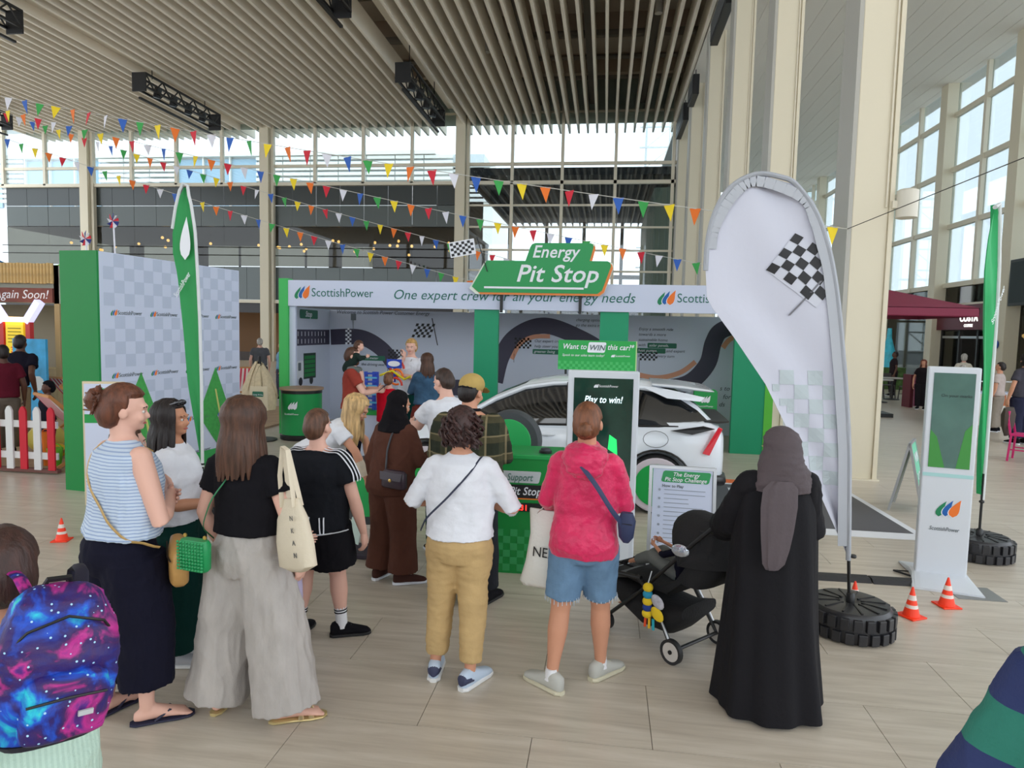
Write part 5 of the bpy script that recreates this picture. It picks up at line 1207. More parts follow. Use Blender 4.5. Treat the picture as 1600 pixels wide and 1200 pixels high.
    if head is not None:
        B.ell(HP(0, -.006, .082), (.043 * hs, .054 * hs, .053 * hs), 20, RH)
        B.ell(HP(0, .018, .050), (.034 * hs, .036 * hs, .044 * hs), 16, RH)
        B.ell(HP(0, .040, .024), (.016 * hs, .013 * hs, .012 * hs), 10, RH)
        B.tube([HP(0, .047, .074), HP(0, .060, .052), HP(0, .050, .048)], [.005 * hs, .0085 * hs, .006 * hs], 8)
        for s in (-1, 1):
            B.ell(HP(s * .045, -.004, .060), (.007 * hs, .013 * hs, .018 * hs), 10, RH)
            B.ell(HP(s * .022, .040, .050), (.014 * hs, .012 * hs, .014 * hs), 8, RH)
        B.ell(HP(0, .047, .082), (.030 * hs, .010 * hs, .008 * hs), 10, RH)
    me = remesh(B, vox, 2)
    B2 = MB(); B2.v = [v.co.copy() for v in me.vertices]; B2.f = [list(p.vertices) for p in me.polygons]; B2.m = [0] * len(B2.f); bpy.data.meshes.remove(me)
    for wv, hd, pn, th, curl in hands: hand(B2, wv, hd, pn, th, .108 * H, curl)
    me = bpy.data.meshes.new('body'); me.from_pydata([tuple(p) for p in B2.v], [], B2.f)
    finish(me, 'body', SKIN[skin], t)
    if face:
        for s in (-1, 1):
            e = MB().ell(HP(s * .017, .0445, .068), (.0075 * hs, .005 * hs, .0052 * hs), 10, RH).build('eye', mat('eye_white', (215, 210, 205), .3), t, smooth=True)
            MB().ell(HP(s * .017, .0475, .068), (.0038 * hs, .0028 * hs, .0038 * hs), 8, RH).build('iris', mat('eye_dark', (40, 28, 22), .2), e, smooth=True)
            MB().tube([HP(s * .007, .052, .080), HP(s * .018, .052, .0835), HP(s * .029, .044, .080)], [.0018 * hs, .0024 * hs, .0012 * hs], 6).build('eyebrow', mat('brow', (60, 42, 34), .8), t)
        MB().loft([(HP(x, y, z), RH @ V3((0, 1, 0)), RH @ Z, .004 * hs, w_ * hs) for x, y, z, w_ in ((-.014, .046, .034, .0006), (-.007, .0515, .0345, .003), (0, .053, .0342, .0036), (.007, .0515, .0345, .003), (.014, .046, .034, .0006))], 8).build('lips', mat('lips', (178, 96, 92), .5), t, smooth=True)
    # ---- clothes
    def gtop(spec):
        m, hem, slv, ease, hemw = spec[:5]; o = spec[5] if len(spec) > 5 else {}
        g = MB(); zl = [hem + (.80 - hem) * k / 9 for k in range(10)]; rg = []
        for z in zl:
            k = (z - hem) / (.745 - hem); loosen = hemw + (W(.74) + ease - hemw) * min(1, max(0, k))
            w_ = max(W(z) + ease, loosen * fat if z < .74 else 0); dd = max(D(z) + ease * 1.1, w_ * .62)
            if z > .76: dd = D(z) + ease
            a, b = axes(z); rg.append((T(0, Y(z), z), a, b, w_ * H, dd * H))
        nk = o.get('neck', .05)
        for z, w_, d_ in ((.818, .074 + ease * .5 + (sw - .090), .040 + ease * .3), (.832, nk + .004, .036 + ease * .3), (.842, nk - .004, .032)):
            a, b = axes(z); rg.append((T(0, Y(z), z), a, b, w_ * H, d_ * H))
        g.loft(rg, 24)
        fr = (.032 if sex == 'm' else .028) * (1 + (fat - 1) * .6) + ease * .35
        if slv:
            for s in (-1, 1):
                sh, e, wv = A[s]; g.ell(sh - V3((s * .006 * H, 0, .004 * H)), fr * H * 1.08, 12)
                if slv <= .6: g.tube([sh, sh.lerp(e, slv)], [fr * H * 1.08, fr * H * o.get('flare', 1.18)], 14)
                elif slv < 1: g.tube([sh, e, e.lerp(wv, (slv - .6) / .4)], [fr * H * 1.05, fr * H * .95, fr * H * .82], 14)
                else: g.tube([sh, sh.lerp(e, .5), e, e.lerp(wv, .5), e.lerp(wv, .95)], [fr * H * 1.05, fr * H, fr * H * .92, fr * H * .85, .026 * H], 14)
        mesh = remesh(g, max(vox, .010), 2)
        wrinkle(mesh, o.get('amp', .011) * H / 1.7, o.get('f', (9, 9, 5)), random.random() * 50, .825 * H if lean < .3 else None)
        return finish(mesh, o.get('name', 'shirt'), m, t)
    def gbot(spec):
        m, waist, radii, tend = spec[:4]; o = spec[4] if len(spec) > 4 else {}
        g = MB(); rg = []
        for k in range(7):
            z = .455 + (waist - .455) * k / 6; a, b = axes(z); rg.append((T(0, Y(z), z), a, b, (W(z) + .008) * H, (D(z) + .01) * H))
        g.loft(rg, 22)
        for s in (-1, 1):
            hip, k, ank = L[s]; pts = []; rs = []
            for i in range(9):
                u = i / 8 * tend; p = hip.lerp(k, u * 2) if u < .5 else k.lerp(ank, u * 2 - 1)
                x = i / 8 * (len(radii) - 1); j = min(int(x), len(radii) - 2); r = radii[j] + (radii[j + 1] - radii[j]) * (x - j)
                pts.append(p + V3((s * o.get('splay', 0) * u * H, 0, 0))); rs.append(r * H * fat)
            g.tube(pts, rs, 18)
        mesh = remesh(g, max(vox, .010), 2)
        wrinkle(mesh, o.get('amp', .010) * H / 1.7, o.get('f', (12, 12, 4)), random.random() * 50)
        return finish(mesh, o.get('name', 'trousers'), m, t)
    parts = {}
    if bot: parts['bot'] = gbot(bot)
    if top: parts['top'] = gtop(top)
    # ---- shoes
    if shoe:
        kind, m1, m2 = shoe
        for s, f_ in ((-1, fL), (1, fR)):
            R = Matrix.Rotation(f_[2], 3, 'Z'); lift = (f_[3] if len(f_) > 3 else 0) * H; bs = V3((f_[0] * H, f_[1] * H, lift)); fx = R @ V3((1, 0, 0)); fy = R @ V3((0, 1, 0))
            P_ = lambda y, z: bs + fy * y * H + Z * z * H
            if kind in ('flipflop', 'sandal'):
                o_ = MB().loft([(P_(y, .005), fx, Z, w_ * H, .005 * H) for y, w_ in ((-.045, .010), (-.03, .022), (.03, .023), (.08, .029), (.115, .025), (.128, .010))], 16, e=3).build('shoe', m1, t, smooth=40)
                if kind == 'flipflop':
                    for q_ in (-1, 1): MB().tube([P_(.09, .016), P_(.06, .034) + fx * q_ * .016 * H, P_(.02, .012) + fx * q_ * .024 * H], .004 * H, 6).build('strap', m2, o_)
                else:
                    for y in (.05, .08): MB().tube([P_(y, .008) - fx * .026 * H, P_(y, .034), P_(y, .008) + fx * .026 * H], .008 * H, 6, flat=.5).build('strap', m2, o_)
            else:
                hi = .062 if kind == 'boot' else .045
                o_ = MB().loft([(P_(y, z), fx, Z, w_ * H, hh * H) for y, z, w_, hh in ((-.050, .030, .010, .018), (-.042, .034, .020, .028), (-.015, .038, .024, .034), (.02, .034, .024, .028), (.05, .027, .025, .020), (.085, .021, .027, .015), (.11, .017, .023, .011), (.122, .014, .010, .006))], 16, e=2.4).build('shoe', m1, t, smooth=70)
                MB().loft([(P_(y, .007), fx, Z, w_ * H, .0075 * H) for y, w_ in ((-.053, .012), (-.04, .025), (.0, .026), (.04, .027), (.09, .030), (.115, .024), (.126, .010))], 16, e=4).build('sole', m2, o_, smooth=40)
                MB().loft([(P_(-.014, hi - .014), fx, fy, .024 * H, .030 * H), (P_(-.016, hi + .006), fx, fy, .023 * H, .027 * H)], 14).build('collar', m1, o_, smooth=True)
                for j in range(4): MB().bar(P_(.022 + .014 * j, .058 - .0075 * j) - fx * .012 * H, P_(.026 + .014 * j, .057 - .0075 * j) + fx * .012 * H, .004 * H).build('lace', m2, o_)
    # ---- hair
    if hair:
        kind, hm = hair[0], hair[1]; o = hair[2] if len(hair) > 2 else {}
        g_ = o.get('grow', 1.0); sd = random.random() * 30
        def cap(hl=.060, back=.02):
            def fn(d):
                y, z = d.y, d.z; face_ = y > .30 and z < .42 - (.0) ; ear = abs(d.x) > .72 and z < -.05 and y > -.35; low = z < -.25 and y > -.05
                k = .80 if face_ or low else (.90 if ear else 1)
                if y < 0 and z < 0: k *= 1 + .30 * min(1, -z * 1.3) * min(1, -y * 2.5)
                return k * (1 + .035 * noise.noise(V3((d.x * 5, d.y * 5, d.z * 1.5 + sd))) + .02 * noise.noise(V3((math.atan2(d.x, d.y) * 9, sd, d.z * 2))))
            return MB().ell(HP(0, -.010, .084), (.0495 * hs * g_, .0595 * hs * g_, .0585 * hs * g_), 36, RH, fn)
        if kind == 'short': cap().build('hair', hm, t, smooth=True)
        elif kind == 'curly':
            c_ = cap(); random.seed(4)
            for k in range(150):
                a = random.uniform(-2.5, 2.5); el = random.uniform(-.75, 1.4); r = 1.0 + .16 * random.random()
                y = -math.cos(a) * math.cos(el); x = math.sin(a) * math.cos(el); z = math.sin(el)
                if y > .35 and z < .5: continue
                p = HP(x * .052 * r * g_, y * .062 * r * g_ - .012, .082 + z * .056 * r)
                u = random.uniform(0, 6.28); rr = random.uniform(.008, .013) * hs
                c_.tube([p + V3((rr * math.cos(u + i * .9), rr * math.sin(u + i * .9), -i * .0075 * hs)) for i in range(7)], [.002 * hs] + [.0055 * hs] * 5 + [.002 * hs], 5)
            c_.build('hair', hm, t, smooth=True)
        elif kind == 'bun':
            c_ = cap(); bx = o.get('at', (0, -.075, .075)); br = o.get('r', .026)
            c_.ell(HP(*bx), (br * hs, br * hs * .9, br * hs), 18, RH, lambda d: 1 + .12 * noise.noise(d * 4 + V3((sd, 0, 0))) + .06 * math.sin(9 * math.atan2(d.x, d.z)))
            if o.get('messy'):
                random.seed(6)
                for k in range(26):
                    a = random.uniform(0, 6.28); p = HP(bx[0] + br * .7 * math.cos(a), bx[1], bx[2] + br * .7 * math.sin(a)); q = p + RH @ V3((math.cos(a) * .02, -.02 + .03 * random.random(), math.sin(a) * .022)) * hs
                    c_.tube([p, p.lerp(q, .5) + V3((0, 0, .006)), q], [.007 * hs, .006 * hs, .001], 5)
            c_.build('hair', hm, t, smooth=True)
            if o.get('clip'):
                for k in range(5): MB().tube([HP(bx[0] - .018, bx[1] + .02, bx[2] - .03 + .012 * k), HP(bx[0], bx[1] - .012 - br * .5, bx[2] - .03 + .012 * k), HP(bx[0] + .018, bx[1] + .02, bx[2] - .03 + .012 * k)], .0025 * hs, 5).build('hair_claw', mat('claw', (120, 84, 48), .3), t)
        elif kind == 'long':
            c_ = cap(); ln = o.get('len', .16); random.seed(int(h * 100)); Nn = o.get('n', 90); hb_ = axes(.8)[1]
            for k in range(Nn):
                a = -2.15 + 4.3 * (k + random.random() * .6) / Nn; ca, sa = -math.cos(a), math.sin(a)
                pts = []
                for el in (1.25, .8, .35, -.1, -.5):
                    r = 1.03 + .03 * random.random(); pts.append(HP(sa * math.cos(el) * .0515 * r * g_, ca * math.cos(el) * .0615 * r * g_ - .010, .084 + math.sin(el) * .0585 * r))
                p = pts[-1]; ll = ln * hs * random.uniform(.85, 1.08); out_ = (RH @ V3((sa * .35, ca * .6 - .12, 0))); out_.z = 0; dx = random.uniform(-.012, .012) * hs
                for i in range(1, 6):
                    u = i / 5; pts.append(p + V3((dx * u, 0, -ll * u)) + out_ * (.022 * hs * min(1, u * 2)) + V3((.002 * math.sin(5 * u + k), 0, 0)))
                wd = random.uniform(.0095, .014) * hs
                c_.tube(pts, [wd * .6, wd, wd, wd * 1.1, wd * 1.1] + [wd, wd, wd * .9, wd * .7, wd * .25], 6, flat=.55)
            c_.build('hair', hm, t, smooth=True)
        elif kind == 'hijab':
            g = MB(); g.ell(HP(0, -.012, .082), (.056 * hs, .064 * hs, .063 * hs), 24, RH, lambda d: .84 if d.y > .62 and -.75 < d.z < .45 else 1)
            a, b = axes(.8)
            g.loft([(HP(0, -.016, .06), RH @ V3((1, 0, 0)), RH @ V3((0, 1, 0)), .056 * H, .060 * H), (T(0, -.02, .88), a, b, .060 * H, .062 * H), (T(0, -.015, .845), a, b, .078 * H, .062 * H), (T(0, -.012, .805), a, b, .108 * H, .070 * H), (T(0, -.012, o.get('drop', .75)), a, b, o.get('w', .118) * H, .078 * H)], 26, fold=lambda u, th: 1 + .05 * u * math.sin(9 * th + 2))
            mesh = remesh(g, .010, 3); wrinkle(mesh, .010, (7, 7, 10), sd); finish(mesh, 'headscarf', hm, t)
    t['_'] = 0; del t['_']
    return t, T, HP, A, L, H
from mathutils.bvhtree import BVHTree
def strap(t, pts, w_, m, name='strap', flat=.35):
    top_ = [c for c in C.objects if c.parent is t and c.name.split('.')[0] in ('shirt', 'sleeveless_top', 'long_shirt', 'rain_jacket', 'polo_shirt')]
    pts = [V3(p) for p in pts]; fine = []
    for a, b in zip(pts, pts[1:]): fine += [a.lerp(b, k / 5) for k in range(5)]
    fine.append(pts[-1])
    if top_:
        me = top_[0].data; tree = BVHTree.FromPolygons([v.co for v in me.vertices], [list(p.vertices) for p in me.polygons]); out = []
        for p in fine:
            loc, nr, ix, ds = tree.find_nearest(p)
            if name != 'strap' or nr.dot(p - loc) < 0 or ds < .03: p = loc + nr * (w_ * (.45 if name == 'strap' else .8))
            out.append(p)
        for _ in range(2): out = [out[0]] + [(out[i - 1] + out[i] * 2 + out[i + 1]) / 4 for i in range(1, len(out) - 1)] + [out[-1]]
        fine = out
    return strap_(t, fine, w_, m, name, flat)
def strap_(t, pts, w_, m, name='strap', flat=.35): return MB().tube([V3(p) for p in pts], w_, 6, flat=flat).build(name, m, t, smooth=True)

WTEE = cloth('white', (224, 226, 234)); BLK = cloth('black', (22, 21, 26)); NAVY = cloth('navy', (22, 22, 38)); TEALC = cloth('teal', (12, 66, 62))
BRNH = hairm('brown', (78, 50, 36)); DKH = hairm('dark', (30, 22, 22)); BLND = hairm('blonde', (196, 162, 112)); GINGER = hairm('ginger', (118, 72, 46)); GREYH = hairm('grey', (170, 166, 160))
DOWN = None
# -- striped sleeveless top
t, T, HP, A, L, H = person('woman in blue striped sleeveless top and navy cropped trousers, arms folded', (-2.40, 3.10), 1.74, -.42, skin='fair', lean=.06, head=(-.55, .12), twist=-.05,
    aL=((-.15, .03, .63), (.0, .13, .645), (1, .1, .15), (0, -1, 0)), aR=((.165, .02, .615), (.03, .135, .66), (-1, .15, .25), (0, -1, 0)), fL=(-.07, -.02, .1), fR=(.075, .02, -.55), fat=1.12,
    top=(stripes('top_stripe', (196, 210, 228), (150, 170, 205), 'Z', 62, .62), .565, 0, .022, .125, {'name': 'sleeveless_top', 'amp': .016, 'f': (11, 11, 3)}), bot=(NAVY, .61, [.078, .078, .074, .068], .84, {'amp': .012}),
    shoe=('flipflop', mat('flipflop_navy', (34, 36, 62), .6), mat('flipflop_navy', (34, 36, 62))), hair=('bun', hairm('auburn', (98, 56, 38)), {'at': (-.012, -.076, .088), 'r': .034, 'messy': 1, 'clip': 1, 'grow': 1.08}))
strap(t, [(T(.03, .06, .80)), T(-.05, .0, .838), T(-.07, -.065, .79), T(-.02, -.083, .70), T(.07, -.085, .62), T(.125, -.04, .56), T(.14, .03, .54)], .010, mat('strap_tan', (190, 155, 95), .5))
b_ = thing('crossbody_bag', 'tan leather crossbody bag at the hip of the striped-top woman', 'bag', (0, 0, 0)); b_.location = (-2.12, 3.14, .87); b_.rotation_euler = (0, .25, -.9)
MB().loft([(V3((0, 0, z)), V3((1, 0, 0)), V3((0, 1, 0)), a, b) for z, a, b in ((-.13, .09, .03), (-.1, .12, .045), (.0, .125, .045), (.06, .11, .035), (.075, .09, .02))], 18, e=4).build('pouch', mat('leather_tan', (196, 150, 88), .5, bump=.2), b_, smooth=50); MB().tube([(-.1, -.045, .03), (0, -.05, -.0), (.1, -.045, .03)], .004, 5).build('zip', mat('zip_dark', (60, 46, 36)), b_)
# -- woman in white tee, sunglasses on head
t, T, HP, A, L, H = person('dark-haired woman in white tee and dark green trousers, sunglasses on her hair', (-2.52, 3.72), 1.60, -1.25, skin='olive', head=(-.15, 0), aL=((-.14, .03, .63), (-.03, .14, .64), None, (0, -1, 0)), aR=((.14, .0, .63), (.05, .13, .62), None, (0, -1, 0)), fat=1.1,
    top=(WTEE, .55, .6, .02, .12, {'amp': .014}), bot=(cloth('green', (14, 52, 48)), .60, [.08, .085, .08, .07], .95), shoe=('trainer', mat('silver_shoe', (176, 178, 184), .5), mat('sole_white', (225, 225, 225))), hair=('long', DKH, {'len': .12, 'n': 80}))
for s in (-1, 1): MB().ell(HP(s * .018, .030, .130), (.015 * H, .004 * H, .011 * H), 12, Matrix.Rotation(-1.4, 3, 'Z')).build('sunglasses_lens', mat('lens_dark', (30, 30, 34), .1), t)
MB().tube([HP(-.045, -.01, .12), HP(-.036, .028, .133), HP(0, .036, .136), HP(.036, .028, .133), HP(.045, -.01, .12)], .0022 * H, 6).build('sunglasses_frame', mat('frame_grey', (120, 122, 128), .3), t)
person('brown-haired child whose face shows between the striped top and white tee', (-2.93, 3.90), 1.38, -.9, skin='fair', top=(cloth('pale_blue', (160, 175, 195)), .5, .5, .015, .11), bot=(NAVY, .6, [.06, .05, .04], .95), shoe=('trainer', BLK, WTEE), hair=('long', BRNH, {'len': .06, 'n': 40}), headsize=1.12, vox=.011)
# -- woman in grey wide trousers
LINEN = mat('linen_grey', (176, 170, 166), .85, bump=.8, bscale=26, stretch=(1, 1, .5), var=.1, vscale=12)
t, T, HP, A, L, H = person('woman in black tee and wide grey linen trousers with long brown hair', (-1.80, 3.24), 1.69, -.12, skin='fair', head=(-.1, .1), aL=((-.155, -.0, .63), (-.135, .06, .50), (.1, .25, -1), (1, 0, 0)), aR=((.155, -.02, .635), (.15, .045, .50), (.05, .12, -1), (-1, 0, 0), .7), fL=(-.10, .0, .1), fR=(.125, .0, -1.0), fat=1.04,
    top=(BLK, .585, .52, .014, .105, {'amp': .008}), bot=(LINEN, .64, [.076, .086, .092, .100], .985, {'amp': .022, 'f': (9, 9, 2), 'splay': .012}), shoe=('sandal', mat('gold_sole', (205, 185, 130), .3, .4), mat('gold_strap', (222, 205, 160), .25, .7)), hair=('long', BRNH, {'len': .155, 'n': 110, 'grow': 1.04}))
strap(t, [T(.06, .05, .79), T(.045, -.005, .842), T(.01, -.07, .80), T(-.06, -.085, .70), T(-.115, -.06, .60), T(-.12, .0, .55)], .007, mat('strap_green', (30, 130, 80), .5))
b_ = thing('crossbody_bag', 'bright green woven crossbody bag against the grey linen trousers', 'bag', (-1.95, 3.02, .93), -.2)
GB = mat('bag_green', (20, 150, 85), .4)
MB().loft([(V3((0, 0, z)), V3((1, 0, 0)), V3((0, 1, 0)), a, b) for z, a, b in ((-.085, .07, .02), (-.07, .082, .032), (.05, .084, .034), (.07, .075, .024))], 18, e=4).build('pouch', GB, b_, smooth=50)
for j in range(9):
    for i in range(9): MB().ell((-.072 + .018 * i, -.036, -.07 + .0165 * j), (.0085, .006, .0075), 6).build('bead', GB, b_)
for s in (-1, 1): MB().lathe([(.010, -.003), (.010, .003)], (s * .06, -.0, .085), 10, (0, 1, 0)).build('ring', mat('gold', (210, 175, 95), .3, .9), b_)
# tote over her shoulder
TOTE = mat('tote_canvas', (218, 206, 184), .85, bump=.3, bscale=50)
b_ = thing('tote_bag', 'cream canvas tote with faint letters hanging from the shoulder of the black tee', 'bag', (-1.49, 3.13, 1.04), -.5); b_.rotation_euler = (0, -.18, -.5)
MB().loft([(V3((0, 0, z)), V3((1, 0, 0)), V3((0, 1, 0)), a, b) for z, a, b in ((-.20, .05, .02), (-.17, .12, .05), (-.05, .12, .05), (.06, .10, .04), (.13, .075, .02), (.16, .07, .012))], 22, e=3, fold=lambda u, th: 1 + .05 * math.sin(5 * th + 4 * u)).build('bag', TOTE, b_, smooth=60)
for y in (-.02, .02): MB().tube([(-.05, y, .12), (-.04, y, .28), (-.02, 0, .42), (.02, 0, .40), (.05, y, .12)], .014, 6, flat=.3).build('strap', TOTE, b_, smooth=True)
Pq = Plane((.0, -.052, 0), (1, 0, 0), (0, 0, 1))
for k, c_ in enumerate('N K A N'.split()): Pq.text(c_, .045, .06 - .06 * k, .035, mat('ink_grey', (110, 108, 104)), b_, h=.0)
# -- girl beside her
t, T, HP, A, L, H = person('girl with very long brown hair in dark purple top beside the grey trousers', (-1.87, 3.74), 1.24, -.5, skin='fair', aR=((.13, .02, .64), (.07, .10, .62), None, (0, 0, 1)), top=(cloth('plum', (62, 52, 72)), .52, .8, .02, .11), bot=(cloth('lilac', (186, 176, 206)), .6, [.07, .066, .062, .06], .97), shoe=('trainer', WTEE, WTEE), hair=('long', hairm('chestnut', (112, 76, 50)), {'len': .28, 'n': 90}), headsize=1.15)
# -- boy in football kit
KIT = cloth('kit_black', (28, 30, 36), .04)
t, T, HP, A, L, H = person('boy in black football shirt and shorts with white stripes and white socks', (-1.82, 4.18), 1.51, -.1, 'm', 'fair', head=(-.1, .06), aL=((-.15, .0, .64), (-.12, .08, .52), None, (1, 0, 0)), aR=((.17, -.01, .63), (.195, .03, .475), (.1, .15, -1), (-1, 0, 0), .5), fL=(-.085, -.02, .05), fR=(.095, .03, -1.05), fat=1.08,
    top=(KIT, .475, .6, .026, .128, {'amp': .011, 'flare': 1.4}), bot=(BLK, .58, [.085, .088, .086], .40, {'name': 'shorts'}), shoe=('trainer', BLK, mat('sole_black', (28, 28, 30), .6)), hair=('short', hairm('shorn_brown', (92, 62, 46)), {'grow': .985}), headsize=1.08)
for s in (-1, 1):
    hip, k, ank = L[s]; MB().tube([k.lerp(ank, .62), k.lerp(ank, .8), ank - V3((0, 0, .01))], [.027 * H, .025 * H, .026 * H], 12).build('sock', mat('sock_white', (228, 228, 232), .8), t, smooth=True)
    for u in (.66, .71): MB().tube([k.lerp(ank, u), k.lerp(ank, u + .02)], [.0285 * H, .0282 * H], 12).build('sock_band', BLK, t)
    sh, e, wv = A[s]
    for dy in (-.022, .0, .022): strap(t, [T(s * .05, -.035 + dy, .85), sh + V3((0, (dy - .02) * H, .05 * H)), sh.lerp(e, .3) + V3((s * .06 * H, (dy - .02) * H, .02 * H)), sh.lerp(e, .56) + V3((s * .06 * H, (dy - .02) * H, 0))], .0085, WTEE, 'shoulder_stripe')
for x in (-.085, .0, .075):
    for dx in (-.009, .009): strap(t, [T(x + dx, -.12, .565), T(x * 1.05 + dx, -.12, .485)], .0085, WTEE, 'hem_stripe')
strap(t, [T(.15 * math.sin(a_), -.004 - .12 * math.cos(a_), .482 + .012 * math.sin(a_) ** 2) for a_ in [(-1.5 + .3 * k) for k in range(11)]], .010, WTEE, 'hem_piping')
# -- blonde staff member bending
t, T, HP, A, L, H = person('blonde woman in white polo bending over a spare wheel', (-2.60, 5.66), 1.66, -1.45, skin='tan', lean=.88, head=(0, .55), aL=((-.11, .30, .62), (-.06, .34, .48), None, (1, 0, 0)), aR=((.12, .30, .60), (.12, .36, .46), (0, .5, -1), (-1, 0, 0), .5), fL=(-.07, -.03, 0), fR=(.07, .0, 0),
    top=(WTEE, .56, .55, .016, .11, {'name': 'polo_shirt', 'flare': 1.35}), bot=(TEALC, .62, [.075, .065, .055, .05], .97), shoe=('trainer', BLK, WTEE), hair=('long', BLND, {'len': .16, 'n': 110, 'grow': 1.08}))
sh, e, wv = A[1]; MB().tube([e.lerp(wv, .35), e.lerp(wv, .6), e.lerp(wv, .9)], [.036, .042, .036], 12).build('bunched_sleeve', cloth('cream_knit', (214, 200, 180), .12), t, smooth=True)
# -- woman in brown
BRN = cloth('brown', (84, 52, 42))
t, T, HP, A, L, H = person('woman in brown outfit and black headscarf holding a phone', (-1.66, 5.22), 1.56, -.45, skin='tan', lean=.12, head=(-.35, .25), aL=((-.15, .0, .63), (-.16, .03, .50), None, (1, 0, 0)), aR=((.15, .05, .64), (.13, .19, .67), None, (-.3, 0, 1), .7), fL=(-.08, 0, .15), fR=(.075, .01, -.7), fat=1.08,
    top=(BRN, .47, 1, .028, .13, {'name': 'long_shirt', 'amp': .016}), bot=(BRN, .60, [.078, .07, .064, .072], .96), shoe=('trainer', cloth('brown_shoe', (70, 44, 38)), WTEE), hair=('hijab', cloth('scarf_black', (20, 18, 22), .05), {'drop': .78, 'w': .10}))
strap(t, [T(.06, .05, .79), T(.055, -.01, .842), T(.045, -.075, .79), T(.03, -.095, .68), T(.04, -.10, .60)], .012, mat('strap_black', (30, 26, 34), .5))
b_ = thing('handbag', 'small dark plum handbag with gold clasp on the back of the brown outfit', 'bag', (-1.57, 5.0, .89), -.4)
MB().loft([(V3((0, 0, z)), V3((1, 0, 0)), V3((0, 1, 0)), a, b) for z, a, b in ((-.07, .10, .02), (-.055, .115, .035), (.05, .11, .035), (.07, .09, .02))], 16, e=4).build('body', mat('leather_plum', (58, 46, 58), .35), b_, smooth=50)
MB().prism([V3((-.11, -.037, .06)), V3((.11, -.037, .06)), V3((.10, -.045, -.0)), V3((-.10, -.045, 0))], (0, -.006, 0)).build('flap', mat('leather_plum', (58, 46, 58)), b_); MB().ell((0, -.054, .0), (.014, .005, .014), 10).build('clasp', mat('gold', (210, 175, 95)), b_)
b_ = MB(); b_.b2((-.055, -.01, 0), (.055, .0, .2)); o_ = b_.build('leaflet', mat('leaflet_mint', (205, 228, 222), .5), None); o_.location = (-1.95, 5.14, .33); o_.rotation_euler = (0, .25, -.3); tag(o_, 'white and green leaflet held low beside the brown trousers', 'leaflet')
ph = MB().b2((-.036, -.004, 0), (.036, .004, .15)).build('phone', mat('phone_black', (26, 28, 34), .2), None, bevel=.003); ph.location = (-1.32, 5.50, 1.07); ph.rotation_euler = (-.9, 0, -.3); tag(ph, 'dark mobile phone held between the brown sleeve and the white shirt', 'phone')
# -- woman in white tee and chinos
t, T, HP, A, L, H = person('woman with dark curly hair in white tee and tan chinos', (-.79, 3.76), 1.61, .0, skin='tan', lean=.05, head=(.05, .12), aL=((-.185, .02, .645), (-.07, .16, .64), None, (0, -1, 0)), aR=((.19, .02, .64), (.07, .15, .63), None, (0, -1, 0)), fL=(-.09, .03, .12), fR=(.05, -.02, -.45), fat=1.1,
    top=(WTEE, .545, .64, .020, .112, {'amp': .014, 'f': (8, 8, 7)}), bot=(cloth('chino', (196, 166, 118)), .60, [.068, .052, .044, .038], .90, {'amp': .013, 'f': (8, 8, 9)}), shoe=('trainer', mat('trainer_blue', (190, 206, 226), .6), mat('sole_white', (225, 225, 225))), hair=('curly', hairm('curl', (58, 36, 34)), {'grow': 1.16}))
strap(t, [T(.08, .05, .80), T(.075, -.005, .838), T(.055, -.078, .79), T(-.02, -.098, .70), T(-.10, -.10, .62), T(-.135, -.03, .56)], .007, mat('strap_navy', (40, 46, 70), .6))
for s, f_ in ((-1, (-.09, .03, .12)), (1, (.05, -.02, -.45))):
    R = Matrix.Rotation(f_[2], 3, 'Z'); bs = V3((f_[0] * H, f_[1] * H, 0)); MB().loft([(bs + R @ V3((0, y * H, z * H)), R @ V3((1, 0, 0)), V3((0, 0, 1)), w_ * H, hh * H) for y, z, w_, hh in ((-.053, .034, .012, .014), (-.044, .038, .0215, .02), (-.02, .036, .0255, .018), (-.005, .03, .0255, .01))], 14).build('heel_counter', mat('trainer_navy', (52, 56, 86), .6), t, smooth=True)
# -- man in cap and plaid shirt
def plaid():
    m = mat('plaid', (48, 52, 42), .9, bump=.3, bscale=60, spec=.15); nt = m.node_tree; b = nt.nodes['Principled BSDF']
    tc = nt.nodes.new('ShaderNodeTexCoord'); sx = nt.nodes.new('ShaderNodeSeparateXYZ'); nt.links.new(tc.outputs['Object'], sx.inputs[0]); prev = None
    for ax, f_, d_, c_ in (('X', 7, .62, (70, 70, 52)), ('Z', 7, .62, (84, 78, 56)), ('X', 7.0, .9, (150, 136, 104)), ('Z', 7.0, .92, (140, 128, 98))):
        mu = nt.nodes.new('ShaderNodeMath'); mu.operation = 'MULTIPLY'; mu.inputs[1].default_value = f_; fr = nt.nodes.new('ShaderNodeMath'); fr.operation = 'FRACT'
        gt = nt.nodes.new('ShaderNodeMath'); gt.operation = 'GREATER_THAN'; gt.inputs[1].default_value = d_; ml = nt.nodes.new('ShaderNodeMath'); ml.operation = 'MULTIPLY'; ml.inputs[1].default_value = .6
        mx = nt.nodes.new('ShaderNodeMix'); mx.data_type = 'RGBA'; mx.inputs[6].default_value = lin((46, 50, 40)); mx.inputs[7].default_value = lin(c_)
        if prev: nt.links.new(prev, mx.inputs[6])
        nt.links.new(sx.outputs['XYZ'.index(ax)], mu.inputs[0]); nt.links.new(mu.outputs[0], fr.inputs[0]); nt.links.new(fr.outputs[0], gt.inputs[0]); nt.links.new(gt.outputs[0], ml.inputs[0]); nt.links.new(ml.outputs[0], mx.inputs[0]); prev = mx.outputs[2]
    nt.links.new(prev, b.inputs['Base Color']); return m
PL = plaid()
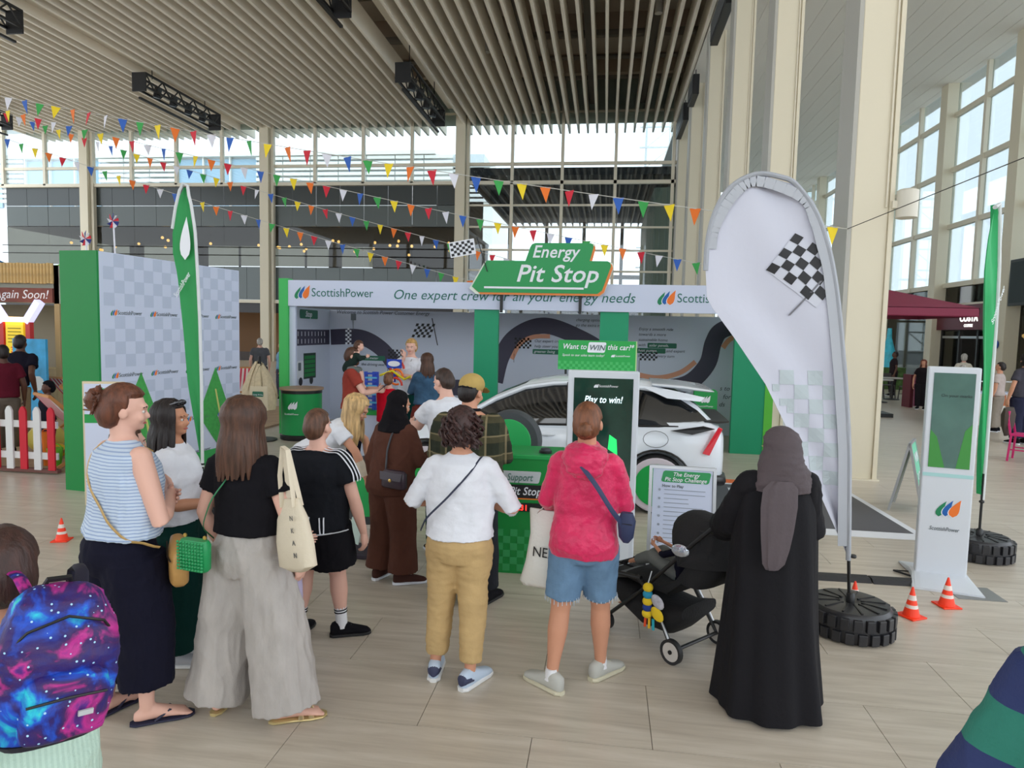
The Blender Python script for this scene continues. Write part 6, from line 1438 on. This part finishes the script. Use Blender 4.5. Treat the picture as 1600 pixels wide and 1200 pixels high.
t, T, HP, A, L, H = person('man in tan cap and dark plaid shirt behind the white tee woman', (-.98, 4.92), 1.72, .1, 'm', 'tan', lean=.08, head=(-.5, .25), aL=((-.15, .05, .65), (-.06, .18, .62)), aR=((.16, .05, .64), (.06, .18, .62)), fat=1.12, fL=(-.08, 0, .2), fR=(.09, .0, -.5),
    top=(PL, .50, 1, .028, .135, {'amp': .014}), bot=(cloth('charcoal', (40, 42, 48)), .58, [.075, .065, .056, .05], .95), shoe=('boot', BLK, mat('sole_black', (28, 28, 30))), hair=('short', DKH, {'grow': .99}))
CAPM = cloth('cap', (186, 158, 96), .08)
MB().ell(HP(0, -.008, .098), (.054 * H, .064 * H, .052 * H), 24, Matrix.Rotation(-.5, 3, 'Z'), lambda d: 1 if d.z > -.25 else .93).build('cap', CAPM, t, smooth=True)
MB().loft([(HP(0, .045, .098), (HP(1, 0, 0) - HP(0, 0, 0)).normalized(), V3((0, 0, 1)), .045 * H, .006), (HP(0, .085, .09), (HP(1, 0, 0) - HP(0, 0, 0)).normalized(), V3((0, 0, 1)), .038 * H, .005), (HP(0, .105, .085), (HP(1, 0, 0) - HP(0, 0, 0)).normalized(), V3((0, 0, 1)), .018 * H, .003)], 14).build('cap_peak', CAPM, t, smooth=True)
MB().tube([HP(.05 * math.sin(a_), -.012 - .058 * math.cos(a_), .078) for a_ in (-.8, -.4, 0, .4, .8)], .006, 6).build('cap_strap', BLK, t)
MB().tube([T(.045 * math.sin(a_), -.008 - .040 * math.cos(a_), .848) for a_ in (-1.6, -1.1, -.5, 0, .5, 1.1, 1.6)], .012, 8).build('collar', BLK, t, smooth=True)
# -- staff man in white shirt
t, T, HP, A, L, H = person('short-haired man in white polo stooping by the car bonnet', (-1.33, 6.02), 1.74, .75, 'm', 'fair', lean=.32, head=(.25, .35), aL=((-.13, .16, .66), (-.10, .28, .66), None, (0, 0, -1)), aR=((.14, .12, .64), (.12, .27, .62), None, (0, 0, -1)), fL=(-.08, .02, 0), fR=(.08, -.02, 0), hipz=-.01,
    top=(WTEE, .52, .6, .022, .12, {'name': 'polo_shirt', 'flare': 1.35}), bot=(TEALC, .60, [.085, .08, .07, .06], .96), shoe=('trainer', BLK, WTEE), hair=('short', hairm('crop', (56, 40, 34)), {'grow': .99}))
# -- woman in pink jacket
PINK = mat('pink_shell', (214, 24, 88), .45, bump=.9, bscale=30, var=.12, vscale=14, sheen=.3)
t, T, HP, A, L, H = person('woman in bright pink rain jacket and frayed denim shorts, hair in a low bun', (-.08, 3.82), 1.67, -.05, skin='tan', head=(-.05, .05), aL=((-.138, .03, .645), (-.12, .13, .60), (0, .6, -.8), (1, 0, 0), .9), aR=((.135, .03, .64), (.03, .15, .65), None, (0, -1, 0)), fL=(-.095, -.035, .95), fR=(.065, .09, -.65), fat=1.0,
    top=(PINK, .475, 1, .020, .112, {'name': 'rain_jacket', 'amp': .016, 'f': (9, 9, 6)}), bot=(cloth('denim', (104, 134, 164), .15), .58, [.070, .064, .060], .40, {'name': 'denim_shorts'}), shoe=('trainer', mat('trainer_grey', (186, 186, 180), .7), mat('sole_cream', (206, 200, 176))), hair=('bun', GINGER, {'at': (.0, -.084, .052), 'r': .025, 'grow': 1.0}))
hd = MB(); hd.loft([(T(0, -.02, .862), V3((1, 0, 0)), V3((0, 1, 0)), .040 * H, .045 * H), (T(0, -.03, .845), V3((1, 0, 0)), V3((0, 1, 0)), .070 * H, .056 * H), (T(0, -.045, .815), V3((1, 0, 0)), V3((0, 1, 0)), .078 * H, .058 * H), (T(0, -.065, .77), V3((1, 0, 0)), V3((0, 1, 0)), .060 * H, .038 * H), (T(0, -.07, .745), V3((1, 0, 0)), V3((0, 1, 0)), .03 * H, .02 * H)], 20)
m_ = remesh(hd, .010, 2); wrinkle(m_, .02, (12, 12, 14), 3); finish(m_, 'hood', PINK, t)
for s in (-1, 1):
    hip, k, ank = L[s]; MB().tube([ank + V3((0, 0, .055)), ank + V3((0, 0, .02)), ank - V3((0, 0, .01))], [.021 * H, .0225 * H, .026 * H], 12).build('sock', mat('sock_white', (228, 228, 232)), t, smooth=True)
    c_ = hip.lerp(k, .80); random.seed(8)
    for q_ in range(26): a_ = 2 * PI * q_ / 26; MB().tube([c_ + V3((.098 * math.cos(a_), .098 * math.sin(a_), .01)), c_ + V3((.10 * math.cos(a_), .10 * math.sin(a_), -.014 - .012 * random.random()))], .0022, 4).build('fray', mat('denim_fray', (190, 200, 212), .9), t)
strap(t, [T(-.05, .05, .80), T(-.055, -.02, .852), T(-.03, -.09, .82), T(.04, -.112, .74), T(.09, -.10, .66), T(.13, -.06, .60)], .016, mat('sling_navy', (40, 50, 86), .6))
b_ = thing('sling_bag', 'small navy sling bag at the right hip of the pink jacket', 'bag', (.15, 3.72, 1.0), -.3, s=.8); MB().loft([(V3((0, 0, z)), V3((1, 0, 0)), V3((0, 1, 0)), a, b) for z, a, b in ((-.12, .02, .015), (-.08, .05, .035), (.03, .062, .045), (.09, .04, .025))], 14, e=3).build('pouch', mat('sling_navy', (40, 50, 86)), b_, smooth=60); MB().tube([(-.05, -.04, .02), (.05, -.045, .02)], .003, 5).build('zip', BLACKM, b_)
b_ = thing('tote_bag', 'white tote bag with black lettering hanging from the hand of the pink jacket', 'bag', (-.30, 3.94, .80), -.1); b_.rotation_euler = (0, .06, -.12)
NW = mat('tote_white', (226, 224, 218), .8, bump=.3)
MB().loft([(V3((x_, 0, z)), V3((1, 0, 0)), V3((0, 1, 0)), a, b) for x_, z, a, b in ((-.02, -.27, .10, .02), (-.01, -.24, .13, .04), (0, -.12, .115, .045), (.01, .05, .115, .035), (.0, .18, .125, .02), (0, .2, .125, .01))], 24, e=3, fold=lambda u, th: 1 + .05 * math.sin(4 * th + 5 * u)).build('bag', NW, b_, smooth=60)
for y in (-.015, .015): MB().tube([(-.07, y, .18), (.02, y, .29), (.07, 0, .33), (.09, y, .29), (.09, y, .18)], .011, 6, flat=.3).build('handle', NW, b_, smooth=True)
Plane((-.075, -.05, -.07), (1, 0, 0), (0, 0, 1)).text('NEXT', 0, 0, .085, BLACKP, b_, h=.0, width=.18)
# -- woman in black robe
ABY = mat('robe_black', (20, 19, 24), .8, bump=.25, bscale=40, spec=.25)
t, T, HP, A, L, H = person('woman in long black robe and grey-brown headscarf beside the pushchair', (.96, 3.84), 1.57, .12, skin='olive', head=(.35, .1), aL=((-.13, .08, .64), (-.12, .20, .58), None, (0, 0, -1)), aR=((.13, .02, .64), (.05, .14, .60), None, (0, -1, 0)), fat=1.15, shoe=('trainer', BLK, BLK))
fold = lambda u, th: 1 + (1 - u) * (.06 * math.sin(7 * th + 1) + .035 * math.sin(12 * th + 2 * u)) + .02 * math.sin(5 * th + 3 * u)
q = MB(); rb = [(.012, .185, .16, -.02), (.10, .176, .15, -.015), (.22, .165, .135, -.005), (.35, .157, .122, 0), (.48, .15, .112, 0), (.60, .145, .10, .0), (.70, .138, .09, 0), (.77, .125, .075, -.004), (.81, .10, .06, -.006), (.835, .06, .045, -.008)]
q.loft([(V3((0, y, z)) * H, V3((1, 0, 0)), V3((0, 1, 0)), a * H, b * H) for z, a, b, y in rb], 96, fold=fold)
q.build('robe', ABY, t, smooth=True)
q = MB()
for s in (-1, 1):
    sh, e, wv = A[s]; q.ell(sh, .050 * H, 12); q.tube([sh, e, e.lerp(wv, .9)], [.05 * H, .058 * H, .060 * H], 16)
m_ = remesh(q, .012, 2); wrinkle(m_, .015, (9, 9, 5), 9); finish(m_, 'sleeves', ABY, t)
SCF = mat('scarf_taupe', (84, 74, 78), .8, bump=.3, bscale=50, var=.06)
g = MB(); RHh = Matrix.Rotation(.35, 3, 'Z'); g.ell(HP(0, -.012, .080), (.060 * H, .070 * H, .066 * H), 26, RHh, lambda d: .84 if d.y > .65 and -.7 < d.z < .4 else 1)
g.loft([(HP(0, -.018, .07), V3((1, 0, 0)), V3((0, 1, 0)), .060 * H, .066 * H), (V3((.0, -.03, .885)) * H, V3((1, 0, 0)), V3((0, 1, 0)), .070 * H, .075 * H), (V3((.01, -.03, .845)) * H, V3((1, 0, 0)), V3((0, 1, 0)), .088 * H, .075 * H), (V3((0, -.02, .80)) * H, V3((1, 0, 0)), V3((0, 1, 0)), .105 * H, .082 * H), (V3((0, -.02, .775)) * H, V3((1, 0, 0)), V3((0, 1, 0)), .105 * H, .085 * H)], 26)
m_ = remesh(g, .010, 3); wrinkle(m_, .016, (6, 6, 11), 4); finish(m_, 'headscarf', SCF, t)
q = MB(); q.loft([(V3((x, y, z)) * H, V3((1, 0, 0)), V3((0, 1, 0)), a * H, .012 * H) for x, y, z, a in ((-.02, -.095, .825, .035), (-.03, -.108, .80, .055), (-.035, -.118, .74, .058), (-.04, -.125, .66, .052), (-.045, -.132, .60, .044), (-.05, -.135, .555, .036), (-.055, -.135, .535, .02))], 26, fold=lambda u, th: 1 + .12 * math.sin(8 * th))
q.build('scarf_tail', SCF, t, smooth=True)
MB().tube([HP(-.05, .02, .072), HP(-.03, .052, .07), HP(.03, .052, .07)], .0025, 5).build('glasses', mat('gold', (210, 175, 95)), t)
# ------------------------------------------------------------------ pushchair with a baby
PR = thing('pushchair', 'black folding pushchair with domed canopy beside the black robe', 'pushchair', (.64, 4.38, 0), math.radians(46))
FAB = mat('pram_fabric', (24, 24, 27), .85, bump=.3, bscale=60)
def wheel(x, y, r):
    w_ = MB().lathe([(r * .78, -.012), (r, -.016), (r, .016), (r * .78, .012)], (x, y, r), 24, (1, 0, 0)).build('wheel', mat('pram_tyre', (30, 30, 32), .6), PR, smooth=50)
    MB().lathe([(r * .76, -.013), (r * .76, .013)], (x, y, r), 20, (1, 0, 0)).build('wheel_disc', mat('pram_rim', (196, 190, 184), .5), w_)
    MB().lathe([(r * .18, -.02), (r * .18, .02)], (x, y, r), 10, (1, 0, 0)).build('hub', BLACKM, w_)
for x in (-.24, .24): wheel(x, 0, .078)
for x in (-.2, .2): wheel(x, .60, .065)
MB().tube([(-.24, 0, .078), (.24, 0, .078)], .012, 8).build('axle', BLACKM, PR)
for s in (-1, 1):
    MB().tube([(s * .2, .62, .07), (s * .21, .3, .36), (s * .22, -.1, .78), (s * .21, -.24, .92)], .013, 8).build('side_tube', BLACKM, PR, smooth=True)
    MB().tube([(s * .23, 0, .08), (s * .21, .18, .34), (s * .2, .34, .46)], .013, 8).build('rear_leg', BLACKM, PR, smooth=True)
    MB().tube([(s * .2, .30, .45), (s * .21, .50, .43), (s * .19, .68, .40), (s * .12, .76, .36)], .016, 8).build('foot_rail', BLACKM, PR, smooth=True)
    MB().tube([(s * .222, .20, .40), (s * .235, .03, .14)], .007, 6).build('bright_strut', ALU, PR)
MB().tube([(.21, -.24, .92), (.12, -.30, .95), (-.12, -.30, .95), (-.21, -.24, .92)], .019, 10).build('handle', mat('pram_grip', (34, 34, 36), .7), PR, smooth=True)
MB().tube([(-.12, .76, .36), (.12, .76, .36)], .018, 8).build('foot_bar', BLACKM, PR, smooth=True)
X_, Z_ = V3((1, 0, 0)), V3((0, 0, 1)); Y_ = V3((0, 1, 0))
MB().loft([(V3((0, .46, .42)), X_, Z_, .18, .025), (V3((0, .3, .42)), X_, Z_, .185, .035), (V3((0, .12, .42)), X_, (Z_ + Y_ * .5).normalized(), .185, .04), (V3((0, .02, .50)), X_, Y_, .185, .04), (V3((0, -.08, .66)), X_, Y_, .18, .035), (V3((0, -.15, .80)), X_, Y_, .16, .02)], 18, e=4).build('seat', FAB, PR, smooth=50)
MB().loft([(V3((0, .46, .41)), X_, Z_, .17, .02), (V3((0, .62, .36)), X_, Z_, .15, .015), (V3((0, .72, .35)), X_, Z_, .13, .01)], 14, e=4).build('leg_rest', mat('pram_grey', (96, 98, 102), .7), PR, smooth=50)
MB().loft([(V3((0, -.02, .30)), X_, Z_, .18, .05), (V3((0, .1, .22)), X_, Z_, .2, .10), (V3((0, .3, .22)), X_, Z_, .2, .11), (V3((0, .5, .28)), X_, Z_, .19, .09), (V3((0, .66, .36)), X_, Z_, .16, .03)], 20, e=3).build('basket', FAB, PR, smooth=50)
q = MB(); n_, m_ = 14, 12
for k in range(n_ + 1):
    a = math.radians(-32 + 118 * k / n_)
    for j in range(m_ + 1):
        b = math.pi * j / m_; rr = .30 + .012 * abs(math.sin(k * PI / 4.5))
        for d_ in (0, -.008): q.v.append(V3(((rr * .78 + d_) * math.cos(b), -.02 - (rr + d_) * math.sin(b) * math.sin(a), .63 + (rr + d_) * math.sin(b) * math.cos(a))))
W_ = 2 * (m_ + 1)
for k in range(n_):
    for j in range(m_):
        i = k * W_ + 2 * j
        q.face([i, i + 2, i + W_ + 2, i + W_]); q.face([i + 1, i + W_ + 1, i + W_ + 3, i + 3])
for j in range(m_):
    i = 2 * j; q.face([i, i + 1, i + 3, i + 2]); i += n_ * W_; q.face([i, i + 2, i + 3, i + 1])
q.build('canopy', FAB, PR, smooth=60)
MB().loft([(V3((0, -.06, .50)), X_, Y_, .19, .1), (V3((0, -.14, .68)), X_, Y_, .2, .12), (V3((0, -.16, .86)), X_, Y_, .17, .08)], 18, e=3).build('rear_panel', FAB, PR, smooth=50)
dsc = MB().ell((-.235, -.03, .73), (.012, .06, .04), 16, Matrix.Rotation(.2, 3, 'Z')).build('silver_badge', mat('silver_foil', (200, 208, 220), .2, .8, bump=.8, bscale=40), PR, smooth=True)
def wl(x, y, z):   # pushchair-local point to the hall
    a = math.radians(46); return (.64 + x * math.cos(a) - y * math.sin(a), 4.38 + x * math.sin(a) + y * math.cos(a), z)
person('baby lying in the black pushchair with hands and one bare foot showing', wl(0, .12, 0)[:2], .72, math.radians(46), skin='tan', lean=-.35, head=(0, -.3), headsize=1.35, z0=.13, aL=((-.12, .14, .66), (-.05, .30, .70), None, (1, 0, 0)), aR=((.12, .14, .66), (.05, .28, .72), None, (-1, 0, 0)),
    fL=(-.07, .58, 0, .42), fR=(.07, .52, 0, .46), kneeL=(-.09, .30, .60), kneeR=(.09, .30, .62), top=(NAVY, .45, .7, .02, .10), bot=(cloth('grey_leggings', (110, 114, 112)), .55, [.075, .065, .05], .8), shoe=('sandal', BLK, BLK), vox=.008, face=False)
ty_ = thing('plush_toy', 'yellow and blue butterfly plush toy hanging from the side of the pushchair', 'toy', wl(-.27, .18, .34), math.radians(46))
YL, BL = mat('plush_yellow', (240, 205, 40), .8), mat('plush_blue', (40, 150, 190), .8)
for k, (z, r, m) in enumerate(((.10, .034, YL), (.055, .033, BL), (.01, .034, YL), (-.03, .032, mat('plush_navy', (30, 60, 140), .8)), (-.07, .034, YL))): MB().ell((0, .0, z), (r, r, .03), 12).build('segment', m, ty_, smooth=True)
for s, c_ in ((-1, mat('plush_wing', (190, 190, 200), .8, var=.3, vscale=30)), (-1.0, YL)): MB().ell((0, s * .08, .03 if c_ is not YL else -.05), (.012, .055, .04), 12, Matrix.Rotation(.5, 3, 'X')).build('wing', c_, ty_, smooth=True)
for k, c_ in enumerate(((230, 80, 40), (240, 190, 40), (40, 170, 190))): MB().tube([(0, .01 - .03 * k, -.09), (0, .015 - .035 * k, -.16)], .009, 6).build('ribbon', mat('ribbon_%d' % k, c_), ty_)
MB().tube([(0, 0, .13), (.03, 0, .20)], .004, 5).build('clip', ALU, ty_)
bp_ = thing('changing_bag', 'black backpack hung on the pushchair handle beside the black robe', 'bag', wl(.10, -.32, .36), math.radians(20))
MB().loft([(V3((0, 0, z)), X_, Y_, a, b) for z, a, b in ((0, .12, .05), (.02, .14, .065), (.2, .145, .07), (.31, .12, .055), (.34, .08, .03))], 18, e=4).build('body', mat('bag_black', (28, 26, 28), .45, bump=.3), bp_, smooth=50)
MB().loft([(V3((0, -.07, z)), X_, Y_, a, .02) for z, a in ((.02, .11), (.04, .12), (.15, .12), (.17, .11))], 14, e=4).build('front_pocket', mat('bag_black', (28, 26, 28)), bp_, smooth=50)
MB().tube([(-.12, -.09, .165), (.12, -.09, .165)], .003, 5).build('zip', ALU, bp_); MB().b2((-.012, -.08, .24), (.012, -.068, .27)).build('emblem', mat('gold', (210, 175, 95)), bp_)
MB().tube([(-.05, 0, .33), (-.04, .0, .45), (.0, .02, .56), (.04, 0, .45), (.05, 0, .33)], .008, 6).build('hang_loop', BLACKM, bp_)
bo_ = thing('baby_bottle', 'clear bottle with pink and white label tucked behind the canopy', 'bottle', wl(.16, -.26, .70)); MB().lathe([(.03, -.0), (.032, .02), (.032, .1), (.02, .13), (.018, .15)], n=16).build('body', mat('bottle_label', (205, 190, 196), .3), bo_, smooth=True); MB().lathe([(.0325, .04), (.0325, .08)], n=16).build('label', mat('label_pink', (200, 90, 120), .4), bo_, smooth=True)
# ------------------------------------------------------------------ child with patterned backpack, near the viewer
MINT = stripes('mint_knit', (196, 222, 206), (184, 212, 196), 'X', 70, .5, bump=.5)
t, T, HP, A, L, H = person('child with short dark curly hair in mint jumper wearing a galaxy backpack', (-1.66, 1.66), 1.45, 1.0, 'm', 'tan', head=(-.2, .1), aL=((-.15, .02, .64), (-.12, .1, .52), None, (1, 0, 0)), aR=((.16, .02, .64), (.12, .12, .52), None, (-1, 0, 0)), fat=1.1,
    top=(MINT, .40, 1, .03, .15, {'name': 'jumper', 'amp': .012}), bot=(cloth('sand', (170, 160, 140)), .58, [.08, .07, .06, .05], .96), shoe=('trainer', WTEE, WTEE), hair=('short', hairm('child_dark', (62, 38, 32)), {'grow': 1.10}), headsize=1.1)
def galaxy():
    m = mat('galaxy_print', (60, 30, 110), .55, bump=.3, bscale=50); nt = m.node_tree; b = nt.nodes['Principled BSDF']; tc = nt.nodes.new('ShaderNodeTexCoord')
    n = nt.nodes.new('ShaderNodeTexNoise'); n.inputs['Scale'].default_value = 7; n.inputs['Detail'].default_value = 5; n.inputs['Distortion'].default_value = .8
    nt.links.new(tc.outputs['Object'], n.inputs['Vector']); cr = nt.nodes.new('ShaderNodeValToRGB'); e = cr.color_ramp.elements
    e[0].position = .28; e[0].color = lin((120, 220, 120)); e[1].position = .9; e[1].color = lin((40, 16, 70))
    for p, c in ((.34, (30, 200, 220)), (.41, (20, 80, 200)), (.48, (35, 25, 110)), (.54, (58, 24, 92)), (.60, (190, 40, 140)), (.66, (90, 30, 130)), (.72, (40, 20, 90))):
        k = e.new(p); k.color = lin(c)
    nt.links.new(n.outputs[0], cr.inputs[0])
    v = nt.nodes.new('ShaderNodeTexVoronoi'); v.inputs['Scale'].default_value = 38; nt.links.new(tc.outputs['Object'], v.inputs['Vector'])
    lt = nt.nodes.new('ShaderNodeMath'); lt.operation = 'LESS_THAN'; lt.inputs[1].default_value = .13; nt.links.new(v.outputs['Distance'], lt.inputs[0])
    mx = nt.nodes.new('ShaderNodeMix'); mx.data_type = 'RGBA'; nt.links.new(lt.outputs[0], mx.inputs[0]); nt.links.new(cr.outputs[0], mx.inputs[6]); mx.inputs[7].default_value = lin((170, 215, 245))
    nt.links.new(mx.outputs[2], b.inputs['Base Color']); return m
GX = galaxy()
bk = thing('backpack', 'purple and blue galaxy print backpack on the child in mint', 'backpack', (-1.42, 1.54, .97), -.35, s=.84); bk.rotation_euler = (.06, .10, .95)
q = MB(); q.loft([(V3((0, y, z)), X_, Y_, a, b) for z, y, a, b in ((0, 0, .11, .06), (.02, -.01, .145, .085), (.10, -.015, .165, .10), (.25, -.01, .168, .10), (.36, 0, .155, .085), (.43, .02, .12, .06), (.46, .03, .07, .03))], 30, e=3.2)
m_ = remesh(q, .010, 3); wrinkle(m_, .014, (7, 7, 9), 2); finish(m_, 'main_bag', GX, bk)
q = MB(); q.loft([(V3((.01, -.10, z)), X_, Y_, a, b) for z, a, b in ((.03, .09, .03), (.05, .115, .05), (.15, .12, .055), (.22, .11, .04), (.24, .08, .02))], 24, e=3)
m_ = remesh(q, .010, 2); wrinkle(m_, .008, (9, 9, 9), 7); finish(m_, 'front_pocket', GX, bk)
MB().tube([(-.10, -.145, .17), (0, -.165, .185), (.11, -.145, .17)], .004, 6).build('pocket_zip', BLACKM, bk); MB().tube([(-.15, -.05, .30), (-.10, -.08, .37), (0, -.09, .405), (.10, -.08, .37), (.15, -.05, .30)], .0045, 6).build('main_zip', BLACKM, bk, smooth=True)
MB().b2((.03, -.170, .12), (.07, -.162, .135)).build('label', mat('silver_label', (190, 192, 196), .4), bk); MB().loft([(V3((0, 0, -.005)), X_, Y_, .13, .075), (V3((0, 0, .02)), X_, Y_, .150, .09)], 24, e=3).build('base_panel', mat('bag_navy', (26, 24, 44), .7), bk)
for s in (-1, 1): MB().tube([(s * .07, .06, .42), (s * .085, .13, .46), (s * .09, .19, .46), (s * .10, .27, .42), (s * .10, .29, .25)], .020, 8, flat=.4).build('shoulder_strap', GX if s < 0 else mat('bag_navy', (26, 24, 44)), bk, smooth=True)
MB().tube([(-.035, .06, .45), (-.03, .05, .475), (.03, .05, .475), (.035, .06, .45)], .010, 6).build('grab_loop', BLACKM, bk, smooth=True)
# ------------------------------------------------------------------ man at the right edge
POLO = stripes('wide_stripe', (34, 48, 98), (36, 120, 104), 'Z', 5.1, .48, bump=.3)
person('person in wide navy and green striped polo shirt cut off by the right edge', (1.06, 1.33), 1.80, -.1, 'm', 'tan', aL=((-.165, .03, .64), (-.16, .12, .52), None, (1, 0, 0)), fat=1.15, top=(POLO, .50, .74, .03, .135, {'name': 'polo_shirt', 'amp': .010, 'flare': 1.35}), bot=(NAVY, .58, [.085, .08, .07, .06], .96), shoe=('trainer', BLK, WTEE), hair=('short', DKH))
# ------------------------------------------------------------------ people inside and around the stand
t, T, HP, A, L, H = person('bearded man in rust tee with tablet, carrying a toddler on his shoulders', (-3.56, 9.34), 1.77, -1.25, 'm', 'fair', head=(0, .15), aL=((-.14, .09, .64), (-.06, .2, .66), None, (0, -1, 0)), aR=((.14, .09, .64), (.05, .2, .65), None, (0, -1, 0)), top=(cloth('rust', (150, 62, 52)), .50, .6, .02, .12), bot=(NAVY, .58, [.08, .07, .06, .05], .96), shoe=('trainer', BLK, WTEE), hair=('short', BRNH), vox=.012)
MB().ell(HP(0, .034, .022), (.030 * H, .024 * H, .026 * H), 14).build('beard', BRNH, t, smooth=True)
tbm = MB(); tbm.b2((-.11, -.004, -.08), (.11, .004, .08)); o_ = tbm.build('tablet', mat('tablet_dark', (40, 44, 40), .2), None, bevel=.004); o_.location = (-3.14, 9.42, 1.20); o_.rotation_euler = (-.9, 0, -1.25); tag(o_, 'dark tablet held by the bearded man in rust', 'tablet')
person('toddler in dark green hoodie riding on the shoulders of the rust tee man', (-3.62, 9.33), .82, -1.25, 'm', 'fair', lean=.55, head=(0, .2), headsize=1.35, z0=1.04, aL=((-.12, .2, .68), (-.05, .3, .72)), aR=((.12, .2, .68), (.05, .3, .72)), fL=(-.12, .26, 0, .08), fR=(.12, .26, 0, .08), kneeL=(-.14, .22, .44), kneeR=(.14, .22, .44),
    top=(cloth('bottle_green', (34, 48, 44)), .45, 1, .03, .12), bot=(cloth('grey_shorts', (104, 110, 108)), .55, [.085, .08], .45), shoe=('trainer', WTEE, WTEE), hair=('short', BRNH, {'grow': 1.05}), vox=.010)
t, T, HP, A, L, H = person('blond young man in white polo standing with a hand to his chin', (-3.22, 11.1), 1.88, 2.9, 'm', 'fair', head=(.25, .12), aL=((-.14, .06, .65), (.02, .14, .68), None, (0, -1, 0)), aR=((.12, .10, .66), (.02, .085, .83), (0, -.2, 1), (0, -1, 0), .9), top=(WTEE, .50, .6, .02, .115, {'name': 'polo_shirt'}), bot=(TEALC, .58, [.08, .07, .06, .05], .96), shoe=('trainer', BLK, WTEE), hair=('short', hairm('straw', (190, 150, 92)), {'grow': 1.08}), vox=.012)
MB().tube([T(-.04, .05, .82), T(-.01, .085, .72), T(.04, .05, .82)], .004, 5).build('lanyard', BLACKM, t)
person('boy in red football shirt with white sleeves at the marble run', (-3.16, 9.76), 1.38, .1, 'm', 'fair', aL=((-.14, .12, .68), (-.08, .24, .70)), aR=((.15, .02, .65), (.12, .12, .55)), top=(cloth('red', (206, 18, 44)), .47, 0, .03, .13, {'name': 'football_shirt'}), bot=(cloth('white_shorts', (220, 220, 224)), .56, [.08, .08], .45), shoe=('trainer', WTEE, WTEE), hair=('short', hairm('boy_brown', (112, 74, 50))), headsize=1.1, vox=.012)
for s in (-1, 1):
    pass
person('long-haired woman in denim jacket and rust pleated skirt', (-2.70, 10.2), 1.68, .35, 'f', 'fair', head=(.2, .15), aL=((-.14, .05, .64), (-.10, .18, .62)), aR=((.14, .02, .64), (.08, .14, .60)), top=(cloth('denim_jacket', (62, 92, 120), .2), .53, 1, .026, .115, {'name': 'denim_jacket'}), bot=(cloth('rust_skirt', (120, 54, 48), .2), .62, [.08, .10, .11, .115], .85, {'name': 'skirt'}), shoe=('trainer', BLK, BLK), hair=('long', BRNH, {'len': .14, 'n': 60}), vox=.012)
far = dict(vox=.016, face=False)
def simple(label, loc, h, rz, sex, skin, topc, botc, hair, tn, **k):
    kw = dict(far); kw.update(k); return person(label, loc, h, rz, sex, skin, top=(cloth(tn, topc), .52, .6, .02, .12), bot=(cloth(tn + '_leg', botc), .58, [.08, .07, .06, .055], .96), shoe=('trainer', BLK, WTEE), hair=hair, **kw)
simple('man in maroon tee and grey trousers behind the picket fence', (-8.80, 8.95), 1.64, .9, 'm', 'dark', (96, 26, 42), (110, 100, 90), ('short', DKH), 'maroon', z0=.04)
simple('man in navy top and khaki trousers stooping over a deckchair', (-9.35, 9.7), 1.82, .3, 'm', 'dark', (26, 24, 38), (168, 152, 124), ('short', DKH), 'navytop', z0=.04, lean=.45)
simple('child in black cap sitting on the deckchair nearest the fence', (-8.0, 8.85), 1.15, 2.7, 'm', 'dark', (30, 30, 40), (44, 40, 60), ('short', BLK, {'grow': 1.1}), 'capkid', z0=.0, headsize=1.15)
simple('man in cream tee standing beside the yellow arcade machine', (-12.4, 11.8), 1.80, 3.0, 'm', 'dark', (196, 184, 160), (60, 60, 64), ('short', DKH), 'creamtee')
simple('woman in light blue top beyond the canvas tote heap', (-8.9, 17.9), 1.62, 2.2, 'f', 'tan', (120, 160, 190), (60, 60, 80), ('long', DKH, {'len': .08, 'n': 30}), 'ltblue')
simple('person in grey coat among the crowd past the tote heap', (-9.9, 18.6), 1.68, .5, 'm', 'fair', (90, 92, 98), (50, 50, 60), ('short', GREYH), 'greycoat')
simple('distant person in dark clothes walking by the coffee tables', (10.42, 26.4), 1.62, 1.5, 'f', 'dark', (44, 34, 38), (36, 30, 36), ('short', DKH), 'walker')
simple('white-haired person in cream hoodie facing the coffee shop', (10.93, 22.6), 1.66, -.4, 'f', 'fair', (206, 200, 186), (150, 146, 140), ('short', GREYH, {'grow': 1.1}), 'hoodie')
simple('older person in pale striped shirt beside the green feather banner', (8.88, 16.8), 1.60, .8, 'm', 'tan', (190, 176, 172), (150, 140, 130), ('short', DKH), 'palestripe')
simple('woman in dark slate top walking at the far right with a tan bag', (8.35, 14.9), 1.84, .3, 'f', 'tan', (70, 68, 78), (42, 44, 66), ('curly', DKH, {'grow': 1.1}), 'slate')
b_ = thing('shoulder_bag', 'tan shoulder bag on the woman in slate at the far right', 'bag', (8.62, 14.72, 1.05), .2); MB().b2((-.18, -.06, 0), (.18, .06, .24)).build('body', mat('leather_tan', (196, 150, 88)), b_, bevel=.02); MB().tube([(-.14, 0, .22), (-.08, .02, .5), (.08, .02, .5), (.14, 0, .22)], .012, 6, flat=.4).build('strap', mat('leather_tan', (196, 150, 88)), b_, smooth=True)
simple('person in bright red padded coat seated near the coffee shop', (8.3, 17.2), 1.50, -.3, 'f', 'fair', (170, 28, 44), (60, 40, 44), ('short', GREYH), 'redcoat')
simple('woman in black top sitting beside the maroon poster board', (9.35, 21.6), 1.48, 2.6, 'f', 'tan', (30, 24, 28), (30, 26, 30), ('long', hairm('copper', (120, 60, 44)), {'len': .08, 'n': 30}), 'seated')
